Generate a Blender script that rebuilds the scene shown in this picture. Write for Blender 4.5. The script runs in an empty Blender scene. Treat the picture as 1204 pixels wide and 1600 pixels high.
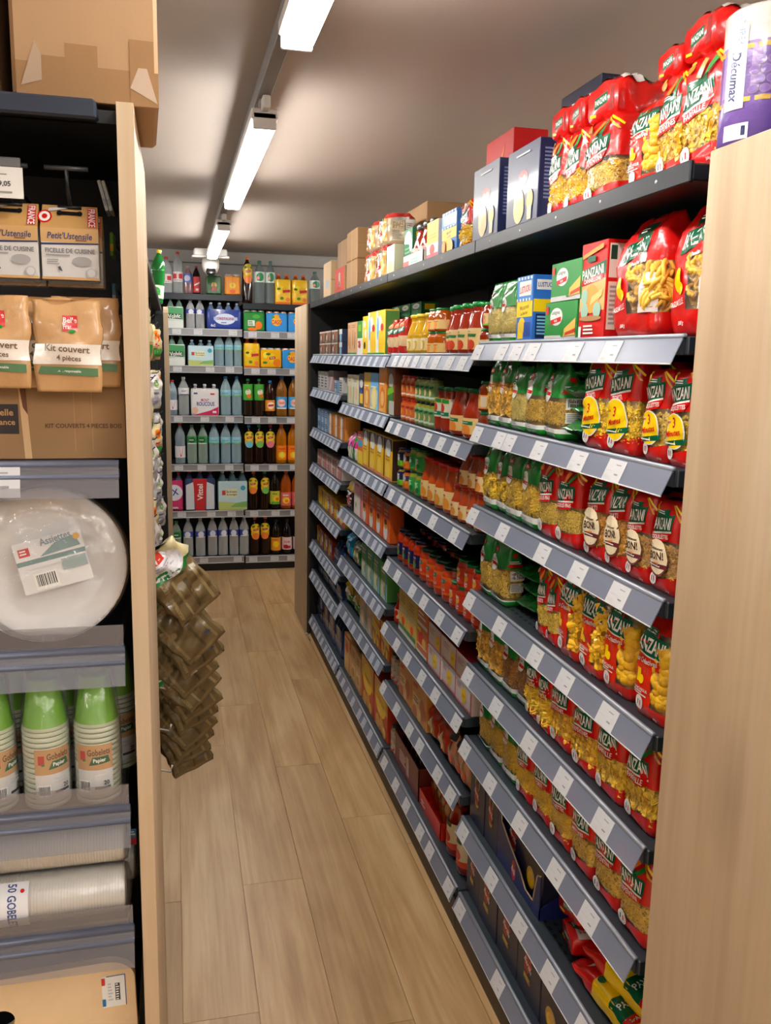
import bpy, math, random
from math import sin, cos, pi, radians
from mathutils import Matrix, Vector, Euler
random.seed(7)
SC = bpy.context.scene
COL = SC.collection

# ------------------------------------------------------------------ camera
EYE = 1.74
cam = bpy.data.cameras.new('camera')
cam.sensor_fit = 'HORIZONTAL'; cam.sensor_width = 36.0
cam.lens = 1357.8 / 1204 * 36.0
cam.clip_start = 0.02
camo = bpy.data.objects.new('camera', cam); COL.objects.link(camo)
yaw, pit, rol = 0.238539, -0.1752187, -0.0201902
r0 = Vector((cos(yaw), -sin(yaw), 0)); fw = Vector((sin(yaw)*cos(pit), cos(yaw)*cos(pit), sin(pit)))
d0 = fw.cross(r0)
rt = r0*cos(rol) + d0*sin(rol); dn = -r0*sin(rol) + d0*cos(rol)
camo.matrix_world = Matrix(((rt.x, -dn.x, -fw.x, 0), (rt.y, -dn.y, -fw.y, 0), (rt.z, -dn.z, -fw.z, EYE), (0, 0, 0, 1)))
SC.camera = camo

# ------------------------------------------------------------------ world, exposure
w = bpy.data.worlds.new('world'); SC.world = w; w.use_nodes = True
w.node_tree.nodes['Background'].inputs[0].default_value = (1.0, 0.95, 0.88, 1)
w.node_tree.nodes['Background'].inputs[1].default_value = 0.25
vs = SC.view_settings
SC.display_settings.display_device = 'sRGB'
vs.view_transform = 'Standard'; vs.look = 'None'; vs.gamma = 1.0; vs.use_curve_mapping = False
vs.exposure = 1.66
LAMP_POWER = 16.0            # emission of the LED battens
SC.cycles.max_bounces = 7; SC.cycles.transparent_max_bounces = 14
SC.cycles.transmission_bounces = 5; SC.cycles.glossy_bounces = 3; SC.cycles.diffuse_bounces = 4
SC.cycles.sample_clamp_indirect = 4.0
SC.cycles.caustics_reflective = False; SC.cycles.caustics_refractive = False

# ------------------------------------------------------------------ colours and materials
def lin(c):
    c = c/255.0
    return c/12.92 if c <= 0.04045 else ((c+0.055)/1.055)**2.4
C = dict(red=(206,18,14), dred=(150,12,14), green=(0,92,60), dgreen=(6,62,40), lgreen=(28,140,40), lime=(120,190,20), white=(236,236,232), cream=(238,222,180),
    yel=(250,212,8), dyel=(214,160,20), oran=(240,120,20), dor=(200,70,10), brown=(110,52,24), dbrown=(62,30,18), navy=(26,34,84), dnavy=(20,24,52), blue=(30,110,200), lblue=(120,190,230),
    cyan=(40,170,215), pink=(222,40,120), lpink=(240,170,190), grey=(150,150,150), lgrey=(200,200,200), dgrey=(60,62,66), black=(14,14,16), beige=(214,184,140), kraft=(158,122,82),
    tan=(176,132,84), gold=(206,170,70), purple=(112,84,160), peach=(240,180,130), tom=(168,44,16), orsauce=(190,84,20), pasta=(226,176,64), pastad=(190,138,44), olive=(120,120,40), pesto=(90,110,40),
    salsa=(190,44,16), plum=(96,24,40), water=(150,180,190), wine=(92,34,34))
def col(c):
    if isinstance(c, str): c = C[c]
    return (lin(c[0]), lin(c[1]), lin(c[2]), 1.0)
def rgb(c): return C[c] if isinstance(c, str) else c
MATS = {}
def newmat(name):
    m = bpy.data.materials.new(name); m.use_nodes = True
    nt = m.node_tree; b = nt.nodes['Principled BSDF']
    MATS[name] = m
    return m, nt, b
def N(nt, t, **k):
    n = nt.nodes.new(t)
    for a, v in k.items(): setattr(n, a, v)
    return n
def attr_col(nt, b, var=0.06, scale=40.0):
    a = N(nt, 'ShaderNodeAttribute', attribute_name='Col')
    n = N(nt, 'ShaderNodeTexNoise'); n.inputs['Scale'].default_value = scale
    tc = N(nt, 'ShaderNodeTexCoord'); nt.links.new(tc.outputs['Object'], n.inputs['Vector'])
    mr = N(nt, 'ShaderNodeMapRange'); mr.inputs['To Min'].default_value = 1-var; mr.inputs['To Max'].default_value = 1+var
    nt.links.new(n.outputs['Fac'], mr.inputs['Value'])
    mx = N(nt, 'ShaderNodeMix', data_type='RGBA', blend_type='MULTIPLY'); mx.inputs[0].default_value = 1
    nt.links.new(a.outputs['Color'], mx.inputs[6]); nt.links.new(mr.outputs[0], mx.inputs[7])
    nt.links.new(mx.outputs[2], b.inputs['Base Color'])
    return a, n, tc
def bump(nt, b, scale, strength, dist=0.002, stretch=None, detail=3):
    tc = N(nt, 'ShaderNodeTexCoord'); n = N(nt, 'ShaderNodeTexNoise'); n.inputs['Scale'].default_value = scale; n.inputs['Detail'].default_value = detail
    if stretch:
        mp = N(nt, 'ShaderNodeMapping'); mp.inputs['Scale'].default_value = stretch
        nt.links.new(tc.outputs['Object'], mp.inputs['Vector']); nt.links.new(mp.outputs[0], n.inputs['Vector'])
    else: nt.links.new(tc.outputs['Object'], n.inputs['Vector'])
    bp = N(nt, 'ShaderNodeBump'); bp.inputs['Strength'].default_value = strength; bp.inputs['Distance'].default_value = dist
    nt.links.new(n.outputs['Fac'], bp.inputs['Height']); nt.links.new(bp.outputs[0], b.inputs['Normal'])
    return bp
def simple(name, rough, coat=0.0, var=0.05, scale=40, bmp=None, metal=0.0, spec=0.5):
    m, nt, b = newmat(name); attr_col(nt, b, var, scale)
    b.inputs['Roughness'].default_value = rough; b.inputs['Coat Weight'].default_value = coat; b.inputs['Coat Roughness'].default_value = 0.08
    b.inputs['Metallic'].default_value = metal; b.inputs['Specular IOR Level'].default_value = spec
    if bmp: bump(nt, b, *bmp)
    return m
simple('film', 0.26, 0.35, 0.05, 30, (55, 0.35, 0.004))
simple('card', 0.42, 0.12, 0.03, 60)
simple('paper', 0.7, 0.0, 0.04, 80)
simple('glass', 0.08, 0.8, 0.10, 25)
simple('plastic', 0.3, 0.2, 0.03, 60)
simple('matte', 0.6, 0.0, 0.06, 50, (160, 0.15, 0.001))
simple('lid', 0.28, 0.4, 0.03, 60, None, 0.25)
simple('pasta', 0.5, 0.15, 0.14, 60)
simple('kraft', 0.75, 0.0, 0.07, 9, (220, 0.12, 0.001))
simple('steel', 0.36, 0.0, 0.06, 20, (300, 0.05, 0.0005), 0.35)
simple('black', 0.5, 0.0, 0.1, 20, (300, 0.05, 0.0005), 0.1)
def clearmat(name, base, rough, wcol, wfac, bmp=None, tint=(1, 1, 1, 1), gain=0.45):
    # clear plastic: mostly see-through, with a glossy skin that grows at grazing angles and an optional milky share
    m, nt, b = newmat(name)
    out = nt.nodes['Material Output']
    tr = N(nt, 'ShaderNodeBsdfTransparent'); tr.inputs[0].default_value = tint
    gl = N(nt, 'ShaderNodeBsdfGlossy'); gl.inputs['Roughness'].default_value = rough; gl.inputs['Color'].default_value = (1, 1, 1, 1)
    df = N(nt, 'ShaderNodeBsdfDiffuse'); df.inputs[0].default_value = wcol
    if wcol is None: pass
    lw = N(nt, 'ShaderNodeLayerWeight'); lw.inputs['Blend'].default_value = 0.3
    mr = N(nt, 'ShaderNodeMapRange'); mr.inputs['To Min'].default_value = base; mr.inputs['To Max'].default_value = min(0.9, base+gain)
    nt.links.new(lw.outputs['Fresnel'], mr.inputs['Value'])
    m1 = N(nt, 'ShaderNodeMixShader'); m1.inputs[0].default_value = wfac
    nt.links.new(tr.outputs[0], m1.inputs[1]); nt.links.new(df.outputs[0], m1.inputs[2])
    m2 = N(nt, 'ShaderNodeMixShader')
    nt.links.new(mr.outputs[0], m2.inputs[0]); nt.links.new(m1.outputs[0], m2.inputs[1]); nt.links.new(gl.outputs[0], m2.inputs[2])
    if bmp:
        bp = bump(nt, b, *bmp)
        nt.links.new(bp.outputs[0], gl.inputs['Normal'])
    nt.nodes.remove(b); nt.links.new(m2.outputs[0], out.inputs['Surface'])
    return m
clearmat('clear', 0.05, 0.14, (0.8, 0.8, 0.8, 1), 0.04, (45, 0.7, 0.006))
clearmat('rail', 0.035, 0.28, (0.29, 0.33, 0.44, 1), 0.54, (30, 0.12, 0.002, (1, 0.05, 1)), gain=0.11)
clearmat('railclear', 0.08, 0.14, (0.22, 0.24, 0.30, 1), 0.3, gain=0.3)
def petmat(name, fac):
    # drinks bottle: the attribute colour tints what is seen through it
    m, nt, b = newmat(name); out = nt.nodes['Material Output']
    a = N(nt, 'ShaderNodeAttribute', attribute_name='Col')
    tr = N(nt, 'ShaderNodeBsdfTransparent'); nt.links.new(a.outputs['Color'], tr.inputs[0])
    nt.links.new(a.outputs['Color'], b.inputs['Base Color']); b.inputs['Roughness'].default_value = 0.08; b.inputs['Coat Weight'].default_value = 0.6
    mx = N(nt, 'ShaderNodeMixShader')
    lw = N(nt, 'ShaderNodeLayerWeight'); lw.inputs['Blend'].default_value = 0.45
    mr = N(nt, 'ShaderNodeMapRange'); mr.inputs['To Min'].default_value = fac; mr.inputs['To Max'].default_value = min(1, fac+0.5)
    nt.links.new(lw.outputs['Facing'], mr.inputs['Value']); nt.links.new(mr.outputs[0], mx.inputs[0])
    nt.links.new(tr.outputs[0], mx.inputs[1]); nt.links.new(b.outputs[0], mx.inputs[2]); nt.links.new(mx.outputs[0], out.inputs['Surface'])
petmat('pet', 0.4)
def woodmat(name, c1, c2, c3, axis, rough, scale=1.0, knots=True):
    m, nt, b = newmat(name)
    tc = N(nt, 'ShaderNodeTexCoord'); oi = N(nt, 'ShaderNodeObjectInfo')
    ad = N(nt, 'ShaderNodeVectorMath', operation='ADD'); sc_ = N(nt, 'ShaderNodeVectorMath', operation='SCALE')
    cb = N(nt, 'ShaderNodeCombineXYZ')
    for k in range(3): nt.links.new(oi.outputs['Random'], cb.inputs[k])
    sc_.inputs['Scale'].default_value = 37.0; nt.links.new(cb.outputs[0], sc_.inputs[0])
    nt.links.new(tc.outputs['Object'], ad.inputs[0]); nt.links.new(sc_.outputs[0], ad.inputs[1])
    st = [14*scale]*3; st[axis] = 0.9*scale
    mp = N(nt, 'ShaderNodeMapping'); mp.inputs['Scale'].default_value = st
    nt.links.new(ad.outputs[0], mp.inputs['Vector'])
    n1 = N(nt, 'ShaderNodeTexNoise'); n1.inputs['Scale'].default_value = 1.0; n1.inputs['Detail'].default_value = 6; n1.inputs['Roughness'].default_value = 0.62; n1.inputs['Distortion'].default_value = 0.9
    nt.links.new(mp.outputs[0], n1.inputs['Vector'])
    st2 = [5*scale]*3; st2[axis] = 1.1*scale
    mp2 = N(nt, 'ShaderNodeMapping'); mp2.inputs['Scale'].default_value = st2; nt.links.new(ad.outputs[0], mp2.inputs['Vector'])
    n2 = N(nt, 'ShaderNodeTexNoise'); n2.inputs['Scale'].default_value = 1.0; n2.inputs['Detail'].default_value = 4; n2.inputs['Distortion'].default_value = 1.6; nt.links.new(mp2.outputs[0], n2.inputs['Vector'])
    st3 = [90*scale]*3; st3[axis] = 2.5*scale
    mp3 = N(nt, 'ShaderNodeMapping'); mp3.inputs['Scale'].default_value = st3; nt.links.new(ad.outputs[0], mp3.inputs['Vector'])
    n3 = N(nt, 'ShaderNodeTexNoise'); n3.inputs['Scale'].default_value = 1.0; n3.inputs['Detail'].default_value = 3; nt.links.new(mp3.outputs[0], n3.inputs['Vector'])
    m1 = N(nt, 'ShaderNodeMath', operation='ADD'); nt.links.new(n1.outputs['Fac'], m1.inputs[0]); nt.links.new(n2.outputs['Fac'], m1.inputs[1])
    m2 = N(nt, 'ShaderNodeMath', operation='MULTIPLY_ADD'); m2.inputs[1].default_value = 0.5; nt.links.new(n3.outputs['Fac'], m2.inputs[0]); nt.links.new(m1.outputs[0], m2.inputs[2])
    cr = N(nt, 'ShaderNodeValToRGB'); e = cr.color_ramp.elements
    e[0].position = 0.30; e[0].color = col(c1); e[1].position = 0.72; e[1].color = col(c3)
    k = e.new(0.52); k.color = col(c2)
    mr = N(nt, 'ShaderNodeMapRange'); mr.inputs['From Min'].default_value = 0.6; mr.inputs['From Max'].default_value = 1.9
    nt.links.new(m2.outputs[0], mr.inputs['Value']); nt.links.new(mr.outputs[0], cr.inputs[0])
    # whole board lighter or darker
    br = N(nt, 'ShaderNodeMapRange'); br.inputs['To Min'].default_value = 0.90; br.inputs['To Max'].default_value = 1.08; nt.links.new(oi.outputs['Random'], br.inputs['Value'])
    mx = N(nt, 'ShaderNodeMix', data_type='RGBA', blend_type='MULTIPLY'); mx.inputs[0].default_value = 1
    nt.links.new(cr.outputs[0], mx.inputs[6]); nt.links.new(br.outputs[0], mx.inputs[7])
    src = mx.outputs[2]
    if knots:
        st4 = [7*scale]*3; st4[axis] = 3.0*scale
        mp4 = N(nt, 'ShaderNodeMapping'); mp4.inputs['Scale'].default_value = st4; nt.links.new(ad.outputs[0], mp4.inputs['Vector'])
        vo = N(nt, 'ShaderNodeTexVoronoi'); vo.inputs['Scale'].default_value = 0.55; nt.links.new(mp4.outputs[0], vo.inputs['Vector'])
        kr = N(nt, 'ShaderNodeMapRange'); kr.inputs['From Min'].default_value = 0.02; kr.inputs['From Max'].default_value = 0.16; kr.inputs['To Min'].default_value = 0.55; kr.inputs['To Max'].default_value = 1.0
        nt.links.new(vo.outputs['Distance'], kr.inputs['Value'])
        mk = N(nt, 'ShaderNodeMix', data_type='RGBA', blend_type='MULTIPLY'); mk.inputs[0].default_value = 0.5
        nt.links.new(src, mk.inputs[6]); nt.links.new(kr.outputs[0], mk.inputs[7]); src = mk.outputs[2]
    nt.links.new(src, b.inputs['Base Color'])
    b.inputs['Roughness'].default_value = rough
    bp = N(nt, 'ShaderNodeBump'); bp.inputs['Strength'].default_value = 0.06; bp.inputs['Distance'].default_value = 0.001
    nt.links.new(n3.outputs['Fac'], bp.inputs['Height']); nt.links.new(bp.outputs[0], b.inputs['Normal'])
woodmat('oak', (174,150,121), (184,161,131), (193,173,145), 2, 0.55, 0.7, True)
woodmat('floorwood', (163,126,82), (185,150,104), (201,170,126), 1, 0.38, 0.8, True)
def plain(name, c, rough, var=0.03, scale=3.0, bmp=None):
    m, nt, b = newmat(name)
    n = N(nt, 'ShaderNodeTexNoise'); n.inputs['Scale'].default_value = scale; tc = N(nt, 'ShaderNodeTexCoord'); nt.links.new(tc.outputs['Object'], n.inputs['Vector'])
    cr = N(nt, 'ShaderNodeValToRGB'); cc = col(c)
    cr.color_ramp.elements[0].color = tuple(x*(1-var) for x in cc[:3])+(1,); cr.color_ramp.elements[1].color = tuple(min(1, x*(1+var)) for x in cc[:3])+(1,)
    nt.links.new(n.outputs['Fac'], cr.inputs[0]); nt.links.new(cr.outputs[0], b.inputs['Base Color']); b.inputs['Roughness'].default_value = rough
    if bmp: bump(nt, b, *bmp)
plain('ceilpaint', (208,193,181), 0.5, 0.02, 1.5, (140, 0.05, 0.001))
plain('wallpaint', (190,188,184), 0.7, 0.03, 2.0, (120, 0.08, 0.001))
plain('whiteplastic', (228,226,222), 0.4, 0.01, 4)
plain('trackmetal', (150,146,144), 0.4, 0.03, 8)
def emis(name, c, s):
    m, nt, b = newmat(name)
    b.inputs['Base Color'].default_value = (0.9, 0.9, 0.9, 1); b.inputs['Emission Color'].default_value = c; b.inputs['Emission Strength'].default_value = s
emis('ledtube', (1.0, 0.965, 0.92, 1), LAMP_POWER)

# ------------------------------------------------------------------ mesh builder
TEXT = {}
def textmesh(s, shear=0.0, bold=0.0):
    k = (s, shear, bold)
    if k not in TEXT:
        cu = bpy.data.curves.new('lettering', 'FONT'); cu.body = s; cu.size = 1.0; cu.shear = shear; cu.offset = bold; cu.resolution_u = 2
        cu.align_x = 'CENTER'; cu.fill_mode = 'FRONT'
        o = bpy.data.objects.new('lettering', cu); COL.objects.link(o)
        dg = bpy.context.evaluated_depsgraph_get()
        me = bpy.data.meshes.new_from_object(o.evaluated_get(dg))
        vs_ = [(v.co.x, v.co.y) for v in me.vertices]; fs = [tuple(p.vertices) for p in me.polygons]
        bpy.data.objects.remove(o); bpy.data.curves.remove(cu); bpy.data.meshes.remove(me)
        if not vs_: vs_ = [(0, 0), (1, 0), (0, 1)]; fs = []
        y0 = min(v[1] for v in vs_); y1 = max(v[1] for v in vs_); x0 = min(v[0] for v in vs_); x1 = max(v[0] for v in vs_)
        h = max(1e-6, y1-y0)
        # keep winding counter-clockwise
        out = []
        for f in fs:
            a = 0
            for i in range(len(f)):
                p, q = vs_[f[i]], vs_[f[(i+1) % len(f)]]; a += p[0]*q[1]-q[0]*p[1]
            out.append(f if a > 0 else f[::-1])
        TEXT[k] = ([((v[0]-(x0+x1)/2)/h, (v[1]-(y0+y1)/2)/h) for v in vs_], out, (x1-x0)/h)
    return TEXT[k]
class B:
    def __init__(s): s.v = []; s.f = []; s.c = []; s.m = []; s.sm = []; s.mats = []
    def mi(s, mat):
        if mat not in s.mats: s.mats.append(mat)
        return s.mats.index(mat)
    def add(s, vs_, fs, c, mat, smooth=False):
        o = len(s.v); s.v += [tuple(p) for p in vs_]; m = s.mi(mat)
        per = isinstance(c, list)
        cc = None if per else col(c) if not (isinstance(c, tuple) and len(c) == 4) else c
        for i, f in enumerate(fs):
            s.f.append(tuple(o+k for k in f)); s.c.append(c[i] if per else cc); s.m.append(m); s.sm.append(smooth)
    def box(s, x0, x1, y0, y1, z0, z1, c, mat, bev=0.0):
        if bev <= 0:
            v = [(x0,y0,z0),(x1,y0,z0),(x1,y1,z0),(x0,y1,z0),(x0,y0,z1),(x1,y0,z1),(x1,y1,z1),(x0,y1,z1)]
            s.add(v, [(3,2,1,0),(4,5,6,7),(0,1,5,4),(1,2,6,5),(2,3,7,6),(3,0,4,7)], c, mat); return
        e = bev; v = []
        for (zz, ins) in ((z0, e), (z0+e, 0), (z1-e, 0), (z1, e)):
            # octagonal rings give every edge its bevel
            a0, a1, b0, b1 = x0+ins, x1-ins, y0+ins, y1-ins
            q = e if ins == 0 else e*0.6
            v += [(a0+q,b0,zz),(a1-q,b0,zz),(a1,b0+q,zz),(a1,b1-q,zz),(a1-q,b1,zz),(a0+q,b1,zz),(a0,b1-q,zz),(a0,b0+q,zz)]
        f = [tuple(range(7, -1, -1)), tuple(range(24, 32))]
        for r in range(3):
            for k in range(8): f.append((r*8+k, r*8+(k+1) % 8, r*8+8+(k+1) % 8, r*8+8+k))
        s.add(v, f, c, mat)
    def lathe(s, prof, n, c, mat, cx=0, cy=0, smooth=True, cap=True, colf=None, axis='z'):
        v = []; f = []; cl = []
        for (r, z) in prof:
            for k in range(n):
                a = 2*pi*k/n; p = (cx+r*cos(a), cy+r*sin(a), z)
                v.append(p if axis == 'z' else (p[2], p[0], p[1]))
        for i in range(len(prof)-1):
            for k in range(n):
                f.append((i*n+k, i*n+(k+1) % n, (i+1)*n+(k+1) % n, (i+1)*n+k))
                cl.append(colf(i) if colf else col(c))
        if cap:
            f.append(tuple(range(n-1, -1, -1))); cl.append(colf(0) if colf else col(c))
            l = len(prof)-1; f.append(tuple(l*n+k for k in range(n))); cl.append(colf(l-1) if colf else col(c))
        s.add(v, f, cl, mat, smooth)
    def tube(s, pts, r, c, mat, n=6):
        ps = [Vector(p) for p in pts]; v = []; f = []
        for i, p in enumerate(ps):
            t = (ps[min(i+1, len(ps)-1)]-ps[max(i-1, 0)]).normalized()
            u = t.cross(Vector((0, 0, 1)) if abs(t.z) < 0.9 else Vector((1, 0, 0))).normalized(); q = u.cross(t)
            for k in range(n):
                a = 2*pi*k/n; v.append(p+u*cos(a)*r+q*sin(a)*r)
        for i in range(len(ps)-1):
            for k in range(n): f.append((i*n+k, (i+1)*n+k, (i+1)*n+(k+1) % n, i*n+(k+1) % n))
        f.append(tuple(range(n))); f.append(tuple((len(ps)-1)*n+k for k in range(n-1, -1, -1)))
        s.add(v, f, c, mat, True)
    def patch(s, S, q, c, mat, o, nu=1, nv=1):
        # q: four (u,v) corners, counter-clockwise from the lower start
        v = []; f = []
        for j in range(nv+1):
            for i in range(nu+1):
                a, b_ = i/nu, j/nv
                u = (q[0][0]*(1-a)+q[1][0]*a)*(1-b_)+(q[3][0]*(1-a)+q[2][0]*a)*b_
                w_ = (q[0][1]*(1-a)+q[1][1]*a)*(1-b_)+(q[3][1]*(1-a)+q[2][1]*a)*b_
                v.append(S(u, w_, o))
        for j in range(nv):
            for i in range(nu):
                p = j*(nu+1)+i; f.append((p, p+1, p+nu+2, p+nu+1))
        s.add(v, f, c, mat, nu*nv > 1)
    def disk(s, S, cu, cv, ru, rv, c, mat, o, n=20, rings=1):
        v = [S(cu, cv, o)]; f = []
        for r in range(1, rings+1):
            for k in range(n):
                a = 2*pi*k/n; v.append(S(cu+ru*r/rings*cos(a), cv+rv*r/rings*sin(a), o))
        for k in range(n): f.append((0, 1+k, 1+(k+1) % n))
        for r in range(rings-1):
            for k in range(n): f.append((1+r*n+k, 1+(r+1)*n+k, 1+(r+1)*n+(k+1) % n, 1+r*n+(k+1) % n))
        s.add(v, f, c, mat, False)
    def text(s, S, txt, cu, cv, h, c, mat, o, rot=0.0, wmax=None, shear=0.0, bold=0.02):
        tv, tf, tw = textmesh(txt, shear, bold)
        sx = h if not wmax or tw*h <= wmax else wmax/tw
        cr, sr = cos(rot), sin(rot)
        s.add([S(cu+x*sx*cr-y*h*sr, cv+x*sx*sr+y*h*cr, o) for x, y in tv], tf, c, mat)
    def design(s, S, W, H, D, mat, o=0.0003, step=None, u0=0.0, clamp=False):
        if clamp:
            S0 = S; S = lambda u, v, q: S0(min(W/2, max(-W/2, u)), min(H*.995, max(.0012, v)), q)
        # S takes metres with u centred; the design is written in fractions of the face
        st = step or 9
        X = lambda u: (u-0.5)*W+u0
        Y = lambda v: v*H
        for i, e in enumerate(D):
            k = e[0]; oo = o+0.00022*i
            nn = lambda a: 1 if st >= 9 else max(1, int(abs(a)/st))
            if k == 'r': s.patch(S, [(X(e[1]),Y(e[2])),(X(e[3]),Y(e[2])),(X(e[3]),Y(e[4])),(X(e[1]),Y(e[4]))], e[5], mat, oo, nn((e[3]-e[1])*W), nn((e[4]-e[2])*H))
            elif k == 'q':
                q = [(X(a), Y(b_)) for a, b_ in e[1]]; s.patch(S, q, e[2], mat, oo, nn(q[1][0]-q[0][0]), nn(q[2][1]-q[1][1]))
            elif k == 'd': s.disk(S, X(e[1]), Y(e[2]), e[3]*W, e[4]*W, e[5], mat, oo, 20 if e[3]*W > 0.012 else 12, 1 if st >= 9 else max(1, int(e[3]*W/st)))
            elif k == 't': s.text(S, e[1], X(e[2]), Y(e[3]), e[4]*H, e[5], mat, oo, radians(e[6]) if len(e) > 6 else 0, (e[7] if len(e) > 7 else 0.9)*W, e[8] if len(e) > 8 else 0)
            elif k == 'b':     # lines of small print
                n = e[6]; rr = random.Random(int(e[1]*977+e[2]*331+n))
                for j in range(n):
                    v0 = e[2]+(e[4]-e[2])*(j+0.25)/n; v1 = e[2]+(e[4]-e[2])*(j+0.75)/n; ue = e[3]-(e[3]-e[1])*rr.random()*0.35
                    s.patch(S, [(X(e[1]),Y(v0)),(X(ue),Y(v0)),(X(ue),Y(v1)),(X(e[1]),Y(v1))], e[5], mat, oo, nn((ue-e[1])*W), 1)
            elif k == 'c':     # bar code
                s.patch(S, [(X(e[1]),Y(e[2])),(X(e[3]),Y(e[2])),(X(e[3]),Y(e[4])),(X(e[1]),Y(e[4]))], 'white', mat, oo, nn((e[3]-e[1])*W), nn((e[4]-e[2])*H))
                rr = random.Random(3); u = e[1]+(e[3]-e[1])*0.1
                while u < e[3]-(e[3]-e[1])*0.12:
                    du = (e[3]-e[1])*rr.choice((0.02, 0.035, 0.05)); v0 = e[2]+(e[4]-e[2])*0.2; v1 = e[4]-(e[4]-e[2])*0.1
                    s.patch(S, [(X(u),Y(v0)),(X(u+du),Y(v0)),(X(u+du),Y(v1)),(X(u),Y(v1))], 'black', mat, oo+0.0001, 1, nn((v1-v0)*H)); u += du+(e[3]-e[1])*rr.choice((0.025, 0.04))
    def mesh(s, name):
        me = bpy.data.meshes.new(name); me.from_pydata(s.v, [], s.f); me.update()
        a = me.attributes.new('Col', 'FLOAT_COLOR', 'FACE')
        a.data.foreach_set('color', [x for c in s.c for x in c])
        me.polygons.foreach_set('material_index', s.m); me.polygons.foreach_set('use_smooth', s.sm)
        for m in s.mats: me.materials.append(MATS[m])
        return me

# ------------------------------------------------------------------ objects
USED = {}
def link(name, me, parent=None):
    o = bpy.data.objects.new(name, me); COL.objects.link(o)
    if parent: o.parent = parent
    return o
def tag(o, label, cat, group=None):
    n = len(label.split())
    if not 4 <= n <= 16: print('LABEL LENGTH', n, label)
    if label in USED: print('DUP', label)
    USED[label] = 1
    o['label'] = label; o['category'] = cat
    if group: o['group'] = group
    return o
def empty(name, loc, rz=0.0):
    o = bpy.data.objects.new(name, None); COL.objects.link(o); o.location = loc; o.rotation_euler = (0, 0, rz); o.empty_display_size = 0.05
    return o
def struct(name, me):
    o = link(name, me); o['kind'] = 'structure'; return o
PR = {}     # product kinds: parts, name, category, short description
def reg(key, name, cat, desc, parts, dims): PR[key] = dict(name=name, cat=cat, desc=desc, parts=parts, dims=dims)
def place(key, loc, rot, label, group=None, scale=(1, 1, 1)):
    p = PR[key]; root = None
    for pn, me, stuff in p['parts']:
        if root is None:
            root = link(p['name'], me); root.location = loc; root.rotation_euler = rot; root.scale = scale
        else:
            c = link(pn, me, root)
            if stuff: c['kind'] = 'stuff'
    return tag(root, label, p['cat'], group)

# ------------------------------------------------------------------ bags of pasta
def lerp_tab(tab, f):
    for (a, x), (b_, y) in zip(tab, tab[1:]):
        if f <= b_: return x+(y-x)*(f-a)/(b_-a)
    return tab[-1][1]
PROF = {'block': ([(0,.93),(.05,1),(.5,1.01),(.85,1),(.95,.97),(1,.9)], [(0,.8),(.06,1),(.5,1.03),(.84,.98),(.93,.85),(1,.7)]),
        'seal': ([(0,.93),(.05,1),(.5,1.01),(.8,.99),(1,.97)], [(0,.8),(.06,1),(.5,1.04),(.72,.9),(.86,.55),(.95,.16),(1,.06)]),
        'flat': ([(0,.96),(.08,1),(.92,1),(1,.96)], [(0,.06),(.07,.3),(.2,.85),(.5,1),(.8,.85),(.93,.3),(1,.06)]),
        'tag': ([(0,.93),(.06,1),(.5,1.02),(.74,.98),(.88,.86),(1,.72)], [(0,.85),(.08,1.02),(.45,1.05),(.72,.98),(.86,.78),(.95,.4),(1,.14)])}
def bag_S(W, D, H, top, seed, lean=0.0, amp=0.0012):
    a, b_ = W/2, D/2; r = min(a, b_)*0.5; L1 = a-r; arc = pi*r/2; sd = 2*(b_-r)
    P = L1+arc+sd+arc+L1
    ta, tb = PROF[top]
    def cs(t):
        sg = 1 if t >= 0 else -1; t = min(abs(t), P)
        if t < L1: x, y, nx, ny = t, -b_, 0, -1
        elif t < L1+arc:
            p = (t-L1)/r; x, y, nx, ny = L1+r*sin(p), -b_+r*(1-cos(p)), sin(p), -cos(p)
        elif t < L1+arc+sd: x, y, nx, ny = a, -b_+r+(t-L1-arc), 1, 0
        elif t < L1+2*arc+sd:
            p = (t-L1-arc-sd)/r; x, y, nx, ny = a-r*(1-cos(p)), b_-r+r*sin(p), cos(p), sin(p)
        else: x, y, nx, ny = max(0, a-r-(t-L1-2*arc-sd)), b_, 0, 1
        return x*sg, y, nx*sg, ny
    def S(u, v, o):
        f = min(1, max(0, v/H)); x, y, nx, ny = cs(u)
        n = amp*(sin(u*95+v*70+seed)+sin(u*60-v*140+seed*2.3))*(0.4+f)
        n += 0.004*sin(pi*f)*max(0, 1-abs(u)/a) if abs(u) < a else 0
        k = o+n
        yy = y*lerp_tab(tb, f)+ny*k+(lean*max(0, f-0.55)**2)
        return (x*lerp_tab(ta, f)+nx*k, yy, v)
    S.P = P
    return S
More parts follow.
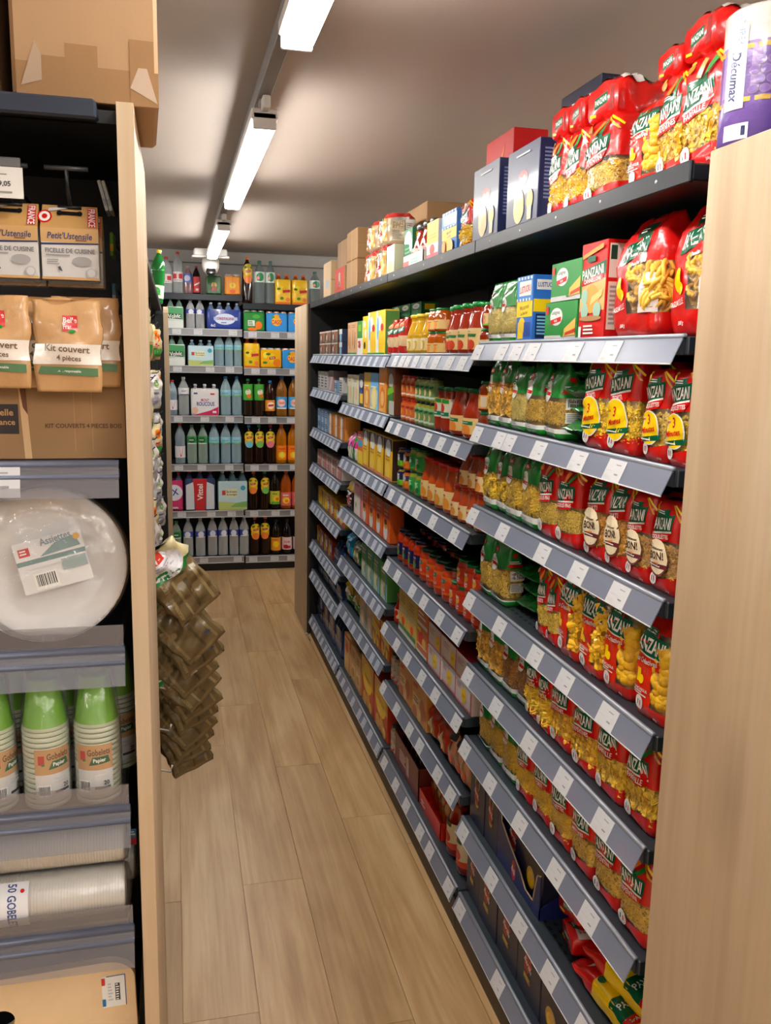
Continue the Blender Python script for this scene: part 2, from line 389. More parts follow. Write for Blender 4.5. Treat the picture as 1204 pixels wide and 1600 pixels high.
def piece(kind):
    v = []; f = []; dark = []
    def tub(pts, r, n, hollow):
        o = len(v)
        for i, (p, u, q) in enumerate(pts):
            for k in range(n):
                a = 2*pi*k/n; v.append(tuple(p[j]+u[j]*cos(a)*r+q[j]*sin(a)*r for j in range(3)))
        m = len(pts)
        for i in range(m-1):
            for k in range(n): f.append((o+i*n+k, o+i*n+(k+1) % n, o+(i+1)*n+(k+1) % n, o+(i+1)*n+k)); dark.append(0)
        f.append(tuple(o+k for k in range(n-1, -1, -1))); f.append(tuple(o+(m-1)*n+k for k in range(n))); dark.extend([hollow, hollow])
    Yv, Zv = (0, 1, 0), (0, 0, 1)
    if kind in ('penne', 'rigatoni', 'macaroni', 'vermicelli', 'thin'):
        L, r, n, h = {'penne': (.034, .0038, 6, 1), 'rigatoni': (.040, .0066, 8, 1), 'macaroni': (.048, .0024, 5, 0), 'vermicelli': (.024, .0008, 3, 0), 'thin': (.03, .0017, 4, 0)}[kind]
        sk = .004 if kind == 'penne' else 0
        tub([((-L/2, 0, 0), (sk/r*.0+0, 1, 0), (sk/.004 if sk else 0, 0, 1)), ((L/2, 0, 0), (0, 1, 0), (sk/.004 if sk else 0, 0, 1))], r, n, h)
    elif kind in ('coq', 'smallshell'):
        R_, r = (.006, .0026) if kind == 'coq' else (.0035, .0022)
        pts = []
        for i in range(4):
            a = -0.9+1.8*i/3; pts.append(((R_*sin(a), R_*cos(a)-R_*.7, 0), (sin(a), cos(a), 0), Zv))
        tub(pts, r, 5, 1)
    elif kind == 'torti':
        n = 9; L = .032
        for i in range(n):
            x = -L/2+L*i/(n-1); a = i*pi*2/4.2
            for s_ in (0, pi):
                v.append((x, .0052*cos(a+s_), .0052*sin(a+s_)))
            v.append((x, .0016*cos(a+pi/2), .0016*sin(a+pi/2))); v.append((x, .0016*cos(a-pi/2), .0016*sin(a-pi/2)))
        for i in range(n-1):
            for p, q in ((0, 2), (2, 1), (1, 3), (3, 0)):
                f.append((i*4+p, i*4+q, i*4+4+q, i*4+4+p)); dark.append(0)
    elif kind == 'farfalle':
        xs = [-.016, -.009, 0, .009, .016]
        for i, x in enumerate(xs):
            hh = [.011, .010, .003, .010, .011][i]
            for j in range(4):
                y = -hh+2*hh*j/3; v.append((x, y, .0025*((-1)**j)*(0.6 if i != 2 else 1.6)))
        for i in range(4):
            for j in range(3): f.append((i*4+j, i*4+j+1, i*4+5+j, i*4+4+j)); dark.append(0)
    elif kind == 'conch':
        nu, nv = 8, 4
        for j in range(nv+1):
            t = (pi*0.62)*j/nv
            for i in range(nu):
                a = 2*pi*i/nu; rad = sin(t)*.0115*(1+0.05*(i % 2)); v.append((rad*cos(a)*1.25, rad*sin(a), .011*cos(t)-.003))
        for j in range(nv):
            for i in range(nu): f.append((j*nu+i, (j+1)*nu+i, (j+1)*nu+(i+1) % nu, j*nu+(i+1) % nu)); dark.append(0)
        f.append(tuple(nv*nu+k for k in range(nu))); dark.append(1)
    elif kind == 'nest':
        for q in range(5):
            pts = []; R_ = .024-.003*q
            for i in range(11):
                a = 2*pi*i/10+q; z = .006*sin(a*2+q*1.7)+.004*(q-2)
                pts.append(((R_*cos(a)*1.2, R_*sin(a), z), (cos(a), sin(a), 0), (0, 0, 1)))
            tub(pts, .0042, 5, 0)
    return v, f, dark
PIECES = {}
PSC = dict(torti=.8, penne=.8, coq=.8, smallshell=.8, rigatoni=.95, macaroni=.9, vermicelli=.8, thin=.9, farfalle=.85, conch=1.1, nest=1.05)
def fill_pasta(b, S, H, W, v0, v1, u0, u1, kind, n, c1, c2, seed):
    ps = PSC[kind]; n = int(n/ps**1.6); mg = .008*ps
    if kind not in PIECES: PIECES[kind] = piece(kind)
    pv, pf, dk = PIECES[kind]; rr = random.Random(seed)
    for i in range(n):
        u = u0+(u1-u0)*rr.random(); v = v0+mg+(v1-v0-2*mg)*rr.random(); o = -0.0052*(1+(ps > .9)*.5)+0.0024*rr.random()
        p = Vector(S(u, v, o)); du = (Vector(S(u+.003, v, o))-p).normalized(); dv = (Vector(S(u, v+.003, o))-p).normalized(); nn = du.cross(dv).normalized()
        a = rr.random()*6.283
        if kind in ('macaroni', 'penne') : a = rr.choice((0.4, 1.1, 2.0, 2.7))+rr.uniform(-.4, .4)
        x = du*cos(a)+dv*sin(a); y = nn.cross(x)
        ti = rr.uniform(-.15, .15); x2 = (x*cos(ti)+nn*sin(ti)); z2 = x2.cross(y)
        ro = rr.random()*6.28
        if kind in ('farfalle', 'conch', 'nest'): ro = rr.uniform(-.6, .6)
        y2 = y*cos(ro)+z2*sin(ro); z3 = x2.cross(y2)
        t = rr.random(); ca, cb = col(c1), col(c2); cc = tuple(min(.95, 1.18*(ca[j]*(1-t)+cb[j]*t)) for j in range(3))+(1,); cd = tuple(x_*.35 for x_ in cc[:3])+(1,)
        sc_ = rr.uniform(.9, 1.1)*ps
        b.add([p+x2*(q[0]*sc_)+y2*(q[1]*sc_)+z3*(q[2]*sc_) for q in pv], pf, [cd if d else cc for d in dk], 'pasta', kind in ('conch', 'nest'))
NPIECE = dict(torti=190, penne=170, coq=520, smallshell=760, rigatoni=80, macaroni=190, vermicelli=1100, thin=420, farfalle=120, conch=80, nest=14)
FLAG = [('d',.2,.13,.14,.14,'white'), ('d',.2,.13,.115,.115,(222,222,220)), ('r',.13,.10,.16,.16,'navy'), ('r',.18,.105,.21,.165,'white'), ('r',.225,.10,.255,.16,'red')]
def panz(word, dv=0.0):
    D = [('q',[(-.12,0),(1.16,0),(1.16,.22),(-.12,.10)],'red'),
         ('q',[(-.08,.625),(.80,.70),(.80,.875),(-.08,.80)],'green'), ('q',[(.1,.81),(.6,.85),(.6,.92),(.1,.88)],'green'), ('b',.16,.85,.52,.895,'white',2),
         ('q',[(-.08,.605),(.80,.68),(.80,.70),(-.08,.625)],'white'), ('q',[(-.08,.52),(.66,.58),(.80,.678),(-.08,.603)],'red'),
         ('t','PANZANI',.36,.750,.125,'white',7.5,.80), ('t',word,.36,.602,.056,'white',7.5,.68),
         ('q',[(.70,.97),(.95,.80),(.99,.80),(.76,.97)],'dyel'), ('q',[(.76,.97),(1.02,.84),(1.04,.86),(.8,.98)],'yel'), ('q',[(.05,.93),(.16,.86),(.19,.88),(.1,.95)],'yel'), ('d',.12,.96,.05,.03,'dyel'),
         ('t','500g',.78,.045,.03,'white',4,.3)]
    sh = []
    for k, e in enumerate(D+FLAG):
        if 0 < k < 8 and dv:
            e = ('q', [(a, b_+dv) for a, b_ in e[1]], e[2]) if e[0] == 'q' else (e[0], e[1], e[2]+dv, e[3], e[4]+dv)+e[5:] if e[0] == 'b' else e[:3]+(e[3]+dv,)+e[4:]
        if e[0] == 'q': sh.append(('q', [(a+.06, b_) for a, b_ in e[1]], e[2]))
        elif e[0] == 'd': sh.append(('d', e[1]+.06)+e[2:])
        elif e[0] == 't': sh.append(('t', e[1], e[2]+.06)+e[3:])
        elif e[0] in 'rb': sh.append((e[0], e[1]+.06, e[2], e[3]+.06)+e[4:])
        else: sh.append(e)
    return sh
def badge3(): return [('d',.43,.365,.43,.40,'white'), ('d',.41,.365,.41,.38,'yel'), ('q',[(-.04,.19),(.84,.24),(.90,.305),(-.02,.24)],'green'), ('t','les',.2,.46,.035,'red',5,.3), ('t','3',.42,.455,.11,'red',3,.34), ('t','Minutes',.41,.345,.065,'red',10,.74,.25), ('b',.1,.22,.7,.25,'white',1)]
def badgebon(): return [('d',.42,.37,.44,.42,(120,60,60)), ('d',.42,.385,.42,.40,(240,224,190)), ('q',[(-.02,.25),(.84,.275),(.84,.325),(.0,.30)],(110,40,52)), ('t','Definitivement',.42,.475,.03,'dbrown',3,.62), ('t','BON!',.42,.40,.09,'dbrown',6,.66), ('t','complet',.42,.315,.04,'oran',8,.5,.2), ('b',.12,.275,.7,.30,'white',1)]
def panzani(key, word, kind, badge=None, H=.18, W=.108, D=.062, top='block', pc=('pasta','pastad'), desc='', wv=None):
    wv = wv or ((.12,.58) if badge else (.12,.51))
    S = bag_S(W, D, H, top, len(key)*1.7, -.03 if top == 'seal' else 0); b = B(); P = S.P
    us = [(-P+2*P*i/30) for i in range(31)]; vs_ = sorted(set([0,.03,.07,wv[0],.2,.3,.4,.5,wv[1],.68,.76,.84,.9,.95,1]))
    v = []; f = []; cc = []
    for f_ in vs_:
        for u in us[:-1]: v.append(S(u, f_*H, 0))
    n = 30
    op = []; cl = []
    for j in range(len(vs_)-1):
        for k in range(n):
            q = (j*n+k, j*n+(k+1) % n, (j+1)*n+(k+1) % n, (j+1)*n+k)
            (cl if wv[0] <= (vs_[j]+vs_[j+1])/2 <= wv[1] else op).append(q)
    b.add(v, op+[tuple(range(n-1, -1, -1)), tuple((len(vs_)-1)*n+k for k in range(n))], 'red', 'film', True)
    b.add(v, cl, 'white', 'clear', True)
    D_ = panz(word, 0 if badge else -.105)+(badge() if badge else [('d',.22,.90,.09,.07,(230,120,40)), ('q',[(.4,.80),(.52,.78),(.7,.92),(.6,.94)],(236,130,40)), ('q',[(.62,.79),(.74,.80),(.9,.9),(.82,.93)],(40,130,50))])
    b.design(S, W, H, D_, 'film', .0006, .008)
    b.design(S, W, H, [('c',1.22,.24,1.5,.52), ('b',1.2,.56,1.55,.8,'white',6)], 'film', .0006, .008)
    p = B(); v2 = []; f2 = []; nv = 8
    for j in range(nv+1):
        for u in us[:-1]: v2.append(S(u, (wv[0]-.02+(wv[1]-wv[0]+.04)*j/nv)*H, -.0085))
    for j in range(nv):
        for k in range(n): f2.append((j*n+k, j*n+(k+1) % n, (j+1)*n+(k+1) % n, (j+1)*n+k))
    p.add(v2, f2, tuple(x*.86 for x in rgb(pc[1])), 'pasta', True)
    fill_pasta(p, S, H, W, (wv[0]+.02)*H, (wv[1]-.02)*H, -W*.55, W*.5+D*.85, kind, int(NPIECE[kind]), pc[0], pc[1], hash_(key))
    reg(key, 'pasta_bag', 'pasta bag', desc, [('pasta_bag', b.mesh(key), 0), ('pasta', p.mesh(key+'_fill'), 1)], (W, D, H))
def hash_(s): return sum((i+1)*ord(ch) for i, ch in enumerate(s))
def greenbag(key, kind, H=.19, W=.105, D=.06, wv=(.16,.56), pc=('pasta','pastad'), desc='', top='seal'):
    S = bag_S(W, D, H, top, len(key)*2.1+3, -.03); b = B(); P = S.P; n = 30
    us = [(-P+2*P*i/n) for i in range(n)]; vs_ = sorted(set([0,.04,.08,wv[0],.25,.33,.42,.5,wv[1],.64,.72,.8,.86,.92,.96,1]))
    v = [S(u, f_*H, 0) for f_ in vs_ for u in us]; op = []; oc = []; cl = []
    for j in range(len(vs_)-1):
        m = (vs_[j]+vs_[j+1])/2
        for k in range(n):
            q = (j*n+k, j*n+(k+1) % n, (j+1)*n+(k+1) % n, (j+1)*n+k)
            if wv[0] <= m <= wv[1]: cl.append(q)
            else: op.append(q); oc.append(col('white') if .08 < m < wv[0] else col('lgreen') if m < .08 else col((24,128,44)))
    op += [tuple(range(n-1, -1, -1)), tuple((len(vs_)-1)*n+k for k in range(n))]; oc += [col('lgreen')]*2
    b.add(v, op, oc, 'film', True); b.add(v, cl, 'white', 'clear', True)
    L = [('d',.28,.62,.26,.22,'white'), ('q',[(.02,.585),(.5,.57),(.54,.615),(.06,.635)],'red'), ('b',.12,.64,.42,.68,(120,130,120),2), ('r',.2,.78,.38,.85,'red'), ('b',.22,.795,.36,.835,'white',2)]
    R_ = [('q',[(1.0,.615),(1.5,.605),(1.52,.645),(1.04,.66)],'red'), ('b',1.05,.66,1.4,.71,'white',2), ('c',1.1,.40,1.5,.55), ('r',1.1,.22,1.5,.36,'white'), ('b',1.13,.235,1.47,.35,'grey',5), ('r',1.15,.76,1.33,.82,'red'), ('b',.1,.1,.6,.14,'grey',2)]
    b.design(S, W, H, L+R_, 'film', .0006, .008)
    p = B(); v2 = []; f2 = []; nv = 8
    for j in range(nv+1):
        for u in us: v2.append(S(u, (wv[0]-.02+(wv[1]-wv[0]+.04)*j/nv)*H, -.0085))
    for j in range(nv):
        for k in range(n): f2.append((j*n+k, j*n+(k+1) % n, (j+1)*n+(k+1) % n, (j+1)*n+k))
    p.add(v2, f2, tuple(x*.86 for x in rgb(pc[1])), 'pasta', True)
    fill_pasta(p, S, H, W, (wv[0]+.02)*H, (wv[1]-.02)*H, -W*.55, W*.5+D*.85, kind, int(NPIECE[kind]), pc[0], pc[1], hash_(key))
    reg(key, 'pasta_bag', 'pasta bag', desc, [('pasta_bag', b.mesh(key), 0), ('pasta', p.mesh(key+'_fill'), 1)], (W, D, H))
def creative(key, word, kind, desc, H=.205, W=.108, D=.07):
    S = bag_S(W, D, H, 'tag', len(word)*1.3, .04); b = B(); P = S.P; n = 30
    us = [(-P+2*P*i/n) for i in range(n)]; vs_ = [0,.04,.08,.13,.2,.3,.4,.5,.6,.7,.78,.84,.9,.95,1]
    v = [S(u, f_*H, 0) for f_ in vs_ for u in us]; op = []; cl = []
    for j in range(len(vs_)-1):
        m = (vs_[j]+vs_[j+1])/2
        for k in range(n):
            q = (j*n+k, j*n+(k+1) % n, (j+1)*n+(k+1) % n, (j+1)*n+k)
            (op if m < .12 or m > .86 else cl).append(q)
    b.add(v, op+[tuple(range(n-1, -1, -1)), tuple((len(vs_)-1)*n+k for k in range(n))], (214,30,14), 'film', True); b.add(v, cl, 'white', 'clear', True)
    oo = (222,44,18)
    L = [('q',[(-.25,.0),(.58,.0),(.66,.84),(-.25,.84)],oo), ('r',-.1,.50,.86,.61,oo), ('q',[(-.1,.61),(.92,.61),(.92,.80),(-.1,.80)],'green'), ('r',-.1,.60,.92,.612,'white'), ('r',.15,.80,.6,.86,'green'), ('b',.2,.81,.56,.85,'white',2),
         ('t','PANZANI',.44,.705,.13,'white',0,.88), ('t','les Créatives',.42,.555,.05,'white',4,.74,.25),
         ('q',[(.18,.33),(.27,.33),(.29,.46),(.2,.46)],'yel'), ('d',.32,.36,.08,.08,'yel'), ('t',word,.3,.265,.03,'white',0,.5), ('b',.1,.20,.5,.25,'white',2)]
    L += [('d',.29,.13,.13,.13,'white'), ('r',.23,.105,.26,.155,'navy'), ('r',.275,.105,.305,.155,(225,225,225)), ('r',.32,.105,.35,.155,'red'), ('t','400g',.78,.05,.03,'white',0,.3)]
    b.design(S, W, H, L, 'film', .0006, .008)
    p = B(); v2 = []; f2 = []; nv = 9
    for j in range(nv+1):
        for u in us: v2.append(S(u, (.10+.66*j/nv)*H, -.007))
    for j in range(nv):
        for k in range(n): f2.append((j*n+k, j*n+(k+1) % n, (j+1)*n+(k+1) % n, (j+1)*n+k))
    f2.append(tuple(nv*n+k for k in range(n)))
    p.add(v2, f2, (190,140,34), 'pasta', True)
    fill_pasta(p, S, H, W, .14*H, .74*H, W*.14, W*.5+D*.9, kind, int(NPIECE[kind]*1.25), (230,186,30), (202,150,22), hash_(word))
    reg(key, 'pasta_bag', 'pasta bag', desc, [('pasta_bag', b.mesh(key), 0), ('pasta', p.mesh(key+'_fill'), 1)], (W, D, H))
def tagliatelle(key, desc, H=.225, W=.185, D=.09):
    S = bag_S(W, D, H, 'tag', 5.0, .06, .002); b = B(); P = S.P; n = 34
    us = [(-P+2*P*i/n) for i in range(n)]; vs_ = [0,.04,.08,.13,.2,.3,.4,.5,.6,.7,.78,.84,.9,.95,1]
    v = [S(u, f_*H, 0) for f_ in vs_ for u in us]; op = []; cl = []
    for j in range(len(vs_)-1):
        m = (vs_[j]+vs_[j+1])/2
        for k in range(n):
            q = (j*n+k, j*n+(k+1) % n, (j+1)*n+(k+1) % n, (j+1)*n+k); um = us[k]
            (cl if .2 < m < .62 and -.02 < um < .12 else op).append(q)
    b.add(v, op+[tuple(range(n-1, -1, -1)), tuple((len(vs_)-1)*n+k for k in range(n))], 'red', 'film', True); b.add(v, cl, 'white', 'clear', True)
    L = [('q',[(.22,.60),(.78,.68),(.78,.84),(.22,.76)],'green'), ('q',[(.4,.80),(.72,.84),(.72,.93),(.4,.89)],'dgreen'), ('t','PANZANI',.5,.72,.115,'white',8,.52), ('b',.44,.845,.66,.885,'white',2), ('t','Qualité',.56,.60,.04,'white',8,.25,.2),
         ('d',.24,.42,.075,.11,'yel'), ('d',.3,.36,.06,.06,'yel'), ('t','TAGLIATELLE',.25,.25,.045,'white',8,.32), ('t','500 g',.35,.1,.04,'white',4,.2), ('q',[(.7,.2),(1.0,.2),(1.0,.5),(.75,.52)],(225,215,212)), ('b',.76,.24,.97,.46,'lgrey',7)]
    b.design(S, W, H, L, 'film', .0008, .01)
    p = B(); v2 = []; f2 = []; nv = 6
    for j in range(nv+1):
        for u in us: v2.append(S(u, (.16+.5*j/nv)*H, -.012))
    for j in range(nv):
        for k in range(n): f2.append((j*n+k, j*n+(k+1) % n, (j+1)*n+(k+1) % n, (j+1)*n+k))
    p.add(v2, f2, (190,142,46), 'pasta', True)
    S2 = lambda u, vv, o: S(u, vv, o-.009)
    fill_pasta(p, S2, H, W, .24*H, .58*H, -.005, .11, 'nest', 16, (230,188,70), (206,156,50), 5)
    reg(key, 'pasta_bag', 'pasta bag', desc, [('pasta_bag', b.mesh(key), 0), ('pasta', p.mesh(key+'_fill'), 1)], (W, D, H))
def pouch(key, name, cat, desc, W, D, H, c, design, top='flat', mat='film', amp=.0025, endd=None):
    # soft filled bag, printed all over
    S = bag_S(W, D, H, top, hash_(key) % 17, .01, amp); b = B(); P = S.P; n = 26
    us = [(-P+2*P*i/n) for i in range(n)]; vs_ = [0,.03,.08,.15,.22,.3,.4,.5,.6,.7,.78,.85,.92,.97,1]
    v = [S(u, f_*H, 0) for f_ in vs_ for u in us]; f = []; fc = []
    for j in range(len(vs_)-1):
        m = (vs_[j]+vs_[j+1])/2
        for k in range(n):
            f.append((j*n+k, j*n+(k+1) % n, (j+1)*n+(k+1) % n, (j+1)*n+k)); fc.append(col(c(m) if callable(c) else c))
    f += [tuple(range(n-1, -1, -1)), tuple((len(vs_)-1)*n+k for k in range(n))]; fc += [fc[0], fc[-1]]
    b.add(v, f, fc, mat, True)
    b.design(lambda u, v, o: S(u, max(.004, v), o), W, H, design, mat, .0013, .008)
    if endd: b.design(lambda u, v, o: (u, (D/2-v)*.8, -o), W*.8, D, endd, mat)
    reg(key, name, cat, desc, [(name, b.mesh(key), 0)], (W, D, H))
# ------------------------------------------------------------------ jars, bottles, tins
def cyl_S(r, cx=0, cy=0): return lambda u, v, o: (cx+(r+o)*sin(u/r), cy-(r+o)*cos(u/r), v)
def vessel(key, name, cat, desc, prof, c, capspec, lab, labc, design, mat='glass', n=20, colf=None, ribs=False, extra=None, labw=2.2):
    # prof: (r,z); capspec: (r, z0, z1, colour, mat, part name) ; lab: (z0, z1, r)
    b = B(); b.lathe(prof, n, c, mat, colf=(lambda i: col(colf(prof[i][1]))) if colf else None)
    parts = [(name, b.mesh(key), 0)]
    if capspec:
        r, z0, z1, cc, cm, pn = capspec; k = B(); h = z1-z0
        k.lathe([(r*.96, z0), (r, z0+h*.12), (r, z1-h*.2), (r*.93, z1-h*.03), (r*.9, z1)], n, cc, cm)
        parts.append((pn, k.mesh(key+'_cap'), 0))
    for q, (L_, lc, dz) in enumerate([(lab, labc, design)] if not isinstance(lab, list) else zip(lab, labc, design)):
        if not L_: continue
        z0, z1, r = L_; l = B(); S = cyl_S(r+.0006); S2 = lambda u, v, o, S=S, z0=z0: S(u, v+z0, o)
        if lc: l.patch(S2, [(-r*labw, 0), (r*labw, 0), (r*labw, z1-z0), (-r*labw, z1-z0)], lc, 'card', 0, 18, 1)
        l.design(lambda u, v, o, S2=S2: S2(u, min(z1-z0, max(0, v)), o), r*2.0, z1-z0, dz, 'card', .0003, .006)
        parts.append(('label', l.mesh(key+'_label%d' % q), 0))
    R_ = max(p[0] for p in prof); H = max(prof[-1][1], capspec[2] if capspec else 0)
    reg(key, name, cat, desc, parts, (2*R_, 2*R_, H))
def jar(key, desc, r, h, c, lidc, lz, labc, design, name='sauce_jar', neck=.82, shape=0, cat='jar', labw=2.2):
    if shape == 0:   # straight jar
        prof = [(r*.8, 0), (r*.97, h*.03), (r, h*.1), (r, h*.74), (r*.97, h*.8), (r*neck, h*.87), (r*neck, h*.93)]
    else:            # sauce bottle: belly, sloping shoulder, narrower neck
        prof = [(r*.8, 0), (r*.97, h*.03), (r, h*.09), (r, h*.45), (r*.97, h*.52), (r*.82, h*.66), (r*.7, h*.78), (r*.66, h*.86), (r*.7, h*.9), (r*.7, h*.93)]
        neck = .72
    vessel(key, name, cat, desc, prof, c, (r*neck*1.06, h*.905, h, lidc, 'lid', 'lid'), (h*lz[0], h*lz[1], r), labc, design, labw=labw)
def bottle(key, desc, r, h, c, capc, lz, labc, design, name='drinks_bottle', kind='pet', cat='bottle', liquid=None, ribs=True, waist=0, labr=1.0, neck=.3):
    prof = [(r*.75, 0), (r*.95, h*.012), (r, h*.04)]
    z = .08
    while z < .60:
        if ribs and not (lz and lz[0]-.01 < z < lz[1]+.01):
            prof += [(r*.95, h*z), (r, h*(z+.02))]; z += .05
        else:
            prof += [(r*(1-waist*math.exp(-((z-.38)/.1)**2)), h*z)]; z += .04
    prof += [(r, h*.63), (r*.96, h*.69), (r*.8, h*.77), (r*.56, h*.85), (r*neck*1.1, h*.905), (r*neck, h*.94)]
    cr = r*neck*1.15
    cf = None
    if liquid: cf = lambda zz: liquid if zz < h*.84 else c
    vessel(key, name, cat, desc, prof, c, (cr, h*.935, h, capc, 'plastic', 'cap'), (h*lz[0], h*lz[1], r*labr) if lz else None, labc, design, mat=kind, n=16, colf=cf)
# ------------------------------------------------------------------ cartons
def carton(key, name, cat, desc, W, D, H, c, front, side=None, topc=None, mat='card', bev=.0015, sidec=None):
    b = B(); b.box(-W/2, W/2, -D/2, D/2, 0, H, c, mat, bev)
    b.design(lambda u, v, o: (u, -D/2-o, v), W*.985, H, front, mat, clamp=True)
    sd = list(side or [])
    if sidec: sd = [('r',.01,.01,.99,.99,sidec)]+sd
    b.design(lambda u, v, o: (W/2+o, u, v), D*.97, H, sd, mat, clamp=True)
    if topc: b.design(lambda u, v, o: (u, v-D/2, H+o), W*.98, D, [('r',.01,.02,.99,.98,topc)], mat)
    reg(key, name, cat, desc, [(name, b.mesh(key), 0)], (W, D, H))

# ------------------------------------------------------------------ setting
def boxmesh(name, x0, x1, y0, y1, z0, z1, mat, bev=0.0, c='white'):
    b = B(); b.box(x0, x1, y0, y1, z0, z1, c, mat, bev); return b.mesh(name)
CEIL = 2.57
fl = struct('floor', boxmesh('floor', -3, 4.4, -3.6, 7.75, -0.06, -0.004, 'floorwood'))
rr = random.Random(11)
lanes = {-1: [1.2, 2.62, 4.1, 5.6], 0: [2.083-.0, 3.75, 5.2], 1: [2.667, 4.2, 5.72], 2: [1.97, 3.49, 4.995, 6.5], 3: [3.02, 4.5, 6.0]}
for i in range(-3, 9):
    x0 = -0.015+0.2*i; js = [-.5, .9]+lanes.get(i, [2.4+.4*(i % 3), 3.9+.4*(i % 3), 5.4+.4*(i % 3)])+[7.6]
    if i == 0: js = [-.5, .6, 2.083, 3.75, 5.2, 7.6]
    if i == 2: js = [-.5, .5, 1.97, 3.49, 4.995, 6.5, 7.6]
    for a, b_ in zip(js, js[1:]):
        e = .0006; o = link('plank', boxmesh('plank', -.1+e, .1-e, -(b_-a)/2+e, (b_-a)/2-e, -.006, rr.uniform(0, .0004), 'floorwood', .0008), fl)
        o.location = (x0+.1, (a+b_)/2, 0)
struct('ceiling', boxmesh('ceiling', -3, 4.4, -3.6, 7.75, CEIL, CEIL+.1, 'ceilpaint'))
struct('wall_back', boxmesh('wall_back', -3, 4.4, 7.55, 7.75, 0, CEIL, 'wallpaint'))
struct('wall_left', boxmesh('wall_left', -3.1, -3, -3.6, 7.75, 0, CEIL, 'wallpaint'))
struct('wall_right', boxmesh('wall_right', 4.4, 4.5, -3.6, 7.75, 0, CEIL, 'wallpaint'))
struct('wall_front', boxmesh('wall_front', -3, 4.4, -3.7, -3.6, 0, CEIL, 'wallpaint'))
struct('trim_1', boxmesh('trim_1', -3, 4.4, 7.46, 7.55, 2.475, CEIL, 'wallpaint', .004))

# ------------------------------------------------------------------ lamps
ORD = ['first','second','third','fourth','fifth','sixth','seventh','eighth','ninth','tenth','eleventh','twelfth','thirteenth','fourteenth','fifteenth','sixteenth']
def batten(x, y0, y1, label, grp=None):
    L = y1-y0; b = B(); b.box(-.041, .041, 0, L, .03, .062, 'white', 'whiteplastic', .004)
    me = b.mesh('ceiling_light'); o = link('ceiling_light', me); o.location = (x, y0, 2.42)
    d = B(); d.box(-.035, .035, .015, L-.015, 0, .032, 'white', 'ledtube', .01); link('diffuser', d.mesh('diffuser'), o)
    for yy in (0, L-.014): link('end_cap', boxmesh('end_cap', -.036, .036, yy, yy+.014, .002, .05, 'whiteplastic', .003), o)
    for yy in (.06, L-.06):
        c = B(); c.box(-.012, .012, yy-.02, yy+.02, .062, .1, 'grey', 'trackmetal', .002); link('mounting_clip', c.mesh('mounting_clip'), o)
    for s in (-1, 1): # wire catches that show past the ends
        yy = L+.03 if s > 0 else -.03
        c = B(); c.box(-.012, .012, yy-.03, yy+.03, .05, .085, 'white', 'whiteplastic', .004); link('connector', c.mesh('connector'), o)
    return tag(o, label, 'light', grp)
def track(x, y0, y1, label):
    b = B(); b.box(-.02, .02, 0, y1-y0, 0, CEIL-2.52, 'grey', 'trackmetal', .002)
    o = link('ceiling_track', b.mesh('ceiling_track')); o.location = (x, y0, 2.52); return tag(o, label, 'track')
track(.285, -2.4, 6.9, 'grey lighting track running along the ceiling above the aisle')
batten(.285, .55, 2.12, 'white LED tube light cut by the top edge of the photo')
batten(.285, 2.83, 4.39, 'long white LED tube light midway along the aisle ceiling')
batten(.285, 5.12, 6.64, 'white LED tube light above the drinks shelf with ceiling camera')
batten(.285, -1.9, -.35, 'white LED tube light behind the camera over the same aisle')
for q, (x, y) in enumerate(((-.75, -3.2), (1.35, -3.2), (1.35, -1.3))): batten(x, y, y+1.5, 'added unseen LED fill light %s over the open floor behind the camera' % ORD[q])  # unseen battens added as fill light to brighten the dark shelf fronts
for k, (x, ys) in enumerate(((2.5, (-1.6, .9, 3.4, 5.4)), (-1.75, (-1.6, .9, 3.4, 5.4)))):
    track(x, -2.4, 6.9, 'grey lighting track above the neighbouring aisle behind the %s' % ('pasta shelves' if k == 0 else 'paper plate shelves'))
    for q, y in enumerate(ys): batten(x, y, y+1.5, 'white LED tube light %s in the neighbouring aisle behind the %s' % (ORD[q], 'pasta shelves' if k == 0 else 'paper plate shelves'))
# security camera
b = B(); b.box(-.12, .12, -.06, .08, 0, .055, 'white', 'whiteplastic', .008); b.box(-.135, .135, -.07, .09, -.012, .004, 'white', 'whiteplastic', .005)
o = link('security_camera', b.mesh('camera_base')); o.location = (.278, 6.78, 2.45)
b = B(); b.lathe([(.001, -.125), (.03, -.122), (.05, -.105), (.062, -.075), (.064, -.05), (.06, -.012)], 24, 'white', 'whiteplastic'); link('dome', b.mesh('dome'), o)
b = B(); b.lathe([(.03, -.0), (.036, .012), (.034, .03), (.02, .034)], 20, 'black', 'plastic'); d = link('lens', b.mesh('lens'), o); d.location = (0, -.032, -.115); d.rotation_euler = (radians(60), 0, 0)
tag(o, 'white dome security camera under the ceiling above the drinks shelf', 'camera')

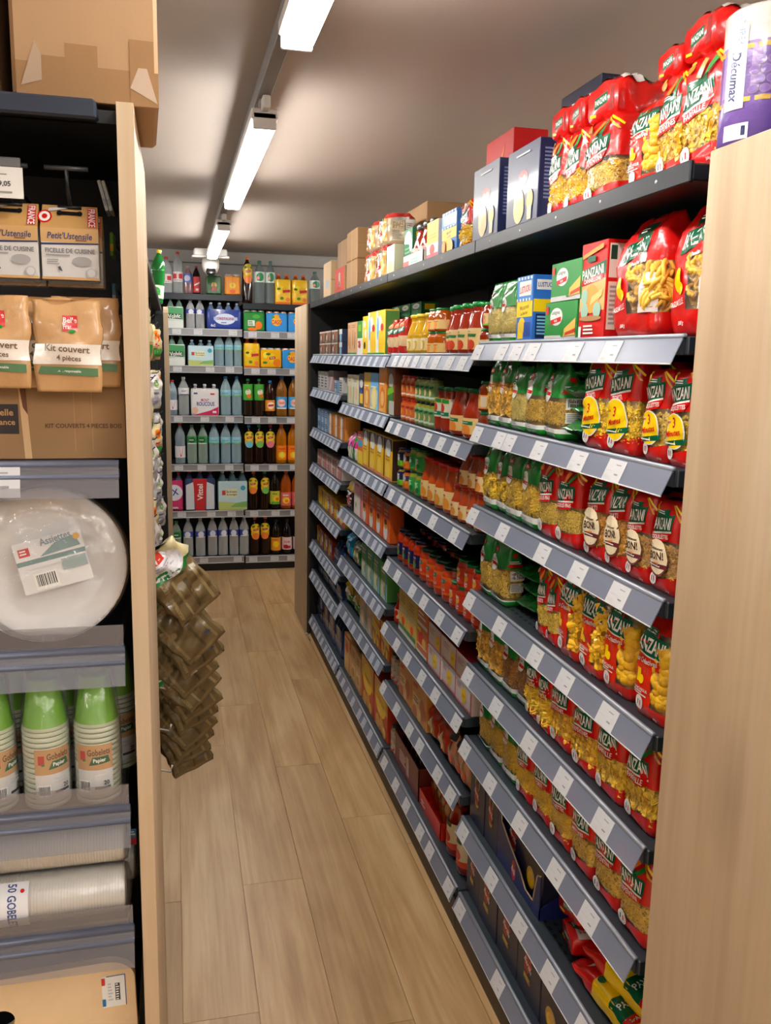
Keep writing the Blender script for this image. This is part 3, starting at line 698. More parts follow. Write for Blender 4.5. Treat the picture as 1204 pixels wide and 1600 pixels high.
# ------------------------------------------------------------------ shelving
TAGM = []
def tagmesh(i, w=.066, h=.0425, c=(206,208,212)):
    b = B(); b.box(-w/2, w/2, -.0008, .0004, 0, h, c, 'paper')
    rr_ = random.Random(i); S = lambda u, v, o: (u, -.0008-o, v)
    b.design(S, w, h, [('b',.5,.72,.9,.82,(150,150,152),1), ('b',.1,.42,.5,.5,(196,196,198),1), ('b',.6,.26,.84,.4,(140,140,144),1), ('b',.1,.1,.45,.24,(204,204,204),2)], 'paper')
    return b.mesh('price_tag')
for i in range(4): TAGM.append(tagmesh(i))
TAGN = tagmesh(9, .052, .0425, (176,184,198))
RH = .045; TILT = math.atan2(.02, RH)
def rail(parent, Y0, Y1, rb, tags, mat='rail', small=False):
    # right-hand shelves: the strip leans back, its foot towards the aisle
    b = B(); zt = rb+RH
    p = [(.790, rb), (.7915, rb-.0006), (.8125, zt-.001), (.811, zt)]
    v = [(x, Y, z) for Y in (Y0, Y1) for x, z in p]
    b.add(v, [(0,1,2,3), (7,6,5,4), (0,4,5,1), (1,5,6,2), (2,6,7,3), (3,7,4,0)], 'white', mat)
    b.tube([(.8135, Y0, zt), (.8135, Y1, zt)], .0055, (150,158,172), 'steel', 6)
    b.tube([(.791, Y0, rb), (.791, Y1, rb)], .0016, (220,224,230), 'plastic', 5)
    b.box(.812, .818, Y0, Y1, zt-.03, zt-.002, (60,66,76), 'steel')
    r = link('price_rail', b.mesh('price_rail'), parent)
    for i, y in enumerate(tags):
        t = link('price_tag', TAGN if small else TAGM[i % 4], r); t.location = (.7905, y, rb+.001); t.rotation_euler = Euler((-TILT, 0, -pi/2), 'XYZ')
    return r
def shelf_mesh(Y0, Y1, zt, x0=.816, x1=1.2):
    b = B(); b.box(x0, x1, Y0, Y1, zt-.03, zt, (56,64,72), 'steel', .002)
    for row in (0, 1):
        y = Y0+.03
        while y < Y1-.05:
            b.box(x0+.035+.02*row, x0+.043+.02*row, y+.012*row, y+.014+.012*row, zt-.0002, zt+.0003, 'black', 'black'); y += .03
    for y in (Y0+.006, Y1-.012):
        v = [(x0+.02, y, zt-.03), (x1, y, zt-.03), (x1, y, zt-.09), (x0+.06, y, zt-.035)]; v += [(a, y+.004, c) for a, _, c in v]
        b.add(v, [(0,1,2,3), (7,6,5,4), (0,4,5,1), (1,5,6,2), (2,6,7,3), (3,7,4,0)], 'black', 'black')
    return b.mesh('shelf')
BAYS = {1: (1.285, 2.298, [1.740, 1.520, 1.291, 1.045, .825, .600, .343, .09]),
        2: (2.302, 3.298, [1.709, 1.461, 1.203, .913, .646, .395, .09]),
        3: (3.302, 4.298, [1.705, 1.471, 1.202, .947, .690, .450, .09]),
        4: (4.302, 5.262, [1.706, 1.510, 1.270, 1.055, .820, .575, .385, .09])}
BNAME = {1: 'pasta bay', 2: 'sauce bay', 3: 'cracker bay', 4: 'far bay'}
tagpos = {(1,1): [2.27, 2.09, 1.99, 1.895, 1.68, 1.52], (1,2): [2.25, 2.08, 2.01, 1.83, 1.63, 1.475], (1,3): [2.26, 2.03, 1.78, 1.60, 1.43], (1,4): [2.26, 2.02, 1.79, 1.63, 1.44],
          (1,5): [2.25, 2.02, 1.80, 1.61, 1.43], (1,6): [2.25, 2.04, 1.83, 1.62, 1.46], (1,7): [2.24, 2.0, 1.8, 1.62, 1.45], (1,8): [2.24, 1.92, 1.6, 1.4],
          (2,1): [3.18, 3.08, 3.0, 2.9, 2.78, 2.66, 2.52, 2.40], (2,2): [3.25, 3.12, 2.94, 2.73, 2.58, 2.44], (2,3): [3.2, 3.05, 2.95, 2.83, 2.64, 2.42]}
BLAB = {1: 'black shelving bay of red and green pasta bags beside the near wooden panel', 2: 'black shelving bay of sauce jars next to the pasta bags', 3: 'black shelving bay of cartons and crackers beyond the sauce jars', 4: 'black shelving bay of tins and water packs by the far wooden panel'}
for k, (Y0, Y1, rbs) in BAYS.items():
    root = empty('shelving_bay', (1.0, (Y0+Y1)/2, 0)); tag(root, BLAB[k], 'shelving', 'shelving bays along the aisle')
    root.location = (0, 0, 0)
    link('back_panel', boxmesh('back_panel', 1.236, 1.25, Y0, Y1, .0, 2.05, 'black', 0, 'black'), root)
    for y in ((Y0, Y1-.03)): link('upright', boxmesh('upright', 1.2, 1.236, y, y+.03, 0, 2.05, 'black', .002, 'black'), root)
    link('plinth', boxmesh('plinth', .806, 1.2, Y0, Y1, 0, .1, 'black', 0, (58,44,36)), root)
    for q, rb in enumerate(rbs):
        link('shelf', shelf_mesh(Y0+.004, Y1-.004, rb+RH), root)
        tg = tagpos.get((k, q+1))
        if not tg:
            rr = random.Random(k*31+q); n = {1: 5, 2: 6, 3: 8, 4: 9}[k]
            tg = [Y1-.06-(Y1-Y0-.12)*(i+rr.uniform(-.2, .2))/(n-1) for i in range(n)]
        rail(root, Y0+.012, Y1-.012, rb, tg, small=(k >= 3))
    b = B(); b.box(.796, 1.236, Y0, Y1, 2.025, 2.052, (40,44,50), 'steel', .003); b.box(.792, .80, Y0, Y1, 2.022, 2.056, (34,38,44), 'steel', .002)
    for y in [Y0+.1+.2*i for i in range(5)]: b.lathe([(.0035, .7915), (.0035, .7925)], 8, (200,200,205), 'steel', cx=y, cy=2.04, axis='x')
    link('top_shelf', b.mesh('top_shelf'), root)
# near end unit, seen from its side
def end_unit(label, x0, x1, y0, y1, side, z1=2.05, shelves=(.15, .6, 1.05, 1.5), name='end_shelf_unit', px=.025, c0='oak'):
    r = empty(name, ((x0+x1)/2, (y0+y1)/2, 0)); r.location = (0, 0, 0); tag(r, label, 'shelving')
    sx = x0 if side < 0 else x1-px
    link('side_panel', boxmesh('side_panel', sx, sx+px, y0, y1, 0, z1, 'oak', .0015), r)
    ox = x1-px if side < 0 else x0
    link('side_panel', boxmesh('side_panel', ox, ox+px, y0, y1, 0, z1, 'oak', .0015), r)
    return r
r = end_unit('oak-sided end shelf unit facing away beside the red pasta bags', .775, 1.75, .73, 1.207, -1)
link('top_board', boxmesh('top_board', .801, 1.724, .76, 1.2, 2.02, 2.046, 'steel', .002, (40,44,50)), r)
link('back_panel', boxmesh('back_panel', .801, 1.724, 1.19, 1.205, 0, 2.02, 'black', 0, 'black'), r)
for z in (.12, .6, 1.08, 1.56): link('shelf', boxmesh('shelf', .801, 1.724, .78, 1.19, z, z+.03, 'steel', .002, (56,64,72)), r)
r = end_unit('oak-sided end shelf unit at the far end of the sauce shelves', .775, 1.75, 5.285, 5.80, -1)
link('back_panel', boxmesh('back_panel', .801, 1.724, 5.288, 5.30, 0, 2.02, 'black', 0, 'black'), r)
link('top_board', boxmesh('top_board', .801, 1.724, 5.3, 5.78, 2.02, 2.046, 'steel', .002, (40,44,50)), r)
link('edge_strip', boxmesh('edge_strip', .784, .80, 5.276, 5.2845, 0, 2.05, 'black', 0, (60,48,36)), r)
for z in (.12, .6, 1.08, 1.56): link('shelf', boxmesh('shelf', .801, 1.724, 5.3, 5.75, z, z+.03, 'steel', .002, (56,64,72)), r)
b = B(); b.lathe([(.011, 0), (.012, .004), (.006, .01)], 12, (190,190,190), 'steel'); b.tube([(0, 0, .006), (0, -.14, .006)], .004, (150,120,90), 'steel')
o = link('levelling_foot', b.mesh('levelling_foot')); o.location = (.782, 5.27, 0); o.rotation_euler = (0, 0, 0); tag(o, 'small metal levelling foot on the floor by the far wooden panel', 'foot')
# unit at the far end of the opposite shelves, rounded front corner
b = B(); pts = [(6.13, 0), (6.6, 0), (6.6, 2.05), (6.17, 2.05), (6.15, 2.044), (6.137, 2.03), (6.13, 2.01)]
v = [(x, y, z) for x in (-.064, -.034) for y, z in pts]; n = len(pts)
b.add(v, [tuple(range(n-1, -1, -1)), tuple(range(n, 2*n))]+[(i, (i+1) % n, n+(i+1) % n, n+i) for i in range(n)], 'white', 'oak')
r = empty('end_shelf_unit', (0, 0, 0)); tag(r, 'narrow oak-sided unit with rounded corner at far end of hanging packs', 'shelving')
link('side_panel', b.mesh('side_panel'), r)
link('back_panel', boxmesh('back_panel', -.9, -.065, 6.14, 6.155, 0, 2.0, 'black', 0, 'black'), r)
for z in (.12, .6, 1.08, 1.56, 2.0): link('shelf', boxmesh('shelf', -.9, -.065, 6.155, 6.58, z, z+.03, 'steel', .002, (56,64,72)), r)
# black perforated hanging wall between
r = empty('peg_wall_unit', (0, 0, 0)); tag(r, 'black pegged wall unit hung with small packs along the aisle', 'shelving')
link('back_panel', boxmesh('back_panel', -.17, -.15, 1.72, 6.12, .12, 2.02, 'black', .002, 'black'), r)
link('plinth', boxmesh('plinth', -.5, -.1, 1.72, 6.12, 0, .12, 'black', .003, (40,36,34)), r)
link('top_shelf', boxmesh('top_shelf', -.5, -.075, 1.72, 6.12, 2.02, 2.045, 'steel', .003, (40,44,50)), r)
for y in (1.74, 3.2, 4.66, 6.09): link('upright', boxmesh('upright', -.15, -.11, y, y+.025, .12, 2.02, 'black', .002, 'black'), r)
b = B()
for i in range(60):
    for j in range(24):
        y = 1.85+i*.07; z = .3+j*.07; b.box(-.1502, -.149, y, y+.012, z, z+.03, (4,4,4), 'black')
link('perforation', b.mesh('perforation'), r)['kind'] = 'stuff'
# left end unit facing the camera
LE = empty('end_shelf_unit', (0, 0, 0)); tag(LE, 'oak-edged end shelf unit of plates, cups and cutlery kits facing the camera', 'shelving')
b = B(); pts = [(1.21, 0), (1.68, 0), (1.68, 2.02), (1.655, 2.05), (1.21, 2.05)]
v = [(x, y, z) for x in (-.064, -.043) for y, z in pts]; n = 5
b.add(v, [tuple(range(n-1, -1, -1)), tuple(range(n, 2*n))]+[(i, (i+1) % n, n+(i+1) % n, n+i) for i in range(n)], 'white', 'oak')
link('side_panel', b.mesh('side_panel'), LE); link('side_panel', boxmesh('side_panel', -1.02, -.995, 1.21, 1.68, 0, 2.05, 'oak', .0015), LE)
link('back_panel', boxmesh('back_panel', -.99, -.066, 1.64, 1.655, 0, 2.05, 'black', 0, 'black'), LE)
for x in (-.084, -.99): link('upright', boxmesh('upright', x, x+.018, 1.6, 1.64, 0, 2.03, 'black', 0, 'black'), LE)
b = B(); b.box(-.99, -.066, 1.24, 1.64, 2.030, 2.046, (24,26,30), 'black'); b.box(-.99, -.087, 1.2, 1.25, 2.030, 2.046, (40,46,58), 'steel', .003); b.box(-.99, -.087, 1.196, 1.206, 2.024, 2.048, (46,54,70), 'steel', .003); link('top_shelf', b.mesh('top_shelf'), LE)
def lrail(zt, zb, tags=(), riser=False):
    b = B(); b.box(-.985, -.085, 1.235, 1.62, zt-.028, zt, (48,52,60), 'steel', .002); link('shelf', b.mesh('shelf'), LE)
    b = B(); v = [(x, y, z) for x in (-.985, -.0755) for y, z in ((1.2105, zt), (1.198, zb), (1.1995, zb-.0005), (1.212, zt-.001))]
    b.add(v, [(0,1,2,3), (7,6,5,4), (0,4,5,1), (1,5,6,2), (2,6,7,3), (3,7,4,0)], 'white', 'railclear')
    b.tube([(-.985, 1.2145, zt-.002), (-.0755, 1.2145, zt-.002)], .006, (92,98,116), 'steel', 8)
    b.box(-.985, -.0755, 1.213, 1.236, zt-.024, zt-.008, (64,72,92), 'steel', .003)
    b.tube([(-.985, 1.208, zt-.018), (-.0755, 1.208, zt-.018)], .004, (100,108,128), 'steel', 6)
    if riser:
        b.box(-.985, -.077, 1.216, 1.2175, zt, zt+.034, 'white', 'railclear')
    rl = link('price_rail', b.mesh('price_rail'), LE)
    for x in tags:
        t = link('price_tag', TAGM[1], rl); t.location = (x, 1.1995, zt-.043); t.rotation_euler = (radians(-15), 0, 0)
lrail(1.594, 1.549, (-.232,)); lrail(1.333, 1.284, (), True); lrail(1.094, 1.039, (), True); lrail(.902, .846, (), True)
link('plinth', boxmesh('plinth', -.985, -.07, 1.24, 1.62, 0, .1, 'black', 0, 'black'), LE)
# drinks shelf on the back wall
BK = {}
for k, (x0, x1, zs) in enumerate(((-.55, .528, [2.197, 1.935, 1.65, 1.262, .877, .50, .12]), (.532, 1.6, [2.14, 1.925, 1.64, 1.255, .872, .495, .115]))):
    r = empty('drinks_shelving', (0, 0, 0)); tag(r, ('black drinks shelving bay of water packs on the back wall', 'black drinks shelving bay of iced tea and juice on the back wall')[k], 'shelving', 'drinks shelving on the back wall')
    link('back_panel', boxmesh('back_panel', x0, x1, 7.43, 7.445, 0, 2.2-.06*k, 'black', 0, 'black'), r)
    for x in (x0, x1-.03): link('upright', boxmesh('upright', x, x+.03, 7.4, 7.43, 0, 2.19-.06*k, 'black', .002, 'black'), r)
    link('plinth', boxmesh('plinth', x0, x1, 7.05, 7.4, 0, .085, 'black', .002, 'black'), r)
    for q, z in enumerate(zs):
        link('shelf', boxmesh('shelf', x0+.002, x1-.002, 7.045, 7.42, z-.03, z, 'steel', .002, (50,56,64) if q else (36,40,46)), r)
        if q == 0:
            link('shelf_lip', boxmesh('shelf_lip', x0, x1, 7.03, 7.045, z-.045, z+.003, 'steel', .003, (40,46,52)), r); continue
        b = B(); b.box(x0+.004, x1-.004, 7.026, 7.032, z-.052, z+.002, (150,152,156), 'steel', .002); b.box(x0+.004, x1-.004, 7.02, 7.027, z-.004, z+.004, (190,192,196), 'steel', .001)
        b.box(x0+.004, x1-.004, 7.02, 7.027, z-.054, z-.048, (190,192,196), 'steel', .001)
        rl = link('price_rail', b.mesh('price_rail'), r); rr = random.Random(q*7+k)
        xs = [x0+.12+i*(x1-x0-.2)/4+rr.uniform(-.05, .05) for i in range(5)] if k == 0 else [x0+.08+i*.155+rr.uniform(-.015, .015) for i in range(6)]
        for i, x in enumerate(xs):
            t = link('price_tag', TAGM[i % 4], rl); t.location = (x, 7.0235, z-.045)

# ------------------------------------------------------------------ product designs
# red pasta bags
panzani('torti3', 'TORTI', 'torti', badge3, .178, .104, .062, 'block', ((240,207,50),(220,178,30)), 'red torti pasta bag with yellow badge')
panzani('coq3', 'COQUILLETTES', 'coq', badge3, .165, .078, .055, 'block', ((230,199,70),(210,169,50)), 'red coquillette pasta bag with yellow badge')
panzani('tortibon', 'TORTI', 'torti', badgebon, .178, .098, .062, 'seal', ((206,156,60),(172,118,40)), 'red wholewheat torti bag with cream badge')
panzani('coqbon', 'COQUILLETTES', 'coq', badgebon, .165, .080, .055, 'block', ((210,164,66),(180,128,44)), 'red wholewheat coquillette bag with cream badge')
panzani('fines', 'COQUILLES FINES', 'smallshell', None, .178, .108, .055, 'block', ((234,205,60),(214,173,40)), 'red fine-shell pasta bag')
panzani('coq', 'COQUILLETTES', 'coq', None, .178, .075, .055, 'block', ((234,205,60),(214,173,40)), 'red coquillette pasta bag')
panzani('macaroni', 'MACARONI', 'macaroni', None, .18, .085, .055, 'block', ((240,203,56),(218,175,40)), 'red long macaroni pasta bag')
panzani('serpent', 'SERPENTINES', 'farfalle', None, .18, .108, .06, 'block', ((240,194,60),(218,166,40)), 'red ribbon-shape pasta bag')
panzani('cornettes', 'CORNETTES', 'thin', None, .18, .104, .06, 'block', ((236,199,62),(214,169,44)), 'red twist pasta bag')
panzani('farfalle', 'FARFALLE', 'farfalle', None, .185, .108, .062, 'block', ((238,203,66),(218,175,44)), 'red farfalle pasta bag')
panzani('tortip', 'TORTI', 'torti', None, .18, .105, .06, 'block', ((232,193,50),(212,167,36)), 'red torti pasta bag')
panzani('mini', 'MINI PÂTES', 'coq', None, .178, .104, .06, 'block', ((230,195,60),(206,159,40)), 'red small elbow pasta bag')
panzani('serpentini', 'SERPENTINI', 'coq', None, .178, .108, .062, 'block', ((236,197,54),(210,163,34)), 'red serpentini pasta bag')
creative('rigatoni', 'RIGATONI', 'rigatoni', 'red and clear rigatoni bag')
creative('torsade', 'TORTIGLIONI', 'rigatoni', 'red and clear tortiglioni bag')
creative('conchiglie', 'CONCHIGLIE', 'conch', 'red and clear shell pasta bag', .2, .108, .07)
tagliatelle('taglia', 'large red tagliatelle nest bag')
greenbag('gpenne', 'penne', .185, .108, .058, (.16,.56), ((226,189,34),(200,159,20)), 'green penne pasta bag')
greenbag('gspag', 'thin', .182, .104, .058, (.16,.60), ((226,191,48),(204,163,32)), 'green thin-cut pasta bag')
greenbag('gshell', 'smallshell', .17, .11, .065, (.14,.55), ((228,189,40),(206,159,24)), 'green small-shell pasta bag')
greenbag('gverm', 'vermicelli', .158, .088, .05, (.14,.58), ((232,214,120),(216,195,96)), 'green vermicelli pasta bag')
greenbag('gfarf', 'farfalle', .18, .108, .058, (.15,.66), ((226,180,70),(206,156,50)), 'green ribbon pasta bag')
greenbag('gwhole', 'thin', .175, .09, .058, (.15,.6), ((180,124,52),(150,96,36)), 'green wholewheat pasta bag')
greenbag('gcoq', 'coq', .178, .10, .058, (.1,.58), ((230,195,60),(210,167,40)), 'green coquillette pasta bag')
pouch('greenlying', 'pasta_bag', 'pasta bag', 'dark green pasta bag lying flat', .12, .05, .19, lambda m: (22,112,44) if m < .7 else (30,140,58), [('r',.2,.3,.6,.5,(20,110,40)), ('q',[(.2,.6),(.7,.62),(.7,.7),(.2,.68)],'red'), ('d',.45,.74,.2,.12,'white')], 'flat', 'film', .004)
pouch('redlying', 'pasta_bag', 'pasta bag', 'red pasta bag lying end-on', .108, .056, .17, lambda m: 'red', [('q',[(.3,.03),(.62,.05),(.62,.15),(.3,.13)],'green'), ('b',.36,.06,.58,.12,'white',2), ('q',[(.15,.52),(.75,.6),(.75,.76),(.15,.68)],'green'), ('t','PANZANI',.45,.64,.08,'white',7,.5), ('r',.65,.08,.98,.4,(220,214,210)), ('b',.68,.1,.95,.38,'grey',5), ('q',[(.5,.8),(.6,.8),(.66,.96),(.56,.96)],'yel')], 'block', 'film', .0055, [('q',[(.2,.3),(.72,.42),(.72,.78),(.2,.66)],'green'), ('t','PANZANI',.46,.54,.2,'white',7,.46), ('q',[(.8,.1),(1,.1),(1,.9),(.85,.9)],(150,10,10)), ('q',[(.05,.1),(.3,.05),(.3,.14),(.05,.2)],'yel')])
pouch('spaghetti', 'pasta_bag', 'pasta bag', 'long yellow and red spaghetti pack', .09, .05, .29, lambda m: 'red' if (m > .72 or m < .1) else 'yel', [('q',[(-.1,.28),(1.1,.34),(1.1,.52),(-.1,.46)],'green'), ('t','PANZANI',.5,.40,.055,'white',7,.85), ('q',[(-.1,.2),(1.1,.26),(1.1,.34),(-.1,.28)],'red'), ('t','SPAGHETTI',.5,.27,.035,'white',7,.8), ('b',.2,.82,.8,.88,'white',1), ('d',.2,.66,.1,.1,'green')], 'flat', 'film', .0015)
pouch('noodle', 'noodle_pack', 'noodle pack', 'film-wrapped block of pasta packets', .2, .12, .12, (196,170,136), [('r',.0,.84,1,1,(180,40,30)), ('r',.05,.1,.3,.8,(206,150,70)), ('r',.34,.1,.62,.8,(226,216,206)), ('r',.66,.1,.95,.8,(206,160,84)), ('q',[(.36,.3),(.6,.35),(.6,.45),(.36,.4)],'red'), ('b',.37,.5,.6,.75,'grey',5), ('d',.18,.4,.09,.2,(160,90,40)), ('d',.8,.45,.1,.2,(220,190,120)), ('r',.34,.80,.62,.86,'green'), ('r',1.02,.1,1.3,.8,(206,190,160)), ('r',1.06,.5,1.26,.72,(150,130,100)), ('b',1.06,.15,1.26,.45,(150,146,140),6), ('r',1.32,.1,1.5,.8,(226,220,210)), ('b',1.34,.2,1.48,.7,(160,150,140),8), ('r',.95,.84,1.55,1,(190,40,34)), ('q',[(1.08,.74),(1.4,.8),(1.4,.9),(1.08,.84)],(200,190,180))], 'block', 'film', .0035)
# cartons
carton('cannelloni', 'pasta_carton', 'carton', 'tall red cannelloni carton', .112, .07, .195, 'red', [('r',0,.30,1,.62,(232,180,110)), ('q',[(0,.60),(1,.66),(1,.80),(0,.72)],'green'), ('t','PANZANI',.48,.695,.10,'white',5,.85), ('q',[(.05,.56),(.9,.61),(.9,.67),(.05,.62)],'red'), ('t','CANNELLONI',.48,.615,.045,'white',4,.72), ('d',.5,.42,.3,.26,(228,160,70)), ('q',[(.45,.36),(.9,.44),(.95,.52),(.5,.44)],(240,200,120)), ('d',.22,.45,.14,.14,(150,190,170)), ('d',.25,.30,.15,.15,(150,190,170)), ('d',.75,.30,.15,.15,(150,190,170)), ('d',.5,.22,.44,.05,'tan'), ('r',.05,.02,.16,.14,'white'), ('b',.25,.05,.8,.16,'white',3), ('q',[(.1,.84),(.9,.92),(.9,.97),(.1,.88)],(240,150,60)), ('r',.3,.80,.62,.86,'green')],
       [('r',.06,.62,.95,.96,(228,220,208)), ('r',.1,.80,.3,.94,'dgreen'), ('r',.06,.1,.95,.58,(226,214,196)), ('b',.12,.14,.9,.55,'grey',9), ('b',.4,.66,.9,.92,'lgrey',6)])
las = [('r',0,0,1,.14,'lgrey'), ('d',.38,.62,.2,.12,'white'), ('t','Lasagnes',.36,.72,.14,(110,130,110),0,.45), ('q',[(.2,.42),(.54,.5),(.54,.62),(.2,.54)],'red'), ('t','Bella',.37,.52,.07,'white',8,.25), ('r',.04,.7,.13,.9,'red'), ('q',[(.62,.1),(1,.14),(1,.56),(.66,.3)],(226,190,90)), ('q',[(.68,.12),(1,.2),(1,.3),(.7,.2)],(196,60,30)), ('d',.6,.2,.06,.06,'lgreen')]
carton('lasagne', 'pasta_carton', 'carton', 'green lasagne carton', .165, .06, .085, (38,140,60), las, [('r',.1,.1,.9,.9,(30,120,50))], 'lgreen')
lus = [('r',0,0,1,.38,(40,110,200)), ('r',.1,.05,.45,.3,'yel'), ('d',.35,.25,.22,.2,(240,200,40)), ('r',.5,.08,.9,.3,(20,70,160)), ('r',0,.38,1,.62,'yel'), ('t','Macaroni',.5,.53,.07,(150,110,20),5,.7), ('t','au blé dur',.5,.44,.05,(150,110,20),5,.6), ('r',0,.62,1,1,(60,140,220)), ('r',.15,.70,.9,.92,'white'), ('t','LUSTUCRU',.52,.80,.10,(200,30,40),4,.68)]+[('r',.0+.2*i,.62+.0*i,.1+.2*i,.66,'white') for i in range(5)]+[('r',.1+.2*i,.94,.2+.2*i,.98,'white') for i in range(5)]
carton('lustucru', 'pasta_carton', 'carton', 'blue and yellow macaroni carton', .10, .07, .158, (40,110,200), lus, [('r',.1,.78,.9,.93,'white'), ('t','LUSTUCRU',.5,.855,.07,(40,60,150),0,.7), ('r',0,.45,1,.64,'yel'), ('r',.1,.06,.9,.42,'navy'), ('b',.15,.1,.85,.4,'lblue',6)])
carton('lustucru2', 'pasta_carton', 'carton', 'blue and yellow noodle carton', .15, .06, .135, (50,120,205), lus+[('d',.2,.22,.13,.13,(240,160,60)), ('d',.65,.2,.2,.15,(230,190,60))], [('r',0,0,1,1,(50,120,205))])
bar = [('d',.5,.2,.0,.0,'navy'), ('q',[(.40,.58),(.58,.60),(.62,.66),(.42,.64)],(190,40,40)), ('d',.52,.62,.16,.09,(190,40,40)), ('t','Barilla',.52,.62,.055,'white',4,.26,.2), ('d',.42,.3,.17,.21,(222,190,120)), ('d',.40,.36,.14,.14,(232,206,140)), ('d',.48,.25,.12,.12,(214,180,108)), ('d',.78,.33,.1,.12,(240,190,80)), ('q',[(.72,.1),(.84,.1),(.85,.26),(.71,.26)],(210,190,150)), ('b',.3,.88,.75,.92,'lgrey',1)]
carton('barillatop', 'pasta_carton', 'carton', 'tall dark blue pasta carton', .2, .085, .198, (28,36,78), bar, [('b',.15,.3,.8,.9,(120,130,170),14), ('r',.7,.05,.9,.2,'white')])
def barb(kind):
    D = [('q',[(.52,.50),(.56,.50),(.70,.92),(.66,.92)],'gold'), ('q',[(.30,.62),(.35,.62),(.42,.80),(.36,.80)],'gold'), ('q',[(.30,.40),(.44,.36),(.66,.56),(.34,.68)],(176,36,34)), ('t','Barilla',.47,.51,.085,'white',-24,.34,.15)]
    D += [('d',.5,.36,.12,.08,'gold'), ('d',.52,.40,.1,.07,(176,36,34))] if kind == 'elbow' else [('q',[(.30,.28),(.56,.25),(.58,.33),(.31,.36)],'gold'), ('d',.57,.29,.035,.045,(150,110,40))]
    return D
carton('barilla', 'pasta_carton', 'carton', 'dark blue penne pasta carton', .145, .05, .195, (38,38,66), barb('penne'), [('r',.02,.02,.98,.98,(26,30,80))])
carton('barillaelbow', 'pasta_carton', 'carton', 'dark blue elbow pasta carton', .15, .05, .195, (38,38,66), barb('elbow'), [('r',.02,.02,.98,.98,(26,30,80))])
carton('barillanest', 'pasta_carton', 'carton', 'dark blue nest pasta carton', .15, .06, .195, (38,34,56), [('q',[(.2,.70),(.36,.66),(.66,.80),(.3,.92)],(176,36,34)), ('t','Barilla',.44,.78,.08,'white',-24,.34,.15), ('d',.4,.3,.2,.2,'gold'), ('d',.4,.28,.15,.13,'yel'), ('d',.42,.34,.1,.09,(230,190,90))])
carton('panzanired', 'pasta_carton', 'carton', 'wide red pasta carton', .3, .09, .22, 'red', [('q',[(.06,.3),(.3,.36),(.3,.6),(.06,.54)],'green'), ('t','PANZANI',.18,.45,.12,'white',8,.22), ('d',.55,.6,.12,.15,(226,190,130)), ('q',[(.3,.55),(.7,.85),(.7,.9),(.3,.6)],'oran')], [('r',.3,.4,.8,.8,'white')])
carton('bluebig', 'pasta_carton', 'carton', 'large dark blue carton', .26, .12, .2, (30,36,66), [('r',.1,.1,.9,.9,(34,40,72))], [('b',.1,.2,.9,.9,(60,70,110),6)])
carton('yelpink', 'pasta_carton', 'carton', 'yellow and pink topped white carton', .13, .06, .13, 'white', [('r',0,.45,1,1,(240,206,30)), ('r',.4,.8,.6,1,(200,200,40)), ('r',0,0,1,.2,(214,70,90)), ('d',.5,.3,.22,.13,(190,50,40)), ('b',.1,.55,.9,.7,(220,170,20),2), ('r',.05,.04,.95,.08,'white')])
carton('greentall', 'pasta_carton', 'carton', 'tall dark green carton', .12, .07, .165, (14,110,60), [('d',.5,.8,.36,.2,'white'), ('t','GARBIT',.5,.8,.05,'dgreen',0,.5), ('b',.15,.1,.85,.6,(120,180,140),6)], [('r',.2,.6,.8,.9,'yel')])
carton('creambox', 'pasta_carton', 'carton', 'pale green and cream carton', .12, .06, .12, (226,220,190), [('r',0,.0,1,.5,(196,206,160)), ('b',.1,.6,.9,.9,(150,160,120),3), ('d',.5,.3,.25,.2,(214,190,120))])
# open trays and big boxes
def bigbox(key, W, D, H, desc, deco, c='kraft', flap=True):
    b = B(); b.box(-W/2, W/2, -D/2, D/2, 0, H, c, 'kraft', .004)
    S = lambda u, v, o: (u, -D/2-o, v); b.design(S, W*.98, H, deco, 'kraft')
    S2 = lambda u, v, o: (W/2+o, u, v); b.design(S2, D*.98, H, [('r',0,.48,1,.5,(150,110,68))], 'kraft')
    reg(key, 'cardboard_box', 'box', desc, [('cardboard_box', b.mesh(key), 0)], (W, D, H))
bigbox('brownbig', .62, .28, .31, 'large plain brown cardboard box', [('r',.48,0,.52,1,(170,126,78))])
bigbox('brownmid', .25, .25, .14, 'brown cardboard box', [('r',.45,0,.55,1,(176,132,84))])
bigbox('brownred', .29, .2, .16, 'brown box with red animal-head front', [('r',.02,.02,.98,.98,(196,62,40)), ('d',.5,.55,.09,.16,(200,190,170)), ('q',[(.41,.6),(.47,.66),(.43,.8),(.40,.78)],(200,190,170)), ('q',[(.53,.66),(.59,.6),(.60,.78),(.57,.8)],(200,190,170)), ('d',.5,.42,.04,.06,'dbrown'), ('b',.35,.2,.65,.32,(160,40,30),2)])
bigbox('brownopen', .24, .24, .20, 'pale brown opened cardboard box', [('r',.3,.3,.7,.5,(150,170,190))], (206,176,134))
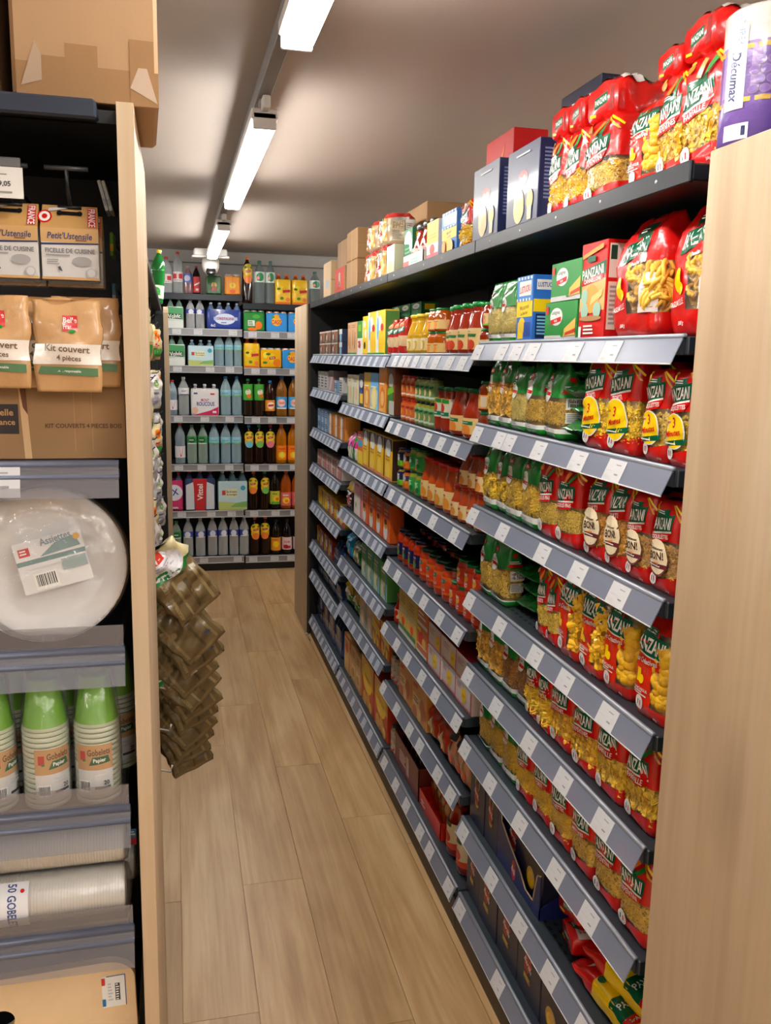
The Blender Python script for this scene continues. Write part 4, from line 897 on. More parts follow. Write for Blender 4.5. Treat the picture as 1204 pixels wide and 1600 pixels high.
# far bay and cracker bay cartons: one compact design each
def food(c1, c2, c3, c4, word=None, wc='white', round_=True):
    D = [('r',0,.55,1,1,c1), ('r',0,0,1,.55,c2), ('d',.5,.33,.36,.34,c3), ('d',.5,.31,.25,.24,c4)]
    if word: D.append(('t',word,.5,.78,.12,wc,0,.8))
    D += [('b',.12,.6,.8,.67,wc,1), ('r',.05,.03,.6,.08,c4)]
    return D
CART = {
 'beige': ('beige biscuit carton', .125, .06, .155, (220,170,120), [('r',0,0,1,.08,'lgreen'), ('q',[(.2,.3),(.35,.3),(.35,.75),(.25,.75)],(196,110,70)), ('q',[(.6,.2),(.75,.2),(.75,.7),(.65,.7)],(150,110,80)), ('b',.1,.82,.9,.93,(160,120,80),2)]),
 'greenwhite': ('green-topped white carton', .115, .06, .155, 'white', [('r',0,.5,1,1,'lgreen'), ('b',.2,.2,.8,.45,'red',2), ('d',.5,.3,.2,.14,(200,60,50)), ('r',.2,.7,.8,.9,'lime')]),
 'yellowdots': ('yellow carton with white figures', .105, .06, .172, 'yel', [('d',.4,.8,.2,.16,'white'), ('d',.6,.55,.2,.2,'white'), ('d',.45,.25,.2,.16,'dbrown'), ('r',0,0,1,.05,'dyel')]),
 'lemon': ('yellow and white fruit carton', .16, .06, .185, (246,214,60), [('d',.4,.72,.26,.2,'white'), ('d',.62,.3,.3,.3,(250,200,20)), ('q',[(.0,.0),(.35,.0),(.2,1),(.0,1)],'white'), ('d',.2,.6,.12,.3,'lblue'), ('d',.7,.62,.16,.1,'red'), ('r',0,0,1,.06,'lgreen')]),
 'cream': ('pale cream cracker carton', .13, .06, .14, (224,216,190), [('r',0,0,.2,.6,(150,180,120)), ('d',.55,.4,.3,.25,(226,196,150)), ('b',.2,.75,.8,.9,(170,160,130),2), ('r',.4,.1,.46,.7,(240,236,226))]),
 'bluepot': ('dark blue and white carton', .1, .06, .15, 'navy', [('d',.5,.7,.36,.2,'white'), ('r',.2,.1,.9,.4,'yel'), ('d',.5,.45,.2,.1,'blue')]),
 'mash': ('yellow and orange mash carton', .13, .06, .158, (244,176,40), food((246,190,30),(240,160,50),(228,130,60),(250,206,110))),
 'mashblue': ('light blue carton with yellow bowl', .155, .06, .158, (90,170,226), food((110,186,236),(150,206,240),(250,224,120),(250,236,170))),
 'orangebowl': ('orange carton with soup bowl', .13, .06, .186, (240,150,40), food((244,150,40),(240,170,60),(220,110,40),(250,190,110))),
 'leek': ('brown and green leek carton', .12, .06, .186, (120,60,30), [('d',.5,.72,.34,.24,(200,200,190)), ('q',[(.1,.1),(.9,.1),(.7,.6),(.3,.6)],'lgreen'), ('q',[(.05,.4),(.95,.5),(.8,.6),(.1,.55)],'lime'), ('r',.3,.0,1,.3,(190,190,180))]),
 'orblue': ('orange, blue and yellow carton', .12, .06, .15, (240,110,50), [('r',.1,.55,.9,.75,'cyan'), ('r',0,0,1,.42,'yel'), ('d',.5,.25,.3,.2,(250,214,80)), ('b',.15,.8,.85,.94,'white',2)]),
 'flakes': ('yellow cereal carton with white top', .125, .06, .172, (240,190,30), [('r',0,.72,1,1,(40,60,130)), ('d',.5,.76,.34,.3,'white'), ('b',.15,.45,.85,.6,(190,130,10),2), ('d',.5,.25,.32,.26,(250,210,70)), ('r',0,0,1,.08,(220,120,100))]),
 'pinkwhite': ('pink and white cereal carton', .18, .06, .164, (236,214,206), [('r',.86,0,1,1,'pink'), ('d',.3,.4,.14,.3,(240,236,220)), ('d',.62,.35,.14,.3,(240,236,220)), ('d',.5,.78,.4,.16,'lpink'), ('b',.15,.85,.7,.95,'pink',1), ('d',.3,.3,.06,.08,'lgreen')]),
 'orangechild': ('orange cracker carton with white bowl', .12, .06, .158, (232,96,20), [('r',.1,.62,.9,.92,(190,60,40)), ('b',.2,.66,.8,.86,(240,140,60),2), ('d',.4,.25,.3,.3,'white'), ('d',.4,.42,.22,.14,'dyel'), ('d',.4,.5,.2,.1,'dbrown'), ('r',0,.93,1,1,(60,120,70))]),
 'greenwheat': ('green and white grain carton', .115, .06, .155, (90,170,80), [('r',0,.0,1,.5,(200,214,190)), ('d',.4,.3,.26,.22,(226,220,180)), ('d',.65,.28,.18,.18,(150,160,110)), ('b',.1,.7,.9,.9,'white',2), ('r',.75,0,.9,1,'cyan')]),
 'peachgrey': ('grey and peach cereal carton', .125, .06, .14, (180,176,166), [('d',.5,.32,.3,.3,(244,206,160)), ('d',.5,.3,.18,.18,(250,226,190)), ('d',.5,.8,.18,.12,'peach'), ('r',0,0,1,.06,(214,200,180))]),
 'nuggets': ('orange and yellow couscous carton', .15, .06, .142, (206,96,24), [('q',[(0,.5),(1,.35),(1,.62),(0,.8)],'yel'), ('d',.2,.25,.1,.14,'yel'), ('d',.5,.3,.1,.14,'yel'), ('d',.75,.18,.1,.14,'yel'), ('d',.35,.1,.1,.1,'yel'), ('r',0,.8,1,1,(220,170,40)), ('t','couscous',.45,.47,.06,'white',-12,.7)]),
 'redwhite': ('red-edged cream biscuit carton', .14, .07, .195, (226,180,120), [('r',0,.92,1,1,'red'), ('r',.94,0,1,1,'red'), ('b',.15,.74,.8,.86,'red',2), ('d',.5,.66,.3,.18,(214,70,40)), ('r',.05,.05,.9,.42,(230,190,110))]),
 'tall_beige': ('tall beige cracker carton', .11, .07, .185, (206,160,104), [('b',.2,.7,.8,.9,(150,90,50),3), ('r',.1,.1,.9,.5,(226,190,130)), ('d',.5,.3,.3,.2,(190,130,70))]),
 'semoule': ('large red and yellow couscous carton', .25, .09, .225, (196,58,28), [('q',[(0,.55),(1,.50),(1,1),(0,1)],(226,176,60)), ('d',.5,.62,.4,.28,'yel'), ('t','COUSCOUS',.5,.62,.07,(200,70,20),-8,.66), ('t','Tipiak',.42,.42,.06,'white',-6,.5), ('d',.3,.16,.15,.13,(230,180,60)), ('d',.6,.2,.15,.14,(226,160,40)), ('d',.8,.12,.12,.1,(240,200,80)), ('b',.1,.03,.5,.07,'white',1)]),
 'croutons': ('pale orange crouton carton', .2, .06, .15, (226,150,70), [('r',0,.72,1,1,(214,150,80)), ('q',[(.08,.74),(.4,.78),(.4,.88),(.08,.84)],(200,50,40)), ('r',.1,.3,.7,.6,(246,222,170)), ('d',.72,.4,.18,.2,(206,100,50)), ('d',.5,.2,.16,.14,(240,196,120)), ('d',.25,.14,.16,.12,(200,110,60)), ('b',.15,.4,.5,.55,(170,100,60),2)]),
 'whitecherry': ('white carton with yellow sticker', .15, .16, .078, (224,208,206), [('r',0,.0,1,.12,(214,120,120)), ('r',.45,0,.48,1,(206,120,120)), ('r',.94,0,.98,1,'red'), ('d',.52,.5,.16,.16,'yel'), ('t','ÉCO',.52,.5,.14,(190,120,10),10,.2), ('b',.1,.65,.35,.9,(190,150,160),3), ('r',.0,.9,1,1,(170,190,200))]),
 'redtop': ('shallow white and dark red-topped carton', .15, .16, .078, (224,208,206), [('r',0,.0,1,.12,(214,120,120)), ('d',.72,.45,.16,.16,'yel'), ('t','ÉCO',.72,.45,.14,(190,120,10),10,.2), ('r',.94,0,.98,1,'red'), ('b',.1,.6,.5,.86,(190,150,160),3)]),
 'sachetyel': ('yellow soup sachet box', .125, .14, .172, (216,190,90), [('r',0,.45,1,.6,(214,206,150)), ('d',.5,.36,.3,.12,(240,150,40)), ('d',.55,.3,.16,.14,(230,60,30)), ('q',[(0,0),(1,0),(1,.08),(0,.14)],(236,230,214)), ('b',.2,.7,.8,.9,(170,140,40),3), ('r',0,.1,1,.2,(90,140,70))]),
 'sachetred': ('orange-red soup sachet box', .13, .14, .172, (214,110,60), [('r',0,.62,1,.7,'white'), ('d',.4,.35,.26,.2,'red'), ('d',.7,.3,.18,.16,(240,190,80)), ('b',.1,.78,.9,.95,'white',2), ('r',0,.5,.4,.58,'yel'), ('r',0,.02,1,.08,'white'), ('r',.0,.2,1,.24,(240,210,170))]),
 'redtin': ('red and yellow stacked carton', .12, .08, .1, (150,40,30), [('r',0,0,.25,1,'yel'), ('d',.6,.55,.2,.2,'white'), ('b',.3,.1,.9,.3,(220,170,120),2)]),
 'yellowgreen': ('yellow and olive carton', .13, .08, .1, (236,200,40), [('r',0,0,.3,1,'olive'), ('b',.35,.3,.95,.9,'oran',4), ('d',.7,.4,.2,.2,(220,150,20))]),
 'redyellow': ('yellow and red-orange carton', .13, .08, .105, (230,180,40), [('r',.4,0,1,1,(200,70,30)), ('b',.1,.2,.9,.8,'yel',4), ('d',.5,.4,.2,.2,'white')]),
 'tartine': ('brown toast block pack', .19, .12, .065, (104,72,56), [('r',0,.86,1,1,(220,206,190)), ('d',.3,.45,.08,.08,'white'), ('d',.62,.5,.12,.12,(150,70,60)), ('r',.75,.1,.98,.8,(150,120,90)), ('b',.1,.05,.5,.2,'beige',2), ('d',.5,.72,.06,.06,'oran')]),
 'bluecan': ('blue and white tinned carton', .08, .06, .065, (40,50,80), [('r',0,.6,1,1,'white'), ('d',.5,.3,.3,.3,'lblue')]),
 'bluepack': ('pale blue striped pack', .11, .08, .06, (120,160,200), [('r',.3,0,.5,1,'white'), ('b',.1,.3,.9,.8,'navy',3)]),
 'orangepack': ('orange and green snack pack', .15, .08, .06, (226,150,50), [('d',.3,.5,.15,.3,'white'), ('r',.6,0,.8,1,(120,150,50)), ('d',.8,.4,.14,.3,(200,80,30))]),
 'whitered': ('white pack with red seal', .14, .08, .045, (214,200,190), [('d',.5,.5,.12,.2,'red'), ('b',.1,.2,.35,.8,(150,110,90),3), ('r',.8,0,1,1,(180,70,60))]),
 'tapenade': ('white lidded pot carton', .1, .08, .1, (200,198,196), [('b',.1,.1,.9,.9,(60,60,70),5), ('r',0,.82,1,1,'white')]),
 'chocopot': ('brown-pink foil carton', .13, .08, .11, (190,150,150), [('r',0,.7,1,1,(80,50,40)), ('q',[(0,0),(.4,0),(1,.7),(.5,.7)],(226,206,206))]),
}
SIDE = dict(lemon=(96,150,70), flakes=(70,40,34), yellowdots=(200,150,20))
for k, (ds, W, D, H, c, dz) in CART.items(): carton(k, 'food_carton', 'carton', ds, W, D, H, c, dz, [('r',.03,.03,.97,.97,SIDE.get(k, c))])
# jars and sauce bottles
jar('jarcarrot', 'small brown-sauce jar with orange label', .034, .085, (120,40,14), (10,120,50), (.1,.55), (226,150,60), [('d',.4,.35,.2,.2,(240,190,90)), ('r',.6,.1,.95,.9,(220,200,170)), ('q',[(.05,.6),(.4,.62),(.4,.72),(.05,.7)],'dgreen')])
jar('jarsmall', 'small tomato jar with green lid', .026, .072, (150,44,14), (8,140,60), (.12,.58), (230,200,140), [('d',.5,.4,.22,.22,(226,120,50)), ('b',.2,.65,.8,.85,(120,110,60),2), ('r',0,0,1,.15,'lime')])
jar('jarorange', 'orange sauce jar with green lid', .034, .075, (196,92,14), (6,130,54), (.1,.5), (240,206,130), [('d',.5,.4,.24,.24,(240,150,50)), ('q',[(.2,.7),(.8,.74),(.8,.84),(.2,.8)],(200,120,30))])
jar('tallyellow', 'yellow sauce bottle with gold lid', .046, .143, (206,158,8), (220,184,30), (.1,.4), (236,214,150), [('d',.5,.45,.26,.26,(214,170,60)), ('d',.5,.42,.16,.16,(236,220,170)), ('q',[(.2,.78),(.8,.78),(.8,.94),(.2,.94)],(236,228,190))], 'sauce_bottle', .7, 1, 'bottle')
jar('talltomato', 'tall tomato sauce bottle with green lid', .041, .152, (158,40,14), (4,140,56), (.1,.5), (236,206,144), [('d',.4,.25,.2,.2,(220,80,40)), ('d',.66,.22,.18,.18,(214,70,36)), ('q',[(.1,.62),(.86,.58),(.9,.72),(.1,.76)],(60,130,70)), ('t','Sauce',.5,.86,.1,(140,110,70),0,.4)], 'sauce_bottle', .7, 1, 'bottle')
jar('widetomato', 'wide tomato sauce bottle with green lid', .052, .150, (160,42,14), (6,110,50), (.1,.42), (236,200,130), [('q',[(.1,.62),(.9,.58),(.9,.80),(.1,.84)],(20,120,70)), ('d',.4,.25,.18,.18,(240,160,60)), ('d',.65,.22,.18,.18,(236,140,50)), ('b',.25,.68,.75,.75,'white',1)], 'sauce_bottle', .7, 1, 'bottle')
jar('picjar', 'tomato jar with pictured label and green lid', .034, .145, (158,42,14), (4,110,50), (.32,.74), (226,226,200), [('d',.5,.5,.26,.26,(200,50,30)), ('r',0,.75,1,1,(240,180,60)), ('q',[(0,.12),(1,.1),(1,.3),(0,.32)],(20,130,90)), ('b',.2,.16,.8,.26,'white',1), ('q',[(.5,.8),(1,.75),(1,.95),(.6,1)],(40,140,60))], cat='jar', shape=1)
jar('redbaby', 'orange baby-food jar with red lid', .026, .085, (196,70,16), (214,40,14), (.1,.78), (214,110,50), [('r',0,.1,1,.2,(226,220,206)), ('d',.5,.5,.22,.22,(236,160,60)), ('q',[(.1,.72),(.9,.72),(.9,.86),(.1,.86)],(176,40,30)), ('d',.4,.42,.14,.14,(220,60,30))])
jar('greenbaby', 'green baby-food jar with dark lid', .026, .085, (140,140,44), (10,44,34), (.1,.78), (110,150,90), [('r',0,.08,1,.2,(200,214,200)), ('d',.5,.42,.22,.22,(226,196,130)), ('q',[(.1,.62),(.9,.7),(.9,.82),(.1,.74)],(10,100,70)), ('r',0,.84,1,1,(150,190,120))])
jar('bluebaby', 'baby-food jar with navy label and lid', .033, .075, (150,120,40), (24,34,90), (.1,.8), (30,40,90), [('r',0,.0,1,.4,(120,200,30)), ('d',.5,.55,.24,.24,'lgrey'), ('d',.6,.2,.2,.16,(90,170,30)), ('b',.2,.7,.8,.86,'white',1)])
jar('orbaby', 'baby-food jar with orange and navy label', .033, .075, (190,90,20), (28,40,100), (.1,.8), (232,130,30), [('r',0,.55,1,.9,(60,60,100)), ('d',.5,.72,.26,.2,'lgrey'), ('q',[(.1,.3),(.9,.34),(.9,.5),(.1,.46)],(240,150,40)), ('d',.5,.2,.2,.16,(214,90,20))])
jar('grbaby', 'green olive jar with green label', .035, .085, (134,140,40), (6,110,60), (.1,.7), (50,160,70), [('d',.5,.5,.24,.24,(150,210,150)), ('d',.45,.2,.2,.16,(190,60,40)), ('b',.2,.66,.8,.84,'white',2), ('d',.7,.3,.14,.14,(20,120,60))])
jar('redlid', 'orange sauce bottle with red lid', .043, .152, (196,74,14), (222,40,20), (.1,.48), (236,208,140), [('d',.6,.28,.24,.24,(230,150,50)), ('q',[(.1,.62),(.6,.68),(.62,.82),(.1,.76)],(190,50,60)), ('b',.15,.66,.55,.76,'white',1), ('d',.3,.3,.18,.18,(240,180,70))], 'sauce_bottle', .7, 1, 'bottle')
jar('redlidsmall', 'short orange sauce bottle with red lid', .036, .108, (170,60,16), (206,34,20), (.1,.5), (236,206,150), [('d',.6,.28,.2,.2,(230,150,60)), ('q',[(.1,.6),(.6,.66),(.62,.82),(.1,.76)],(180,50,60))], 'sauce_bottle', .7, 1, 'bottle')
jar('navyjar', 'tomato jar with navy label and lid', .043, .128, (190,52,10), (16,20,52), (.2,.68), (26,28,78), [('r',0,.85,1,1,(200,50,20)), ('t','SAUCE',.5,.66,.12,'white',0,.6), ('t','Basilic',.5,.5,.14,(226,90,70),6,.6,.2), ('d',.5,.22,.2,.18,(80,150,50)), ('r',0,0,1,.05,(200,60,50))])
jar('salsajar', 'orange salsa jar with dark green lid', .043, .118, (190,56,14), (6,46,26), (.22,.72), (226,110,40), [('q',[(0,.05),(1,.15),(1,.4),(0,.3)],(226,60,30)), ('t','SALSA',.5,.26,.16,'white',5,.7), ('r',.3,.62,.7,.86,(20,130,110)), ('t','Bio',.5,.74,.12,'white',5,.3), ('d',.2,.55,.16,.16,(240,190,60)), ('d',.82,.6,.14,.14,(226,70,30))])
jar('salsasmall', 'small red salsa jar with green lid', .034, .088, (176,44,12), (6,110,50), (.15,.72), (200,60,30), [('d',.5,.68,.24,.2,(236,170,60)), ('t','SALSA',.5,.3,.16,'white',5,.7), ('b',.2,.1,.8,.2,'white',1), ('r',.3,.8,.7,.95,(230,214,190))])
jar('spicetin', 'pale spice jar with dark cap', .022, .12, (180,160,130), (40,44,50), (.08,.8), (206,196,180), [('b',.15,.55,.85,.9,(150,110,90),4), ('d',.5,.3,.2,.2,(196,90,80)), ('r',0,0,1,.12,(200,80,70))], 'spice_jar')
jar('ketchupglass', 'red sauce bottle with cream label', .045, .19, (150,24,8), (120,14,10), (.16,.62), (228,214,180), [('r',0,.0,1,.12,(226,70,30)), ('r',.3,.85,.75,1,(40,90,50)), ('d',.5,.4,.22,.2,(200,60,40)), ('q',[(0,.1),(1,.25),(1,.0),(0,0)],(214,60,26))], 'sauce_bottle', .7, 1, 'bottle')
jar('ketchup', 'red squeezy ketchup bottle', .04, .125, (186,16,14), (206,30,34), (.12,.52), (236,214,160), [('d',.4,.3,.3,.3,(206,40,26)), ('q',[(0,0),(1,0),(1,.3),(0,.1)],(196,20,16)), ('d',.7,.7,.14,.14,'red')], 'ketchup_bottle', .55, 1, 'bottle')
# soft packs
pouch('sachet', 'puree_bag', 'bag', 'tall red and cream pouch', .12, .05, .14, lambda m: (226,196,150) if .22 < m < .5 else (200,30,22), [('q',[(.0,.55),(1,.6),(1,.76),(.0,.7)],'green'), ('t','PANZANI',.5,.65,.09,'white',6,.8), ('q',[(.1,.1),(.9,.12),(.9,.24),(.1,.22)],(214,30,20)), ('d',.6,.84,.2,.12,(250,120,60))], 'seal')
pouch('pinkbag', 'cereal_bag', 'bag', 'pink and white snack bag', .22, .06, .125, lambda m: (226,60,150) if m > .5 else (226,220,206), [('d',.3,.3,.12,.2,(246,240,220)), ('d',.55,.28,.12,.2,(240,236,210)), ('r',.8,.0,.95,.9,'lgreen'), ('d',.4,.78,.2,.16,(240,130,190))], 'seal')
pouch('blackyel', 'cereal_bag', 'bag', 'black and yellow snack bag', .18, .06, .135, lambda m: (236,190,20) if m > .66 else (40,26,36), [('b',.15,.15,.85,.5,(220,190,180),3), ('d',.5,.35,.16,.2,(200,90,110)), ('q',[(.2,.66),(.8,.66),(.5,.5),(.4,.5)],'white')], 'seal')
pouch('bluebag', 'cereal_bag', 'bag', 'bright blue snack bag', .15, .06, .13, lambda m: (20,150,206), [('d',.3,.4,.1,.3,(230,214,190)), ('d',.65,.35,.1,.3,(230,214,190)), ('b',.2,.74,.85,.9,(140,220,250),1)], 'flat')
pouch('grbag', 'cereal_bag', 'bag', 'dark green snack bag', .18, .06, .12, lambda m: (30,120,50), [('d',.5,.4,.26,.3,(206,196,150)), ('d',.5,.4,.17,.2,(120,130,80)), ('b',.3,.78,.8,.9,'white',1)], 'flat')
pouch('yelgreen', 'cereal_bag', 'bag', 'yellow-topped green crisp bag', .17, .06, .125, lambda m: (206,160,20) if m > .55 else (40,160,40), [('q',[(0,.5),(1,.5),(.5,.72),(.3,.72)],(230,230,220)), ('d',.6,.25,.2,.2,(60,200,60)), ('r',0,0,.12,1,'black')], 'flat')
pouch('rednet', 'cereal_bag', 'bag', 'orange-red snack bag with pale seal', .115, .06, .115, lambda m: (206,60,24), [('d',.4,.4,.16,.2,(236,190,120)), ('d',.7,.3,.16,.18,(226,120,50)), ('q',[(.3,.6),(.6,.5),(.6,.7),(.4,.75)],(240,226,190))], 'flat')
pouch('carrot', 'soup_sachet', 'sachet', 'vegetable soup sachet with carrots', .06, .04, .125, lambda m: (206,150,110), [('r',0,.82,1,1,(60,60,50)), ('q',[(.2,.68),(.8,.7),(.8,.8),(.2,.78)],'red'), ('q',[(.1,.05),(.4,.05),(.6,.5),(.3,.5)],'oran'), ('q',[(.5,.02),(.85,.05),(.8,.45),(.6,.45)],(226,70,20)), ('d',.5,.6,.2,.16,(120,160,60))], 'flat')

# ------------------------------------------------------------------ stocking the right-hand shelves
SORD = ['top'] + [ORD[i] for i in range(8)]
def stock(bay, row, ents, X0=.835, z=None, where=None, group=None):
    # ents: (key, Y, options)  options: lv level word, dz, dx, depth copies n, rz, rot, sc, desc
    if z is None: z = BAYS[bay][2][row-1]+RH
    wh = where or '%s shelf, %s' % (ORD[row-1], BNAME[bay])
    full = []
    for e in ents:
        o = e[2] if len(e) > 2 else {}; p = PR[e[0]]
        d = (o.get('lv', '')+' '+o.get('desc', p['desc'])).strip(); full.append([e[0], e[1], o, d])
    cnt = {}
    for e in full: cnt.setdefault(e[3], []).append(e)
    for d, es in cnt.items():
        es.sort(key=lambda e: e[1])
        for i, (key, Y, o, _) in enumerate(es):
            p = PR[key]; D = p['dims'][1]*o.get('sc', (1, 1, 1))[1]; s0 = o.get('sc', (1, 1, 1)); s1 = (s0[0]*(.975 if p['cat'] == 'pasta bag' else 1), s0[1], s0[2])
            base = d if len(es) == 1 else '%s %s' % (ORD[i], d)
            tail = ('on '+wh) if len(es) == 1 else ('from near end, '+wh)
            g = '%ss on %s' % (p['cat'], wh)
            rr_ = random.Random(hash_(key)+int(Y*1000))
            for n in range(o.get('n', 0)+1):
                lab = '%s %s' % (base, tail) if n == 0 else '%s behind the %s %s' % (d.split(' with ')[0], ORD[i]+' one' if len(es) > 1 else 'front one', tail)
                X = X0+D/2+o.get('dx', 0)+n*(D*(1.17 if p['cat'] == 'pasta bag' else 1)+.006)
                rot = o.get('rot', (0, 0, 0)); rz = -pi/2+radians(o.get('rz', rr_.uniform(-2.5, 2.5)))
                place(key, (X+rr_.uniform(0, .004), Y, z+.001+o.get('dz', 0)), Euler((rot[0], rot[1], rz+rot[2])), lab, g, s1)
# pasta bay
stock(1, 1, [('taglia', 1.515, dict(rz=-4)), ('taglia', 1.358, dict(rz=4, dx=.02, sc=(.68,1,1.02))), ('cannelloni', 1.685, dict(rz=0)), ('lasagne', 1.832, dict(lv='lower', rz=0)), ('lasagne', 1.815, dict(lv='upper', dz=.0855, rz=-2)),
     ('lustucru', 2.045, dict(rz=0)), ('lustucru', 1.94, dict(dx=.085, rz=0, desc='set-back blue and yellow macaroni carton', sc=(1,1,.8))), ('gverm', 2.165, dict(n=1)), ('gverm', 2.262, dict(n=1)),
     ])
stock(1, 1, [('jarsmall', 2.27+.055, dict(lv='lower', dx=.02)), ], X0=.80) if False else None
stock(1, 2, [('coq3', 1.327, dict(n=1)), ('coq3', 1.408, dict(n=1)), ('torti3', 1.535, dict(n=1)), ('torti3', 1.645, dict(n=1)), ('gshell', 1.858, dict(rz=-8)), ('gshell', 1.965, dict(desc='narrow green small-shell pasta bag', sc=(.8,1,1))), ('gverm', 2.066, dict(sc=(1.04,1,1.03))), ('gfarf', 2.156, dict(sc=(.8,1,1))), ('gfarf', 2.243, dict(sc=(.76,1,1)))])
for i, (x, y, dz, rx, rz) in enumerate([(.93, 1.747, 0, 0, 8), (.945, 1.746, .042, 0, -6), (.93, 1.747, .084, 0, 6), (.95, 1.746, .122, 0, -4)]):
    place('greenlying', (x-.095, y, BAYS[1][2][1]+RH+dz+.03), Euler((radians(-90), 0, radians(-90+rz*.4)), 'XYZ'), '%s dark green pasta bag up the flat pile beside the torti bags, second shelf' % ORD[i], 'flat green bags on the second shelf', (.78, .8, .95))
stock(1, 3, [('coqbon', 1.352, dict(n=1)), ('coqbon', 1.44, dict(n=1)), ('tortibon', 1.523, dict(sc=(.82,1,1))), ('tortibon', 1.614, dict(n=1)), ('fines', 1.75, dict(n=1)), ('fines', 1.856, dict(n=1, sc=(.9,1,1))), ('gspag', 1.963, dict(n=1)), ('gspag', 2.071, dict(n=1)), ('gpenne', 2.17, dict(dx=.01, sc=(.7,1,.97), desc='narrow green penne pasta bag')), ('gpenne', 2.248, dict(sc=(.86,1,1)))])
stock(1, 4, [('conchiglie', 1.362, {}), ('conchiglie', 1.492, {}), ('torsade', 1.597, {}), ('rigatoni', 1.71, {}), ('coq', 1.795, dict(sc=(.75,1,.95))), ('coq', 1.853, dict(sc=(.85,1,1))), ('gcoq', 2.15, dict(sc=(1.0,1,1))), ('gcoq', 2.248, dict(sc=(.9,1,1)))])
for i, (x, y, dz, rz) in enumerate([(.962, 2.036, 0, 5), (.975, 2.04, .04, -4), (.958, 2.034, .08, 6), (.985, 2.04, .118, 2)]):
    place('greenlying', (x-.095, y, BAYS[1][2][3]+RH+dz+.024), Euler((radians(-90), 0, radians(-90+rz))), '%s dark green pasta bag up the flat pile, fourth shelf, pasta bay' % ORD[i], 'flat green bags on the fourth shelf', (.95, .72, .95))
stock(1, 5, [('farfalle', 1.375, dict(n=1)), ('farfalle', 1.49, dict(n=1)), ('serpent', 1.6, dict(n=1)), ('serpent', 1.722, dict(n=1)), ('macaroni', 1.807, dict(n=1, sc=(.85,1,1))), ('macaroni', 1.884, dict(n=1, sc=(.9,1,1))), ('gwhole', 1.957, dict(dx=.01)), ('gwhole', 2.047, dict(n=1)), ('gfarf', 2.142, dict(n=1)), ('gfarf', 2.242, dict(sc=(.84,1,1)))])
stock(1, 6, [('serpentini', 1.362, dict(n=1)), ('serpentini', 1.474, dict(n=1)), ('mini', 1.585, dict(n=1)), ('cornettes', 1.694, dict(n=1)), ('tortip', 1.8, dict(n=1)), ('tortip', 1.908, dict(n=1, sc=(.9,1,1))), ('gspag', 2.012, dict(n=1, sc=(.9,1,1))), ('gspag', 2.115, dict(sc=(.9,1,1))), ('gcoq', 2.21, dict(sc=(.85,1,.95)))])
stock(1, 7, [('barillaelbow', 2.115, dict(rz=0, sc=(.66,1,1), desc='dark blue elbow pasta carton beside the torn tray')), ('barillaelbow', 2.225, dict(rz=0, sc=(.8,1,1)))])
stock(1, 8, [('barillanest', 1.665, dict(rz=0, n=1)), ('barilla', 1.815, dict(rz=0, n=1)), ('barilla', 1.962, dict(rz=0, n=1)), ('barilla', 2.11, dict(rz=0, n=1)), ('barilla', 2.245, dict(rz=0, sc=(.75,1,1))), ('barillanest', 1.512, dict(rz=0)), ('barillanest', 1.36, dict(rz=0))])
# torn blue display tray
def tray(name, cat, label, x0, x1, y0, y1, z, hf, hb, c, design, dsz, torn=None):
    b = B(); t = .003
    b.box(x0, x1, y0, y1, 0, t, c, 'card'); b.box(x1-t, x1, y0, y1, t, hb, c, 'card')
    for ya, yb in ((y0, y0+t), (y1-t, y1)):
        v = [(x0, ya, t), (x1-t, ya, t), (x1-t, ya, hb), (x0, ya, hf)]; v += [(p[0], yb, p[2]) for p in v]
        b.add(v, [(0,1,2,3), (7,6,5,4), (0,4,5,1), (1,5,6,2), (2,6,7,3), (3,7,4,0)], c, 'card')
    L = y1-y0
    if torn:
        pts = torn; n = len(pts)
        for (ua, va), (ub, vb) in zip(pts, pts[1:]):
            ya, yb = y1-ua*L, y1-ub*L
            v = [(x0, ya, t), (x0, yb, t), (x0, yb, vb), (x0, ya, va)]; v += [(x0+t, p[1], p[2]) for p in v]
            b.add(v, [(3,2,1,0), (4,5,6,7), (0,1,5,4), (1,2,6,5), (3,7,6,2), (0,4,7,3)], c, 'card')
            b.tube([(x0, ya, va), (x0, yb, vb)], .0022, (196,176,150), 'kraft', 4)
    else: b.box(x0, x0+t, y0, y1, t, hf, c, 'card')
    S = lambda u, v, o: (x0-o, (y0+y1)/2-u, v)
    b.design(S, L, dsz, design, 'card')
    o = link(name, b.mesh(name)); o.location = (0, 0, z+.001); tag(o, label, cat); return o
z = BAYS[1][2][6]+RH
tray('display_tray', 'tray', 'torn dark blue cardboard display tray of pasta on seventh shelf', .838, 1.14, 1.775, 2.065, z, .03, .2, (30,36,100), [('d',.42,.16,.05,.1,(190,40,60)), ('t','Barilla',.42,.16,.09,'white',-30,.08)], .2,
     [(0, .19), (.06, .175), (.1, .12), (.3, .09), (.55, .06), (.7, .03), (.86, .03), (.93, .11), (1, .12)])
stock(1, 7, [('barillaelbow', 1.985, dict(rz=0, dx=.014, dz=.006, sc=(.95,1.2,.97), desc='pasta carton standing inside the torn blue tray')), ('barillanest', 1.85, dict(rz=0, dx=.014, dz=.006, sc=(.85,1,.95), desc='nest pasta carton inside the torn blue tray'))])
for i, (x, y, dz, rx, rz) in enumerate([(.86, 1.665, .0, 78, -10), (.87, 1.685, .055, 84, 8), (.86, 1.66, .105, 80, -16), (.9, 1.7, .15, 86, 8)]):
    place('redlying', (x, y, z+dz+.036), Euler((radians(-90), 0, radians(-90+rz))), '%s red pasta bag up the heap under the sixth shelf rail' % ORD[i], 'red bags heaped on the seventh shelf', (.85, .9, 1))
